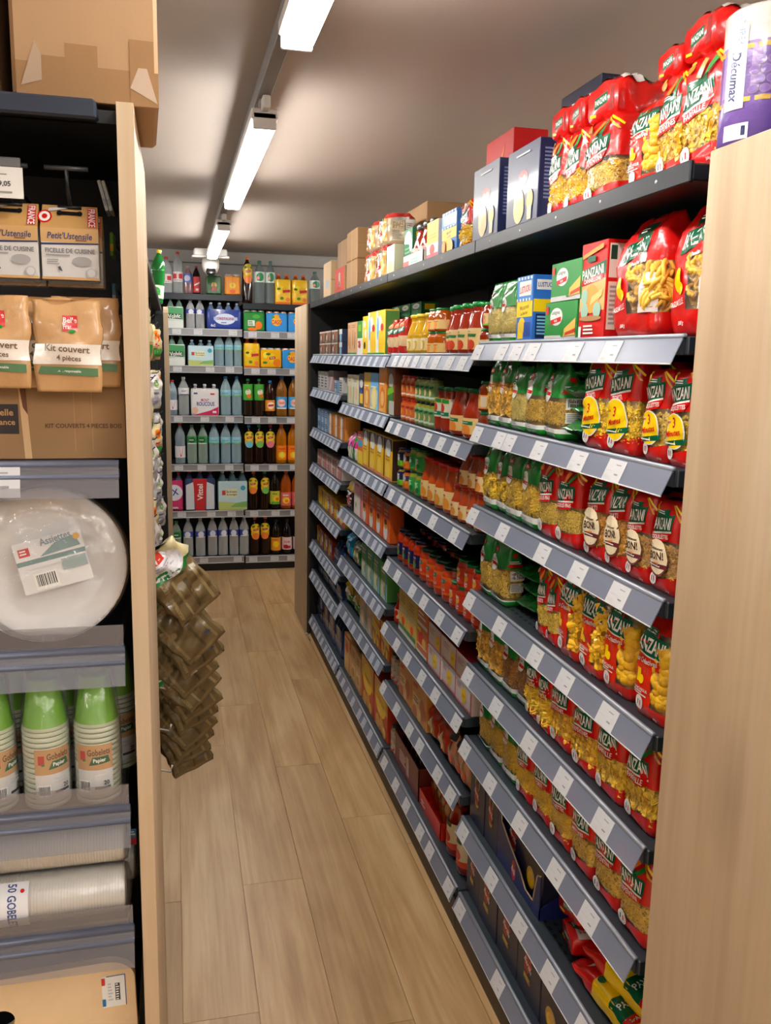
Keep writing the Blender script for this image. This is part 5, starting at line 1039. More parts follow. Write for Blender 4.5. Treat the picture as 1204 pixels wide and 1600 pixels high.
for i, (x, y, dz, rz) in enumerate([(.90, 1.455, .028, 8), (.99, 1.45, .028, 6), (.93, 1.445, .08, 11), (1.02, 1.45, .08, 8)]):
    place('spaghetti', (x, y-.15, z+dz), Euler((radians(-90), 0, radians(rz-4)), 'XYZ'), ('outer lower long spaghetti pack lying beside the near panel', 'inner lower long spaghetti pack lying beside the near panel', 'outer upper long spaghetti pack lying on two others', 'inner upper long spaghetti pack lying on two others')[i])
# sauce bay
jz = .0725
stock(2, 1, [('talltomato', 2.46), ('talltomato', 2.556), ('talltomato', 2.648), ('talltomato', 2.737, dict(dx=.02))])
stock(2, 1, [('jarorange', y, dict(lv='lower')) for y in (2.805, 2.878)]+[('jarorange', y, dict(lv='upper', dz=.0755)) for y in (2.805, 2.878)]+[('tallyellow', 2.965), ('tallyellow', 3.062), ('tallyellow', 3.158), ('sachet', 3.258, dict(sc=(.6,1,1))), ])
stock(2, 1, [('jarsmall', y, dict(lv='lower', dx=.01)) for y in (2.335, 2.39)]+[('jarsmall', 2.362, dict(lv='upper', dz=jz, dx=.01))])
stock(2, 2, [('widetomato', 2.473), ('widetomato', 2.61, dict(sc=(.9,.9,1))), ('picjar', 2.705), ('picjar', 2.782)]+[('greenbaby', 2.85+.058*i, dict(lv='lower', n=1)) for i in range(4)]+[('greenbaby', 2.85+.058*i, dict(lv='upper', dz=.0855)) for i in range(4)]+[('redbaby', 3.09+.066*i, dict(lv='lower')) for i in range(3)]+[('redbaby', 3.09+.066*i, dict(lv='upper', dz=.0855)) for i in range(3)])
stock(2, 2, [('jarcarrot', 2.345, dict(lv='lower', sc=(1,1,1.05))), ('jarcarrot', 2.345, dict(lv='upper', dz=.0895))])
stock(2, 3, [('redlidsmall', 2.345+.074*i, dict(lv='lower', n=0)) for i in range(4)]+[('redlidsmall', 2.345+.074*i, dict(lv='upper', dz=.1085)) for i in range(3)]+[('redlid', 2.65+.09*i, dict(n=1)) for i in range(4)]+[('grbaby', 3.0+.074*i, dict(lv='lower')) for i in range(2)]+[('grbaby', 3.0+.074*i, dict(lv='upper', dz=.0855)) for i in range(2)]+[('orbaby', 3.16+.069*i, dict(lv='lower', n=0)) for i in range(1)]+[('orbaby', 3.16, dict(lv='upper', dz=.0755)), ('bluebaby', 3.25, dict(lv='lower')), ('bluebaby', 3.25, dict(lv='upper', dz=.0755))])
stock(2, 4, [('salsasmall', 2.34+.072*i, dict(lv='lower')) for i in range(4)]+[('salsasmall', 2.34+.072*i, dict(lv='upper', dz=.0885)) for i in range(3)]+[('salsajar', 2.632+.09*i, dict(n=1)) for i in range(4)]+[('navyjar', 2.985+.077*i, dict(n=1, sc=(.88,.88,1))) for i in range(4)])
stock(2, 5, [('whitecherry', 2.385+.155*i, dict(lv='lower', rz=0)) for i in range(3)]+[('redtop', 2.385+.155*i, dict(lv='upper', dz=.0785, rz=0)) for i in range(3)]+[('sachetred', 2.855, dict(rz=0)), ('sachetyel', 2.995, dict(rz=0)), ('sachetyel', 3.125, dict(rz=0)), ('ketchup', 3.2475, dict(dx=.0)), ])
z = BAYS[2][2][4]+RH
b = B(); b.box(.839, 1.1, 2.31, 2.775, .1578, .1595, (150,20,34), 'card'); o = link('carton_lid', b.mesh('carton_lid')); o.location = (0, 0, z); tag(o, 'dark red card lid lying across the white cherry cartons', 'lid')
stock(2, 6, [('carrot', 2.36+.064*i) for i in range(3)]+[('rednet', 2.575), ('rednet', 2.7)]+[('croutons', 2.862, dict(rz=0, n=1)), ('croutons', 3.068, dict(rz=0, n=1, sc=(.9,1,1)))]+[('spicetin', 3.185+.048*i) for i in range(3)])
z = BAYS[2][2][6]+RH
stock(2, 7, [('ketchupglass', 2.39), ('ketchupglass', 2.5)])
tray('display_tray', 'tray', 'bright orange-red display tray of sachets on the bottom shelf', .838, 1.1, 2.575, 2.835, z, .06, .07, (214,40,20), [('b',.1,.2,.3,.6,'white',2)], .06)
stock(2, 7, [('carrot', 2.614+.06*i, dict(dx=.03+.004*i, dz=.004, sc=(1,1,1.3), desc='tall sachet in the orange-red tray')) for i in range(4)])
wr = tray('bottle_carton', 'carton', 'open dark red-brown carton of capped bottles on bottom shelf', .836, 1.12, 2.845, 3.19, z, .125, .13, (120,48,44), [('b',.2,.3,.5,.7,(214,190,190),4), ('q',[(.52,.2),(.62,.2),(.6,.8),(.5,.8)],(200,170,170))], .125)
vessel('capbottle', 'vinegar_bottle', 'bottle', 'dark capped bottle in red-brown carton', [(.022,0),(.026,.004),(.026,.12),(.018,.145),(.012,.16),(.012,.185)], (70,24,20), (.015, .175, .2, (30,26,28), 'plastic', 'cap'), None, None, None, n=14)
stock(2, 7, [('capbottle', 2.885+.062*i, dict(dx=.014, dz=.004)) for i in range(5)])
stock(2, 7, [('spicetin', 3.215+.047*i, dict(desc='pale spice jar')) for i in range(2)])
# cracker bay
stock(3, 1, [('sachet', 3.345+.0, dict(sc=(.6,1,1))), ('lemon', 3.60, dict(rz=0)), ('lemon', 3.765, dict(rz=0)), ('yellowdots', 3.902, dict(rz=0)), ('greenwhite', 4.02, dict(rz=0)), ('beige', 4.145, dict(rz=0)), ('beige', 4.253, dict(rz=0, sc=(.68,1,1))), ('sachet', 3.43, dict(sc=(.7,1,1)))])
stock(3, 1, [('greentall', 3.378+.155*i, dict(dx=.09, rz=0, sc=(1.2,1,.8), desc='set-back green carton')) for i in range(3)]+[('greentall', 3.378+.155*i, dict(dx=.09, dz=.1325, rz=0, sc=(1.2,1,.45), desc='upper set-back green carton')) for i in range(3)])
stock(3, 2, [('leek', 3.39, dict(rz=0)), ('orangebowl', 3.53, dict(rz=0)), ('mashblue', 3.69, dict(rz=0)), ('mash', 3.845, dict(rz=0)), ('bluepot', 3.968, dict(rz=0)), ('cream', 4.092, dict(rz=0)), ('cream', 4.226, dict(rz=0))])
stock(3, 3, [('flakes', 3.42, dict(rz=0)), ('flakes', 3.572, dict(rz=0)), ('flakes', 3.715, dict(rz=0)), ('flakes', 3.848, dict(rz=0, sc=(.9,1,1))), ('orblue', 3.975, dict(rz=0)), ('pinkbag', 4.17)])
stock(3, 4, [('orangechild', 3.425, dict(rz=0)), ('orangechild', 3.565, dict(rz=0)), ('orangechild', 3.7, dict(rz=0)), ('orangechild', 3.84, dict(rz=0)), ('pinkwhite', 4.01, dict(rz=0)), ('blackyel', 4.2)])
stock(3, 5, [('greenwheat', 3.45, dict(rz=0)), ('greenwheat', 3.585, dict(rz=0)), ('greenwheat', 3.715, dict(rz=0)), ('greenwheat', 3.845, dict(rz=0)), ('grbag', 4.02), ('bluebag', 4.205)])
stock(3, 6, [('nuggets', 3.405, dict(rz=0)), ('nuggets', 3.566, dict(rz=0)), ('peachgrey', 3.71, dict(rz=0)), ('peachgrey', 3.85, dict(rz=0)), ('yelgreen', 4.02), ('yelgreen', 4.205)])
stock(3, 7, [('semoule', 3.46, dict(rz=0)), ('semoule', 3.73, dict(rz=0)), ('tall_beige', 3.935, dict(rz=0)), ('tall_beige', 4.055, dict(rz=0)), ('redwhite', 4.215, dict(rz=0))])
# far bay
stock(4, 1, [('tartine', 4.68+.2*i, dict(lv=l, dz=d, rz=0)) for i in range(3) for l, d in (('lower', 0), ('upper', .0655))]+[('bluecan', 4.5, dict(lv=l, dz=d, rz=0)) for l, d in (('lower', 0), ('upper', .0655))])
stock(4, 2, [('tapenade', 5.18), ('tapenade', 5.06), ('tapenade', 4.94), ('chocopot', 4.78, dict(rz=0)), ('bluepack', 4.62, dict(rz=0)), ('tapenade', 4.48, dict(sc=(1,1,.8)))])
stock(4, 3, [('bluepack', 5.16-.125*i, dict(lv=l, dz=d, rz=0)) for i in range(3) for l, d in (('lower', 0), ('upper', .0605))]+[('orangepack', 4.74-.165*i, dict(lv=l, dz=d, rz=0)) for i in range(3) for l, d in (('lower', 0), ('upper', .0605))])
stock(4, 4, [('whitered', 5.14-.16*i, dict(lv=l, dz=d, rz=0)) for i in range(5) for l, d in (('lower', 0), ('upper', .0455))])
stock(4, 5, [('yellowgreen', 5.14, dict(rz=0)), ('yellowgreen', 4.99, dict(rz=0)), ('redyellow', 4.84, dict(rz=0)), ('redyellow', 4.69, dict(rz=0)), ('redyellow', 4.54, dict(rz=0)), ('redyellow', 4.4, dict(rz=0))])
stock(4, 6, [('redtin', 5.16-.14*i, dict(rz=0)) for i in range(4)])
# blue water packs on the low shelves
def wrappack(key, desc, nx, ny, r, h, bc, cc, wrapc, wraptop, front, mat='film', name='water_pack', alpha=None, side=None, neck=.42):
    W, D = nx*2*r, ny*2*r; b = B()
    pr = [(0, 0), (W/2, D/2)]
    n = 8; rc = r*.8; ring = []
    for (cx, cy, a0) in ((W/2-rc, D/2-rc, 0), (-W/2+rc, D/2-rc, pi/2), (-W/2+rc, -D/2+rc, pi), (W/2-rc, -D/2+rc, 3*pi/2)):
        for k in range(4): a = a0+pi/2*k/3; ring.append((cx+rc*cos(a), cy+rc*sin(a)))
    n = len(ring); v = []; hw = h*wraptop; zs = [(0, .97), (.02, 1), (hw*.5, 1.0), (hw*.9, 1), (hw, .96)]
    for z, s in zs: v += [(x*s, y*s, z) for x, y in ring]
    f = []
    for j in range(len(zs)-1):
        for k in range(n): f.append((j*n+k, j*n+(k+1) % n, (j+1)*n+(k+1) % n, (j+1)*n+k))
    f.append(tuple(range(n-1, -1, -1))); b.add(v, f, wrapc, mat, True)
    b.design(lambda u, vv, o: (u, -D/2-o-.0005, vv), W*.94, hw, front, 'film', clamp=True)
    if side: b.design(lambda u, vv, o: (W/2+o+.0005, u, vv), D*.9, hw, side, 'film')
    parts = [(name, b.mesh(key), 0)]
    bm = B(); bm.lathe([(r*.7, .003), (r*.94, .01), (r*.94, h*.62), (r*.86, h*.7), (r*.5, h*.86), (r*neck*.6, h*.91), (r*neck*.6, h*.94)], 12, bc, 'pet' if bc not in ('opaque',) else 'plastic')
    bm.lathe([(r*neck*.8, h*.935), (r*neck*.8, h*.99), (r*neck*.6, h)], 10, cc, 'plastic'); bme = bm.mesh(key+'_bottle')
    PR[key] = dict(name=name, cat='pack', desc=desc, parts=parts, dims=(W, D, h), bottles=(bme, nx, ny, r))
def placepack(key, loc, rz, label, group=None, scale=(1, 1, 1), part='bottle'):
    o = place(key, loc, (0, 0, rz), label, group, scale); me, nx, ny, r = PR[key]['bottles']
    for i in range(nx):
        for j in range(ny):
            c = link(part, me, o); c.location = ((i-(nx-1)/2)*2*r, (j-(ny-1)/2)*2*r, 0)
    return o
wrappack('navywater', '', 3, 2, .034, .2, (60,90,150), 'blue', (40,70,140), .7, [('r',.0,.3,1,.6,(30,50,110)), ('b',.1,.4,.9,.5,'lblue',1), ('r',.33,0,.35,1,(80,110,170)), ('r',.66,0,.68,1,(80,110,170))])
for row, h_ in ((7, .62), (8, 1.05)):
    z = BAYS[4][2][row-1]+RH+.001
    for i in range(4): placepack('navywater', (.91, 5.13-.212*i, z), -pi/2, '%s shrink-wrapped blue water pack from far wooden panel, %s shelf, far bay' % (ORD[i], ORD[row-1]), 'water packs in the far bay', (1, 1, h_))
placepack('navywater', (.91, 4.56, BAYS[4][2][5]+RH+.001), -pi/2, 'shrink-wrapped blue water pack on sixth shelf, far bay', 'water packs in the far bay', (1, 1, .62))
# goods along the top shelf
HRED, HBLUE = 1.6, 1.95
TZ = 2.056
stock(1, 0, [('farfalle', 1.345, dict(sc=(1,1,.95))), ('serpent', 1.432, dict(sc=(.75,1,.95))), ('conchiglie', 1.525, dict(sc=(.9,1,.8), desc='red and clear creative pasta bag')), ('serpentini', 1.695, dict(sc=(1.15,1.2,.92), desc='wide red serpentini pasta bag')), ('tortip', 1.808, dict(sc=(.85,1,.92))), ('tortip', 1.896, dict(sc=(.8,1,.94))), ('barillatop', 2.10, dict(rz=0)), ('barillatop', 2.36, dict(rz=0, sc=(1,1,1.04)))], z=TZ, where='shelving top, pasta bay')
for i, (k, y, dz, sc_) in enumerate([('redlying', 1.368, .178, (1.0,1.1,1.0)), ('redlying', 1.455, .165, (.7,.9,.9)), ('redlying', 1.70, .166, (1.0,1.3,.9)), ('redlying', 1.815, .17, (.75,1.1,.85)), ('redlying', 1.9, .172, (.7,1.1,.85))]):
    place('redlying', (.98-.14, y, TZ+dz+.03), Euler((radians(-90), 0, radians(-90+((i*7) % 5-2)*3))), '%s red pasta bag from near end lying on top of the standing bags' % ORD[i], 'red bags lying on the shelving top', sc_)
stock(1, 0, [('panzanired', 2.635, dict(dx=.135, rz=0, sc=(.76,1.2,HRED))), ('bluebig', 2.24, dict(dx=.21, rz=0, sc=(.9,1,HBLUE)))], z=TZ, where='shelving top, behind others')
stock(2, 0, [('macaroni', 2.53, dict(desc='slim red and gold pasta bag', sc=(1.15,1,.78))), ('lustucru2', 2.685, dict(rz=0)), ('yelpink', 2.86, dict(rz=0)), ('greentall', 3.30, dict(rz=0, dx=.03)), ('creambox', 3.45, dict(rz=0))], z=TZ, where='shelving top, sauce bay')
tray('display_tray', 'tray', 'white and pink cardboard tray of sauce bottles on shelving top', .83, .93, 2.95, 3.215, TZ, .05, .05, (226,214,206), [('r',.0,.0,.3,.6,(210,70,60)), ('b',.4,.3,.9,.7,(130,190,170),2)], .05)
vessel('wrapbottle', 'sauce_bottle', 'bottle', 'red sauce bottle in the white and pink tray', [(.03,0),(.036,.01),(.036,.05),(.026,.1),(.018,.125),(.018,.14)], (160,50,24), (.021, .135, .155, (70,70,74), 'lid', 'lid'), (.02, .07, .036), (210,190,180), [('d',.5,.5,.2,.2,(190,50,40))], n=16)
stock(2, 0, [('wrapbottle', 2.998+.08*i, dict(dx=.014, dz=.005)) for i in range(3)], z=TZ, where='shelving top')
stock(3, 0, [('noodle', y, dict(lv=l, dz=d, rz=r_, sc=(.92,1,1.0 if l == 'upper' else 1.12))) for l, d, ys, r_ in (('lower', 0, (3.62, 3.83), 0), ('upper', .1345, (3.6, 3.81), -3)) for y in ys]+[('brownbig', 3.80, dict(dx=.165, rz=0, desc='large plain brown box behind the noodles', sc=(.9,.7,1)))], z=TZ, where='shelving top, cracker bay')
stock(3, 0, [('brownmid', 4.24, dict(lv=l, dz=d, rz=0)) for l, d in (('lower', 0), ('upper', .1405))], z=TZ, where='shelving top, cracker bay')
stock(4, 0, [('brownred', 4.54, dict(rz=0, sc=(.95,1,.85))), ('brownmid', 4.6, dict(dx=.02, dz=.1365, rz=0, desc='brown box stacked on the red-fronted box')), ('brownopen', 4.92, dict(rz=0))], z=TZ, where='shelving top, far bay')
# paper towel pack on the near end unit
b = B(); R_ = .062
for q, (cx, cy) in enumerate(((0, 0), (.127, 0), (0, -.127), (.127, -.127))):
    b.lathe([(R_*.9, 0), (R_, .006), (R_, .085), (R_, .17), (R_, .225), (R_*.9, .232), (R_*.3, .228)], 28, 'white', 'film', cx=cx, cy=cy, colf=lambda i: col(C['purple'] if i < 2 else (150,126,180) if i < 3 else (206,200,192)))
    S = cyl_S(R_+.0006, cx, cy); A = R_*3.1
    S = (lambda cx, cy: lambda u, v, o: (cx-(R_+.0006+o)*cos(u/R_+.5), cy-(R_+.0006+o)*sin(u/R_+.5), v))(cx, cy)
    def rect(u0, u1, z0, z1, c, o): b.patch(S, [(u0, z0), (u1, z0), (u1, z1), (u0, z1)], c, 'film', o, 14, 1)
    rect(-A, A, .07, .165, (112,86,152), .0003); rect(-A, A, .07, .078, 'gold', .0006); rect(-A, A, .157, .165, 'gold', .0006)
    rect(-.034, .0, .06, .2, (212,208,204), .0009); b.text(S, 'Décumax', -.017, .115, .017, (50,60,110), 'film', .0012, -pi/2, .085, .3)
    b.text(S, 'SUPER', -.010, .185, .011, (90,110,140), 'film', .0012, -pi/2, .045); b.text(S, 'absorbant', -.024, .185, .008, (90,110,140), 'film', .0012, -pi/2, .045)
    for i in range(5):
        for j in range(4): b.disk(S, .012+.016*i+.008*(j % 2), .088+.016*j, .0075, .0075, (150,124,150), 'film', .0006, 14); b.disk(S, .012+.016*i+.008*(j % 2), .088+.016*j, .0062, .0062, (128,100,170), 'film', .0009, 14)
    rect(-.03, .01, .008, .035, (236,236,236), .0009); rect(.0, .006, .014, .03, 'navy', .0012)
o = link('paper_towel_roll', b.mesh('paper_towel_roll')); o.location = (.862, 1.214, 2.0575); o.scale = (1, 1, .82); tag(o, 'white and purple wrapped paper towel pack on the near end unit', 'paper towels')

# ------------------------------------------------------------------ end unit of paper goods, facing the camera
def pf(px, y=1.25): return px
bigbox('boxtop', .215, .25, .42, 'large taped cardboard box', [])
def topbox(key, W, D, H):
    b = B(); b.box(-W/2, W/2, -D/2, D/2, 0, H, (162,128,92), 'kraft', .005)
    S = lambda u, v, o: (u, -D/2-o, v); t = (142,106,66)
    b.design(S, W, H, [('q',[(.03,.0),(1,.0),(1,.10),(.03,.10)],t), ('r',.20,.0,.36,.12,t), ('r',.36,.0,.58,.16,t), ('r',.80,.0,.97,.19,t), ('q',[(.06,.03),(.2,.05),(.2,.12),(.16,.16)],(162,138,114)), ('q',[(.80,.05),(.99,.01),(.92,.11),(.86,.11)],(176,154,134))], 'kraft')
    b.design(lambda u, v, o: (u, v-D/2, -o), W, D, [], 'kraft')
    reg(key, 'cardboard_box', 'box', '', [('cardboard_box', b.mesh(key), 0)], (W, D, H))
topbox('boxtop', .178, .24, .42)
place('boxtop', (-.105, 1.366, 2.056), (0, 0, radians(2)), 'large taped cardboard box overhanging the oak edge on top', None)
place('boxtop', (-.297, 1.36, 2.056), (0, 0, 0), 'large cardboard box mostly cut off beside the taped one', None)
# hanging cards of kitchen string
def stringcard():
    c = B(); W = .072; t = .03
    c.box(-W/2, W/2, -t, 0, 0, .066, (205,204,202), 'card', .001)
    v = [(-W/2, -t, .066), (W/2, -t, .066), (W/2*.96, -.003, .098), (-W/2*.96, -.003, .098), (-W/2, 0, .066), (W/2, 0, .066), (W/2*.96, 0, .098), (-W/2*.96, 0, .098)]
    c.add(v, [(0,1,2,3), (5,4,7,6), (3,2,6,7), (1,5,6,2), (4,0,3,7)], (196,152,92), 'card')
    S = lambda u, z, o: (u, -t-o, z)
    c.design(S, W, .066, [('r',0,.72,1,1,(198,156,98)), ('q',[(0,.66),(1,.70),(1,.73),(0,.70)],'navy'), ('t',"Petit'Ustensile",.5,.85,.13,(50,60,100),0,.78,.2), ('b',.6,.74,.86,.79,(120,80,50),1), ('t','FICELLE DE CUISINE',.5,.56,.09,(110,110,112),0,.86), ('b',.08,.44,.5,.5,(150,150,150),1), ('d',.70,.36,.17,.09,(160,160,160)), ('r',0,.0,1,.05,(206,160,100)), ('b',.1,.28,.36,.40,(150,150,150),3), ('q',[(.3,.18),(.36,.16),(.32,.26),(.28,.24)],(70,70,70)), ('d',.86,.14,.09,.09,(180,180,180)), ('d',.86,.14,.07,.07,(206,206,206))], 'card')
    S2 = lambda u, z, o: (u*(1-.04*z/.03), -t+z*(t-.003)/.032-o*.7, .066+z+o*.7)
    c.design(S2, W, .03, [('d',.06,.5,.13,.13,'red'), ('d',.06,.5,.1,.1,'white'), ('d',.06,.5,.05,.05,'red'), ('r',.82,.05,.97,.98,(200,40,40)), ('t','FRANCE',.895,.5,.3,'white',-90,.36), ('r',.3,.58,.70,.75,'black'), ('d',.32,.66,.05,.05,'black'), ('d',.68,.66,.05,.05,'black'), ('q',[(.12,.7),(.5,.9),(.5,1),(.12,.85)],'lgrey')], 'card')
    reg('stringcard', 'string_card', 'kitchen string', '', [('string_card', c.mesh('string_card'), 0)], (W, t, .1))
stringcard()
for i, x in enumerate((-.131, -.205)):
    place('stringcard', (x, 1.285, 1.834), (0, 0, radians(1.5-3*i)), ('brown and white kitchen string card under the black hook', 'brown and white kitchen string card cut by the photo edge')[i], None)
    place('stringcard', (x+.004, 1.32, 1.827), (0, 0, radians(-2)), ('kitchen string card hanging behind the one under the black hook', 'kitchen string card hanging behind the cut-off one')[i], None)
    b = B(); b.tube([(0, -.02, .07), (0, -.012, .045), (0, .01, .03), (0, .1, .03), (0, .36, .04)], .0028, (40,42,46), 'steel', 8); b.tube([(-.027, -.02, .071), (.027, -.02, .071)], .0032, (60,62,66), 'steel', 8)
    b.tube([(-.015, .003, .026), (.015, .003, .026)], .003, (30,30,32), 'steel', 6)
    o = link('display_hook', b.mesh('display_hook')); o.location = (x, 1.275, 1.9035)
    tag(o, ('black T-ended display hook holding the whole string card', 'black display hook holding the cut-off string card')[i], 'hook')
b = B(); b.box(-.05, .024, 0, .0012, 0, .038, 'white', 'paper'); b.box(-.05, .022, -.001, .003, .038, .05, (96,98,102), 'plastic', .001)
b.design(lambda u, v, o: (u-.013, -o, v), .074, .038, [('b',.5,.72,.85,.8,'grey',1), ('t','9,05',.7,.45,.2,'dgrey',0,.3), ('b',.6,.12,.85,.25,'grey',1)], 'paper')
o = link('price_card', b.mesh('price_card')); o.location = (-.207, 1.246, 1.932); tag(o, 'white price card on a grey holder above the cut-off string card', 'price card')
b = B(); b.tube([(0, 0, 0), (0, .36, 0)], .003, (50,52,56), 'steel', 6); c = link('holder_arm', b.mesh('holder_arm'), o); c.location = (-.02, 0, .05)
for i, (x, z, c, c2) in enumerate(((-.094, 1.952, 'white', 'lgrey'), (-.088, 1.952, 'white', 'lgrey'), (-.089, 1.886, 'lime', 'yel'), (-.088, 1.81, 'lblue', 'white'), (-.088, 1.762, 'white', 'dgrey'))):
    b = B(); b.box(-.0025, .0025, 0, .06, 0, .035 if i > 1 else .045, c, 'card', .0008); b.design(lambda u, v, o: (u, -o, v), .005, .035, [('r',0,.2,1,.5,c2)], 'card'); b.design(lambda u, v, o: (-.0025-o, .03-u, v), .06, .035, [('r',.1,.2,.9,.5,c2), ('b',.1,.6,.8,.9,'dgrey',2)], 'card')
    o = link('utensil_pack', b.mesh('utensil_pack')); o.location = (x, 1.44, z); o.rotation_euler = (0, radians(-14 if i < 2 else 0), 0)
    tag(o, ('slanted white packet edge behind the oak panel top', 'second slanted white packet edge behind the oak panel top', 'small lime green packet edge beside the oak panel', 'small light blue packet edge beside the oak panel', 'small white and grey packet edge beside the oak panel')[i], 'packet')
    b = B(); b.tube([(0, 0, 0), (0, .165, .0)], .002, (40,42,46), 'steel', 6); oo = link('peg', b.mesh('peg'), o); oo.location = (0, .03, .03)
# carton of cutlery kits
b = B(); x0, x1, y0, y1, h = -.245, -.068, 1.262, 1.5, .19; t = .003
b.box(x0, x1, y0, y1, 0, t, 'kraft', 'kraft')
kc = (158,122,82)
b.box(x1-t, x1, y0, y1, t, h+.006, kc, 'kraft'); b.box(x0, x1, y1-t, y1, t, h+.01, kc, 'kraft')
pts = [(x0, .15), (-.214, .15), (-.210, .116), (-.200, .1), (-.196, .12), (-.15, .116), (-.12, .118), (-.1, .13), (-.095, .165), (-.085, .188), (x1-t, .19)]
for (xa, za), (xb, zb) in zip(pts, pts[1:]):
    v = [(xa, y0, t), (xb, y0, t), (xb, y0, zb), (xa, y0, za)]; v += [(p[0], y0+t, p[2]) for p in v]
    b.add(v, [(0,1,2,3), (7,6,5,4), (0,4,5,1), (1,5,6,2), (2,6,7,3), (3,7,4,0)], kc, 'kraft')
S = lambda u, v, o: (u, y0-o, v)
b.patch(S, [(-.200, .0), (-.191, .0), (-.196, .1), (-.205, .1)], (216,180,134), 'kraft', .0004); b.patch(S, [(-.200, .07), (-.194, .06), (-.196, .112), (-.205, .112)], (110,66,40), 'kraft', .0008)
b.text(S, 'KIT COUVERTS 4 PIECES BOIS', -.1225, .045, .0062, (96,64,44), 'kraft', .0006, 0, .1)
b.patch(S, [(-.2445, .034), (-.206, .034), (-.206, .074), (-.2445, .074)], (52,44,44), 'kraft', .0005); b.text(S, 'Belle', -.224, .063, .009, (190,146,96), 'kraft', .0008); b.text(S, 'France', -.225, .05, .008, (190,146,96), 'kraft', .0008, 0, .034)
for u in (-.135, -.112): b.patch(S, [(u, .01), (u+.001, .01), (u+.001, .11), (u, .11)], (182,138,90), 'kraft', .0004)
o = link('cutlery_carton', b.mesh('cutlery_carton')); o.location = (0, 0, 1.595); tag(o, 'torn kraft carton printed with cutlery kit wording under string cards', 'carton')
kit = [('r',.0,.30,1,.52,(236,228,218)), ('r',.44,.66,.66,.83,(206,40,46)), ('t','Belle',.55,.78,.06,'white',0,.2), ('t','France',.55,.71,.055,'white',0,.2), ('d',.58,.66,.05,.03,'lgreen'), ('q',[(.05,.20),(.95,.17),(.95,.26),(.1,.28)],(80,120,80)), ('t','Bois responsable',.52,.225,.035,'white',-2,.7), ('t','Kit couvert',.5,.47,.075,(120,96,70),-3,.72), ('t','4 pièces',.52,.36,.075,(120,96,70),-3,.5)]
pouch('cutlery', 'cutlery_kit', 'cutlery kit', '', .083, .012, .118, lambda m: (198,156,108), kit, 'flat', 'film', .0016)
for i, (x, y, z, rz, rx) in enumerate(((-.134, 1.218, 1.688, -2, -2), (-.170, 1.2385, 1.692, 3, -2), (-.222, 1.220, 1.692, -2, -2), (-.112, 1.2425, 1.694, 4, -2), (-.117, 1.294, 1.69, 0, 0), (-.15, 1.29, 1.69, -6, 0), (-.2, 1.29, 1.69, 3, 0), (-.12, 1.32, 1.69, -3, 0), (-.18, 1.33, 1.69, 5, 0))):
    place('cutlery', (x, y, z-.002*i*(i > 4)), Euler((radians(rx), 0, radians(rz))), ('kraft cutlery kit bag in front of all the others', 'kraft cutlery kit bag second in front, partly covered', 'kraft cutlery kit bag cut by the photo edge', 'kraft cutlery kit bag tilted behind the front one', 'kraft cutlery kit bag deepest beside the oak panel')[i] if i < 5 else 'kraft cutlery kit bag hidden inside the carton, %s along the rows behind' % ORD[i-5], 'cutlery kits packed in the carton')
# pack of round plates
b = B(); R_ = .107
prof = [(.001, .0), (R_*.66, .0), (R_*.74, -.004), (R_*.80, -.012), (R_*.97, -.017), (R_, -.016), (R_, .0), (R_, .03), (R_*.78, .045), (.001, .045)]
n = 96; v = []; f = []
for r_, y in prof:
    for k in range(n):
        a = 2*pi*k/n; fl_ = (.0024 if (k % 2) and R_*.74 < r_ < R_*1.01 and y < 0 else 0); v.append((r_*cos(a), y-fl_, r_*sin(a)+R_))
for i in range(len(prof)-1):
    for k in range(n): f.append((i*n+k, i*n+(k+1) % n, (i+1)*n+(k+1) % n, (i+1)*n+k))
b.add(v, f, (218,216,214), 'matte', True)
o = link('plate_stack', b.mesh('plate_stack')); o.location = (-.178, 1.25, 1.3405); o.rotation_euler = (radians(-6), 0, 0)
tag(o, 'round stack of white paper plates wrapped in clear film', 'paper plates')
l = B(); S = lambda u, w, o_: (u*cos(.24)-w*sin(.24), -.0185-o_, R_+u*sin(.24)+w*cos(.24))
l.design(lambda u, w, o_: S(u, w-.0, o_), .092, .072, [('r',0,0,1,1,(224,224,224)), ('r',.0,.55,1,.64,(110,140,140)), ('r',.06,.72,.22,.88,(206,60,64)), ('b',.08,.75,.2,.86,'white',2), ('q',[(.35,.66),(.95,.7),(.9,.92),(.6,.86)],(120,150,150)), ('t','Assiettes',.62,.94,.14,(130,150,160),4,.46), ('d',.92,.88,.05,.05,(220,170,80)), ('c',.18,.04,.52,.36), ('r',.62,.3,.98,.52,(150,170,170)), ('b',.1,.44,.9,.5,'lgrey',1)], 'paper')
lb = link('label', l.mesh('label'), o); lb.location = (.018, 0, -.03)
w_ = B(); v = []; f = []; rings = [(.001, -.0205), (R_*.7, -.0215), (R_*.98, -.020), (R_*1.035, -.004), (R_*1.03, .03), (R_*.8, .048)]
for r_, y in rings:
    for k in range(48): a = 2*pi*k/48; e = .0016*sin(k*5.1)*(r_ > .02); v.append((r_*cos(a), y+e, R_+max(-R_, r_*sin(a))))
for i in range(len(rings)-1):
    for k in range(48): f.append((i*48+k, i*48+(k+1) % 48, (i+1)*48+(k+1) % 48, (i+1)*48+k))
w_.add(v, f, 'white', 'clear', True); link('film_wrap', w_.mesh('film_wrap'), o)
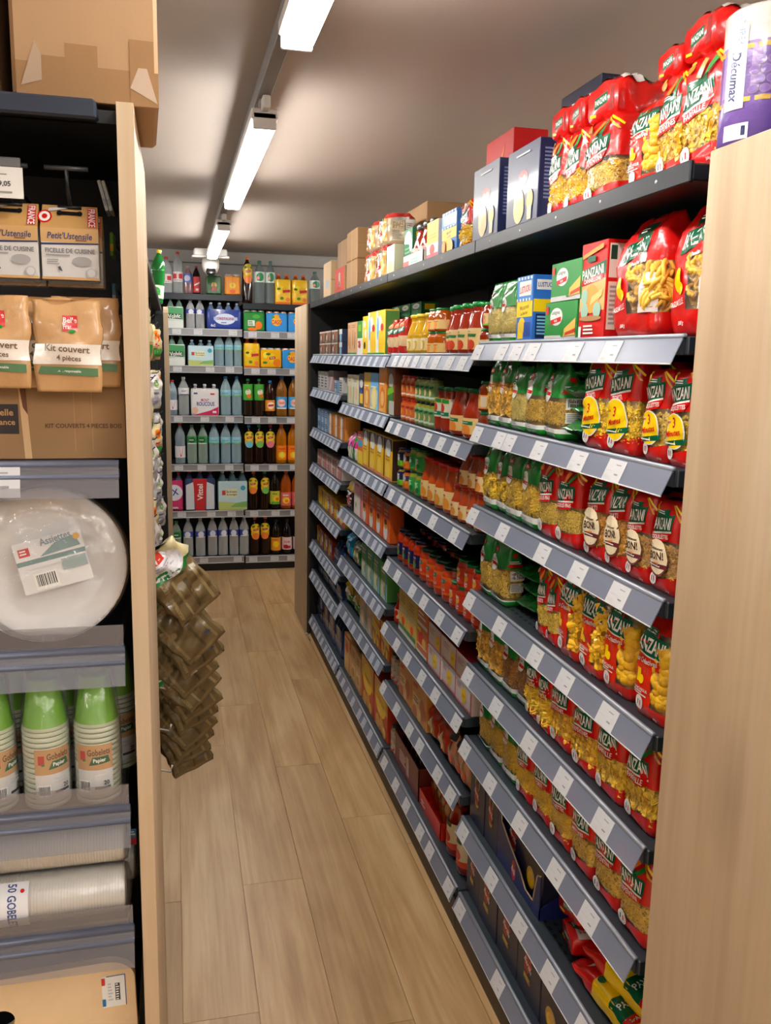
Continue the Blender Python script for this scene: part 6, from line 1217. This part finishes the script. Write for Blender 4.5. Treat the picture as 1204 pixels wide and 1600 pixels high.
# stacks of green paper cups, rims down
def cupstack():
    rb, rt, hc = .0335, .0235, .07; nst = 15; st = .0073
    top = B(); z0 = nst*st
    top.lathe([(rb+.001, z0), (rb+.0022, z0+.002), (rb, z0+.0045), (rt, z0+hc-.004), (rt*.97, z0+hc), (rt*.9, z0+hc-.004), (.002, z0+hc-.005)], 32, (110,176,24), 'plastic', cap=False, colf=lambda i: col((206,214,180)) if i < 2 else col((112,178,24)))
    rim = B()
    for i in range(nst):
        z = i*st; rim.lathe([(rb-.001, z), (rb+.0018, z+.0006), (rb+.0024, z+.003), (rb+.0018, z+.0052), (rb-.0004, z+.0058), (rb-.0004, z+st)], 32, (214,222,196), 'plastic', cap=False, colf=lambda k: col((90,120,60)) if k >= 4 else col((216,222,200)))
    lab = B(); S = cyl_S(rb+.003)
    S2 = lambda u, v, o: S(u, v+.014, o)
    lab.design(S2, .058, .072, [('r',0,.0,1,.5,(226,226,224)), ('r',0,.5,1,1,(206,160,110)), ('r',.1,.70,.26,.88,(206,50,50)), ('d',.22,.70,.05,.03,'lgreen'), ('t','Gobelets',.62,.86,.13,(110,76,50),2,.6), ('q',[(.36,.60),(.92,.64),(.86,.78),(.46,.76)],(30,100,60)), ('t','Papier',.64,.69,.1,'white',3,.36), ('c',.06,.06,.40,.30), ('b',.5,.3,.9,.44,'lgrey',2), ('r',.5,.12,.9,.17,'dgrey'), ('t','20',.8,.24,.09,'dgrey',0,.2)], 'paper', .0004, .006)
    fw_ = B(); fw_.lathe([(rb+.004, .0), (rb+.005, .01), (rb+.0045, z0), (rt+.006, z0+hc), (rt*.5, z0+hc+.003)], 28, 'white', 'clear', cap=False)
    reg('cupstack', 'cup_stack', 'paper cups', '', [('cup_stack', top.mesh('cup_top'), 0), ('cup_rim', rim.mesh('cup_rims'), 0), ('label', lab.mesh('cup_label'), 0), ('film_wrap', fw_.mesh('cup_film'), 0)], (.076, .076, .18))
cupstack()
for x, y, rz, lb in ((-.1215, 1.262, -4, 'green paper cup stack with centred label beside the shelf end'), (-.198+.006, 1.26, 24, 'green paper cup stack with barcode label, second from shelf end'), (-.265, 1.26, 50, 'green paper cup stack cut by the photo edge'),
                     (-.176, 1.336, 10, 'green paper cup stack standing behind the gap of two front stacks'), (-.103, 1.365, 20, 'green paper cup stack in shadow behind the shelf end'), (-.252, 1.335, 10, 'green paper cup stack behind the cut-off stack')):
    place('cupstack', (x, y, 1.0945), (0, 0, radians(rz)), lb, 'green cup stacks', (.9, .9, 1.06))
# sleeves of white plastic cups
def sleeve():
    b = B(); L = .2; R_ = .036; prof = [(R_*.4, -L/2), (R_, -L/2+.001)]
    k = -L/2+.004
    while k < L/2: prof += [(R_*.99, k), (R_*1.0, k+.0014), (R_*.955, k+.0028)]; k += .0042
    prof += [(R_*.99, L/2), (R_*.6, L/2+.002)]
    b.lathe(prof, 28, (226,222,214), 'plastic', axis='x')
    fl_ = B(); fl_.lathe([(R_*.5, -L/2-.006), (R_*1.03, -L/2+.004), (R_*1.035, 0), (R_*1.03, L/2-.002), (R_*.9, L/2+.006), (R_*.35, L/2+.01)], 22, 'white', 'clear', axis='x', cap=False)
    reg('sleeve', 'cup_sleeve', 'plastic cups', '', [('cup_sleeve', b.mesh('cup_sleeve'), 0), ('film_wrap', fl_.mesh('sleeve_film'), 0)], (L, 2*R_, 2*R_))
sleeve()
for x, y, z, lb in ((-.190, 1.258, .906+.037, 'lower white plastic cup sleeve with printed label at front'), (-.19, 1.275, .906+.11, 'upper white plastic cup sleeve lying behind the shelf rail'), (-.18, 1.34, .906+.037, 'white plastic cup sleeve one row back, lower layer')):
    o = place('sleeve', (x, y, z), (0, 0, 0), lb, None)
    if z < .95 and y < 1.3:
        l = B(); S = lambda u, w, oo: (u-.062, -(.0382+oo)*cos(w/.0382), (.0382+oo)*sin(w/.0382))
        l.patch(S, [(-.03, -.036), (.03, -.036), (.03, .044), (-.03, .044)], (228,230,234), 'paper', 0, 1, 10)
        l.text(S, '50 GOBELETS', .008, .004, .0125, (60,80,140), 'paper', .0005, -pi/2, .074); l.text(S, 'en plastique 18cl', -.012, .002, .006, (120,140,180), 'paper', .0005, -pi/2, .06); l.disk(S, .022, .03, .003, .003, 'red', 'paper', .0005, 12)
        link('label', l.mesh('label'), o)
b = B(); b.box(-.006, .006, -.001, 0, 0, .026, (70,150,190), 'paper'); b.design(lambda u, v, o: (u, -.001-o, v), .012, .026, [('r',0,0,1,.45,(206,50,60)), ('b',.1,.6,.9,.9,'white',2)], 'paper')
o = link('price_sticker', b.mesh('price_sticker')); o.location = (-.079, 1.30, .985); tag(o, 'small blue and red sticker at the end of the cup sleeves', 'sticker'); o.parent = None
# pale board with a hole and a flag sticker on the lowest visible shelf
b = B(); n = 40; W, H_, T = .30, .19, .018; pts = []
for cx, cz, a0 in ((W/2-.045, H_-.03, 0), (-W/2+.045, H_-.03, pi/2), (-W/2+.045, .03, pi), (W/2-.045, .03, 3*pi/2)):
    for k in range(8): a = a0+pi/2*k/7; pts.append((cx+.045*cos(a), cz+.03*sin(a)))
hole = [(-.048+.019*cos(2*pi*k/32), .125+.016*sin(2*pi*k/32)) for k in range(32)]
import bmesh
bm = bmesh.new()
def ringf(y, e): return [bm.verts.new((x*(1-e), y, z)) for x, z in pts], [bm.verts.new((x, y, z)) for x, z in hole]
o1, h1 = ringf(-T/2, .0); o2, h2 = ringf(T/2, 0)
for A, q in ((o1, h1), (o2, h2)):
    es = [bm.edges.new((A[i], A[(i+1) % 32])) for i in range(32)]+[bm.edges.new((q[i], q[(i+1) % 32])) for i in range(32)]
    bmesh.ops.triangle_fill(bm, use_beauty=True, edges=es)
for A, q in ((o1, o2), (h1, h2)):
    for i in range(32): bm.faces.new((A[i], A[(i+1) % 32], q[(i+1) % 32], q[i]))
bmesh.ops.recalc_face_normals(bm, faces=bm.faces)
tmp = bpy.data.meshes.new('board_tmp'); bm.to_mesh(tmp); bm.free()
b = B(); b.add([v.co[:] for v in tmp.vertices], [tuple(p.vertices) for p in tmp.polygons], (226,196,152), 'matte'); bpy.data.meshes.remove(tmp)
b.design(lambda u, v, o: (.118+u*.95, -T/2-o, .118+v), .038, .05, [('r',0,0,1,1,'white'), ('r',.96,0,1,1,(70,90,150)), ('r',.2,.97,1,1,(70,90,150)), ('r',.0,.72,.14,.95,(206,40,40)), ('r',.0,.05,.14,.28,(30,110,170)), ('r',.55,.2,.75,.75,'dgrey'), ('b',.58,.2,.72,.75,'white',7), ('b',.25,.2,.45,.8,'lgrey',6)], 'paper')
o = link('chopping_board', b.mesh('chopping_board')); o.location = (-.226, 1.266, .6045); o.rotation_euler = (radians(-8), radians(-2), 0)
tag(o, 'pale chopping board with black hole and flag price sticker', 'chopping board')
lrail(.598, .553)
# ------------------------------------------------------------------ packs hung along the opposite side
pouch('herb', 'herb_bag', 'herb bag', '', .12, .024, .2, lambda m: (126,108,72) if m < .74 else (206,196,150), [('r',.05,.06,.95,.7,(112,96,62)), ('q',[(.08,.1),(.14,.08),(.3,.66),(.2,.66)],(150,134,92)), ('q',[(.5,.06),(.56,.08),(.7,.64),(.6,.64)],(90,76,48)), ('q',[(.3,.05),(.34,.05),(.44,.6),(.38,.6)],(156,140,100)), ('q',[(.8,.06),(.86,.06),(.9,.6),(.84,.62)],(150,132,90)), ('q',[(0,.66),(1,.62),(1,.74),(0,.76)],(40,130,60)), ('d',.5,.80,.4,.26,(226,226,230)), ('b',.3,.76,.7,.86,(170,170,190),3), ('r',.12,.88,.6,.97,(222,70,50))], 'flat', 'film', .005)
pouch('herbplain', 'herb_bag', 'herb bag', '', .12, .024, .2, lambda m: (120,102,66) if m < .86 else (150,134,96), [('r',.05,.06,.95,.8,(106,90,58)), ('q',[(.08,.1),(.14,.08),(.3,.8),(.24,.8)],(140,124,84)), ('q',[(.5,.06),(.56,.08),(.7,.8),(.64,.8)],(86,72,44)), ('q',[(.8,.06),(.86,.06),(.9,.8),(.84,.8)],(144,126,86)), ('q',[(0,.86),(1,.84),(1,.87),(0,.89)],(60,110,60)), ('d',.75,.2,.08,.05,(80,90,130))], 'flat', 'film', .004)
hb = [(1.84, 1.20, 8, -38, 14), (1.875, 1.10, 4, -44, 4), (1.91, 1.05, 6, -30, 18), (1.945, .995, 2, -42, 6), (1.98, .95, 5, -47, 14), (2.015, .895, 3, -34, 2), (2.05, .85, 6, -26, 16), (2.085, .80, 2, -40, 8), (2.12, .755, 5, -30, 16), (2.155, .71, 3, -24, 4), (2.19, .665, 4, -20, 12)]
for i, (y, z, rx, ry, rz) in enumerate(hb):
    place('herb' if i in (0, 4) else 'herbplain', (.048-.006*max(0, i-5)+.006*((i*5) % 3), y, z), Euler((radians(rx), radians(ry), radians(rz)), 'XYZ'), 'top herb bag with cream and red header at the oak edge' if i == 0 else '%s brown herb bag down the strip beside the oak edge' % ORD[i], 'herb bags on the clip strip', (.92, 1, .9))
b = B(); b.box(-.002, .002, -.012, .012, .62, 1.42, (210,208,200), 'plastic', .0008)
for z in [.8+.1*i for i in range(6)]: b.tube([(0, 0, z), (.03, 0, z-.01), (.034, 0, z+.006)], .0025, 'lgrey', 'plastic', 5)
o = link('clip_strip', b.mesh('clip_strip')); o.location = (-.058, 1.93, 0); tag(o, 'pale plastic clip strip carrying the brown herb bags', 'strip')
pouch('hangw', 'hanging_pack', 'hanging pack', '', .1, .03, .15, lambda m: (206,206,208), [('r',.1,.55,.9,.9,(230,226,220)), ('b',.1,.15,.8,.5,(150,150,170),3), ('d',.5,.7,.2,.16,(120,160,90))], 'flat', 'film', .003)
pouch('hangc', 'hanging_pack', 'hanging pack', '', .1, .03, .15, lambda m: (222,206,160) if m > .4 else (190,150,90), [('d',.5,.7,.25,.2,'oran'), ('r',.1,.1,.9,.35,'lgreen'), ('b',.2,.4,.8,.5,'red',1)], 'flat', 'film', .003)
k = 0
for zi, z in enumerate((1.86, 1.66, 1.45, 1.24, 1.02)):
    for yi, y in enumerate((2.35, 2.75, 3.08, 3.8, 4.5)):
        key = 'hangc' if (zi == 0 or (zi+yi) % 4 == 1) else 'hangw'
        o = place(key, (-.088-.004*((zi*3+yi) % 3)+.0, y, z-.15), Euler((0, 0, radians(60+7*((zi+yi) % 4)))), '%s pack along the %s peg row of the black wall, %s' % (ORD[yi], ORD[zi], 'cream and orange' if key == 'hangc' else 'white and grey'), 'packs hung on the black wall')
        b = B(); b.tube([(0, 0, .15), (-.005, 0, .152)], .002, 'dgrey', 'steel', 5)
        pg = B(); pg.tube([(-.15, 0, 0), (-.07, 0, .006), (-.062, 0, .014)], .0022, 'dgrey', 'steel', 5); pgo = link('display_peg', pg.mesh('display_peg')); pgo.location = (0, y, z-.006); pgo.parent = r_peg if False else None
        tag(pgo, 'thin steel peg holding the %s pack on the %s peg row' % (ORD[yi], ORD[zi]), 'peg', 'pegs of the black wall')
# ------------------------------------------------------------------ drinks on the back wall
def XB(u): return .53+((230+u*.2243)-380)*.00496
wl = (.36, .56)
bottle('water_blue', 'blue-tinted water bottle', .042, .325, (196,226,236), (40,120,190), (.50,.66), (150,206,222), [('b',.1,.3,.9,.6,(70,150,190),2), ('r',.0,.0,1,.2,(120,190,120))])
bottle('water_clear', 'clear water bottle with blue label', .041, .30, (224,228,230), (180,190,200), (.50,.66), (60,80,170), [('d',.5,.5,.3,.3,(220,226,240)), ('r',.0,.0,1,.12,'white')])
bottle('water_vittel', 'water bottle with red cap and white label', .04, .325, (186,208,220), (200,40,40), (.16,.44), (232,226,230), [('q',[(.4,.1),(.52,.1),(.66,.9),(.3,.9)],(206,30,60))])
bottle('water_green', 'water bottle with green label', .04, .31, (196,218,206), (60,130,90), (.52,.72), (60,150,80), [('d',.5,.5,.36,.3,(20,100,50)), ('b',.2,.4,.8,.6,'white',1), ('r',0,0,1,.12,(220,230,220))])
bottle('water_plain', 'plain water bottle with white label', .042, .30, (212,218,220), (226,226,226), (.54,.72), (226,226,230), [('b',.2,.4,.8,.7,(120,120,150),2), ('r',0,0,1,.1,'navy')])
bottle('soda_clear', 'clear soda bottle with red label', .046, .34, (210,216,218), (200,30,30), (.28,.52), (230,220,220), [('r',0,.3,.4,.8,'red'), ('r',.6,.3,1,.8,'red'), ('b',.1,.1,.9,.2,'dgrey',1)])
bottle('soda_blue', 'small bottle with blue and pink label', .036, .21, (196,150,156), (210,206,190), (.40,.72), (70,100,190), [('d',.5,.5,.4,.3,(206,210,230))], ribs=False)
bottle('cola', 'dark cola bottle with red label', .036, .21, (60,24,22), (190,20,20), (.06,.62), (206,30,40), [('q',[(.1,.4),(.9,.6),(.9,.7),(.1,.5)],'white'), ('b',.3,.12,.8,.25,'white',2)], ribs=False)
tea = (52,26,14)
def teab(key, desc, cap, fruit): bottle(key, desc, .040, .315, tea, cap, (.40,.86), None, [('d',.5,.66,.56,.56,(236,196,30)), ('d',.5,.40,.52,.52,(230,180,30)), ('d',.5,.60,.38,.3,(240,214,60)), ('d',.5,.62,.24,.2,'yel'), ('q',[(.24,.54),(.78,.58),(.78,.70),(.24,.66)],(190,40,30)), ('t','Lipton',.5,.625,.07,'white',4,.36), ('d',.5,.24,.4,.34,fruit), ('d',.25,.8,.16,.12,(80,130,40)), ('d',.8,.8,.14,.12,(90,140,50))], kind='pet', waist=0, ribs=False, labr=1.0)
teab('tea_peach', 'dark iced tea bottle with orange cap', (240,110,30), (240,130,50)); teab('tea_mint', 'dark iced tea bottle with green cap', (20,150,70), (120,190,90)); teab('tea_blue', 'dark iced tea bottle with blue cap', (90,180,230), (120,200,220)); teab('tea_red', 'dark iced tea bottle with red cap', (200,30,50), (230,120,140))
bottle('tea_label', 'dark tea bottle with green label top', .040, .30, (60,44,30), (20,150,70), (.44,.86), (70,170,60), [('d',.5,.5,.3,.3,(230,230,200)), ('d',.6,.25,.24,.2,'oran'), ('b',.3,.6,.7,.75,(60,110,60),2)], ribs=False)
bottle('oasis_dark', 'dark fruit drink bottle with orange label', .040, .295, (70,34,14), (40,130,220), (.16,.46), (240,150,40), [('d',.5,.5,.4,.36,(250,220,190)), ('q',[(.2,.4),(.8,.46),(.8,.64),(.2,.58)],(206,50,60))], ribs=False)
bottle('oasis_amber', 'amber fruit drink bottle with blue label', .044, .32, (196,130,50), (40,100,200), (.20,.50), (70,170,226), [('d',.5,.5,.4,.34,(250,200,180)), ('t','Oasis',.5,.52,.24,(206,60,110),6,.66), ('r',0,0,1,.1,'white')], ribs=False)
bottle('orangina', 'orange juice bottle with orange label', .044, .325, (240,150,10), (220,60,40), (.10,.46), (244,130,20), [('d',.5,.35,.36,.3,'yel'), ('b',.15,.7,.85,.85,(220,60,20),1), ('d',.5,.35,.2,.16,(250,220,90))], ribs=False)
bottle('orange_pink', 'orange drink bottle with pink and yellow label', .044, .32, (226,110,20), (200,90,40), (.10,.44), (230,110,110), [('d',.5,.4,.34,.3,'yel'), ('b',.2,.72,.8,.86,'white',1), ('d',.55,.35,.16,.14,'oran')], ribs=False)
bottle('dark_green', 'dark soda bottle with yellow-green label', .042, .32, (40,30,22), (40,50,40), (.14,.48), (200,200,60), [('d',.55,.4,.36,.3,'yel'), ('r',0,0,1,.2,(90,170,50)), ('d',.6,.4,.2,.18,'oran'), ('b',.1,.72,.6,.86,(90,110,40),1)], ribs=False)
bottle('dark_orange', 'dark soda bottle with orange label', .042, .29, (44,26,18), (40,30,26), (.12,.5), (236,150,40), [('d',.5,.5,.3,.3,'yel'), ('b',.1,.75,.8,.9,(190,80,20),1)], ribs=False)
bottle('dark_red', 'dark soda bottle with white and red label', .042, .29, (40,24,22), (36,28,28), (.14,.5), (226,206,206), [('q',[(.1,.1),(.9,.1),(.9,.3),(.1,.4)],(206,40,50)), ('t','Soda',.5,.65,.2,(206,40,60),0,.6), ('d',.4,.25,.2,.2,(170,30,40))], ribs=False)
bottle('bigclear', 'large clear soda bottle with green label', .046, .33, (150,164,166), (20,110,80), (.50,.74), (220,236,226), [('d',.5,.5,.36,.36,(20,130,80)), ('d',.3,.4,.14,.14,(230,120,120)), ('b',.2,.1,.8,.3,(20,120,80),1)])
bottle('badoit', 'green soda bottle leaning with yellow and red cap', .045, .33, (30,140,60), (226,190,30), (.1,.34), (220,236,200), [('d',.5,.5,.3,.3,'lgreen'), ('b',.1,.2,.9,.7,(60,160,80),3)])
o = place('badoit', (-.105, 5.82, 2.0465), Euler((0, radians(5), 0)), 'green soda bottle with yellow cap leaning on the opposite shelf top', None)
o.location.z += .004
wrappack('volvic', '', 2, 2, .0325, .225, (150,186,170), (70,150,110), (206,220,210), .72, [('q',[(.0,.5),(1,.42),(1,.95),(.0,.98)],(60,150,90)), ('q',[(.0,.46),(.9,.42),(.9,.66),(.0,.7)],(20,90,50)), ('t','Volvic',.46,.56,.2,'white',4,.76), ('r',0,0,1,.34,(222,228,222))], 'film')
wrappack('cristal', '', 4, 2, .0335, .205, (130,160,200), (220,226,236), (30,60,150), .74, [('d',.52,.52,.32,.17,(206,220,240)), ('q',[(.18,.46),(.9,.46),(.9,.62),(.18,.62)],(170,190,226)), ('t','CRISTALINE',.54,.54,.12,(190,50,60),0,.6), ('t','6x2',.16,.2,.14,'white',0,.14), ('b',.4,.3,.6,.38,(30,60,150),1)], 'film')
nat = [('r',0,0,1,1,(190,220,230)), ('q',[(0,.0),(1,.0),(1,.22),(0,.3)],(190,206,120)), ('q',[(.4,.1),(1,.1),(1,.3),(.6,.24)],(130,180,100)), ('r',.12,.52,.24,.68,(206,70,50)), ('q',[(.26,.44),(.66,.44),(.66,.74),(.26,.74)],(226,226,190)), ('t','Eau de source',.46,.64,.09,(90,110,90),0,.36), ('t','de montagne',.46,.53,.09,(90,110,90),0,.36), ('d',.86,.76,.09,.09,(60,160,190))]
wrappack('nature', '', 3, 2, .0335, .2, (130,176,196), (206,220,226), (180,206,214), .78, nat, 'film')
wrappack('naturebig', '', 3, 2, .040, .32, (120,160,176), (206,220,226), (170,200,206), .74, nat, 'film')
wrappack('roucous', '', 3, 2, .0365, .245, (226,226,230), (232,232,234), (230,228,230), .86, [('q',[(0,0),(1,0),(1,.34),(.7,.2),(.4,.2),(0,.34)],(206,30,100)), ('d',.12,.2,.12,.12,(230,180,160)), ('t','MONT',.5,.58,.11,(190,60,100),-2,.3), ('t','ROUCOUS',.52,.44,.15,(40,60,140),0,.66), ('r',.08,.80,.22,.86,(60,80,140)), ('r',.7,.78,.86,.84,(206,60,90)), ('r',.78,.1,.92,.18,(240,220,230))], 'film')
wrappack('vittel', '', 3, 2, .041, .325, (80,100,140), (190,40,40), (50,66,110), .8, [('q',[(.02,.04),(.3,.04),(.28,.9),(.02,.8)],(214,220,230)), ('q',[(.7,.04),(.98,.04),(.98,.8),(.72,.9)],(214,220,230)), ('q',[(.34,.0),(.66,.0),(.74,1.2),(.26,1.2)],(200,24,40)), ('t','Vittel',.5,.58,.17,'white',90,.9)], 'film')
wrappack('pinkpack', '', 2, 2, .0345, .31, (140,150,180), (190,40,60), (206,50,110), .8, [('d',.5,.6,.5,.5,(226,226,240)), ('t','X',.55,.62,.2,(40,60,150),10,.4), ('b',.2,.08,.8,.14,'white',2)], 'film')
wrappack('lipbot', '', 2, 2, .0315, .235, (200,90,20), (240,120,60), (236,190,20), .82, [('d',.3,.6,.26,.26,(240,210,40)), ('d',.66,.55,.26,.26,(226,180,30)), ('q',[(.46,.46),(.94,.5),(.94,.6),(.46,.58)],(190,40,40)), ('d',.2,.62,.12,.08,(60,110,30)), ('r',0,0,1,.1,(226,110,30)), ('d',.8,.2,.14,.14,(236,130,50)), ('d',.4,.25,.12,.1,(80,130,40))], 'film')
def canpack(key, nx, c, design, w, h, topc=(190,190,192)):
    W = w; D = .13; b = B(); b.box(-W/2, W/2, -D/2, D/2, 0, h*.93, c, 'film', .012)
    b.design(lambda u, v, o: (u, -D/2-o-.0003, v), W*.94, h*.93, design, 'film')
    cn = B(); r = W/nx/2; cn.lathe([(r*.94, h*.7), (r*.94, h*.93), (r*.8, h*.985), (r*.82, h), (r*.76, h*.985)], 14, topc, 'lid'); me = cn.mesh(key+'_can')
    PR[key] = dict(name='can_pack', cat='pack', desc='', parts=[('can_pack', b.mesh(key), 0)], dims=(W, D, h), bottles=(me, nx, 2, r))
lip = [('d',.2,.7,.12,.16,(240,220,60)), ('d',.55,.55,.2,.24,(240,206,30)), ('q',[(.4,.46),(.72,.5),(.72,.64),(.4,.6)],(190,40,40)), ('t','Lipton',.56,.55,.09,'white',3,.26), ('d',.35,.75,.12,.06,(60,120,40)), ('d',.8,.3,.2,.2,(240,130,20)), ('d',.18,.3,.12,.06,(70,130,40))]
oas = [('d',.48,.55,.26,.22,(246,190,60)), ('d',.48,.8,.14,.12,(240,170,40)), ('t','OASIS',.48,.52,.24,(206,40,60),0,.5), ('r',0,0,1,.08,(60,140,210)), ('d',.3,.78,.08,.06,(80,150,50))]
canpack('can_green', 3, (30,130,50), [('r',.18,.28,.52,.56,(226,236,226)), ('b',.2,.3,.5,.54,(60,110,50),3), ('d',.72,.32,.17,.2,'oran'), ('d',.4,.12,.24,.08,'oran'), ('d',.6,.75,.2,.1,(60,170,60))], .165, .165)
canpack('can_oasis', 3, (50,150,226), oas, .167, .16, (236,180,150)); canpack('can_lipton', 3, (244,180,10), lip, .165, .16)
canpack('can_dgreen', 2, (40,110,50), [('d',.5,.5,.2,.2,(220,200,90)), ('q',[(.3,.2),(.7,.2),(.6,.45),(.4,.45)],(200,60,40)), ('r',.48,0,.52,1,(30,80,36))], .117, .155); canpack('can_orange', 2, (240,150,20), [('d',.5,.5,.22,.2,(246,220,60)), ('t','Lip',.5,.52,.1,(190,40,30),0,.3), ('r',.48,0,.52,1,(220,120,20)), ('d',.5,.2,.2,.14,(230,90,20))], .12, .16)
YB = 7.035
def drink(key, u0, u1, z, lab, sc=1.0, pack=False, g=None):
    x = (XB(u0)+XB(u1))/2; D = PR[key]['dims'][1]
    if pack: placepack(key, (x, YB+.012+D/2, z+.001), 0, lab, g, (1, 1, sc), 'can' if key.startswith('can') else 'bottle')
    else: place(key, (x, YB+.012+D/2, z+.001), (0, 0, radians((u0*7) % 25-12)), lab, g, (min(1, (XB(u1)-XB(u0)-.002)/PR[key]['dims'][0]),)*2+(sc,))
L1 = [2.197, 1.935, 1.65, 1.262, .877, .50, .12]; R1 = [2.14, 1.925, 1.64, 1.255, .872, .495, .115]
W_ = 'on %s water shelf'; T_ = 'on %s tea shelf'
def row(items, zs, q, word):
    cnt = {}
    for it in items: cnt[it[0]] = cnt.get(it[0], 0)+1
    seen = {}
    for it in items:
        key, u0, u1 = it[:3]; sc = it[3] if len(it) > 3 else 1.0; d = PR[key]['desc'] or DP[key]; pk = 'bottles' in PR[key]
        seen[key] = seen.get(key, 0)+1
        lab = '%s on the %s %s' % (d, ('top', 'second', 'third', 'fourth', 'fifth', 'sixth', 'lowest')[q], word)
        if cnt[key] > 1: lab = '%s along, %s' % (ORD[seen[key]-1], lab)
        drink(key, u0, u1, zs[q], lab, sc, pk, 'drinks on the %s %s' % (('top', 'second', 'third', 'fourth', 'fifth', 'sixth', 'lowest')[q], word))
DP = dict(volvic='green and white water pack', cristal='blue twelve-bottle water pack', nature='small pale blue water pack', naturebig='tall pale blue water pack', roucous='white and pink water pack', vittel='red and white water pack', pinkpack='tall pink water pack', lipbot='yellow iced tea bottle pack', can_green='green canned tea pack', can_oasis='blue fruit drink can pack', can_lipton='yellow iced tea can pack', can_dgreen='dark green can pack', can_orange='orange can pack')
row([('soda_clear', 112, 193, .8), ('soda_clear', 194, 268, .92), ('soda_blue', 268, 326), ('cola', 328, 382), ('can_dgreen', 420, 527), ('can_orange', 546, 656)], L1, 0, 'water shelf')
row([('volvic', 145, 265), ('water_clear', 278, 342, .74), ('water_clear', 343, 408, .74), ('cristal', 420, 662)], L1, 1, 'water shelf')
row([('volvic', 150, 270), ('nature', 285, 468), ('water_blue', 470, 540, .78), ('water_blue', 542, 604, .78), ('water_blue', 606, 664, .78)], L1, 2, 'water shelf')
row([('water_vittel', 142, 210, .85), ('water_plain', 214, 292, 1), ('roucous', 300, 500), ('water_blue', 508, 585, .95), ('water_blue', 588, 662, .95)], L1, 3, 'water shelf')
row([('water_vittel', 182, 262), ('water_green', 266, 342), ('water_green', 343, 418), ('water_blue', 420, 500), ('water_blue', 505, 580), ('water_blue', 581, 656)], L1, 4, 'water shelf')
row([('pinkpack', 110, 237), ('vittel', 240, 470), ('naturebig', 478, 697)], L1, 5, 'water shelf')
row([('water_green', 145, 218, .95), ('water_clear', 222, 308, 1.05), ('water_clear', 310, 394, 1.05), ('water_clear', 402, 476, 1.08), ('water_clear', 478, 552, 1.08), ('water_clear', 558, 630, 1.08), ('water_clear', 632, 706, 1.08)], L1, 6, 'water shelf')
row([('tea_peach', 660, 750, 1.13), ('bigclear', 752, 832), ('bigclear', 834, 904), ('lipbot', 900, 1012), ('lipbot', 1018, 1134), ('bigclear', 1146, 1225, .8)], R1, 0, 'tea shelf')
row([('can_green', 674, 826), ('can_oasis', 834, 986), ('can_oasis', 990, 1142)], R1, 1, 'tea shelf')
row([('lipbot', 675, 790), ('can_lipton', 793, 944), ('can_oasis', 948, 1100)], R1, 2, 'tea shelf')
row([('tea_label', 666, 742), ('tea_label', 746, 822), ('oasis_dark', 824, 902, .98), ('oasis_amber', 904, 990), ('oasis_amber', 992, 1078)], R1, 3, 'tea shelf')
row([('tea_blue', 670, 746), ('tea_mint', 742, 822), ('tea_red', 826, 902), ('orangina', 902, 986), ('orangina', 988, 1072)], R1, 4, 'tea shelf')
row([('tea_peach', 700, 780), ('tea_mint', 782, 856), ('dark_green', 857, 936), ('orange_pink', 937, 1018), ('orange_pink', 1020, 1100)], R1, 5, 'tea shelf')
row([('tea_peach', 710, 784), ('tea_peach', 786, 862, 1.02), ('dark_orange', 862, 942), ('dark_red', 944, 1026), ('dark_red', 1028, 1110)], R1, 6, 'tea shelf')
print('objects', len(bpy.data.objects), 'tris', sum(len(m.polygons) for m in bpy.data.meshes))
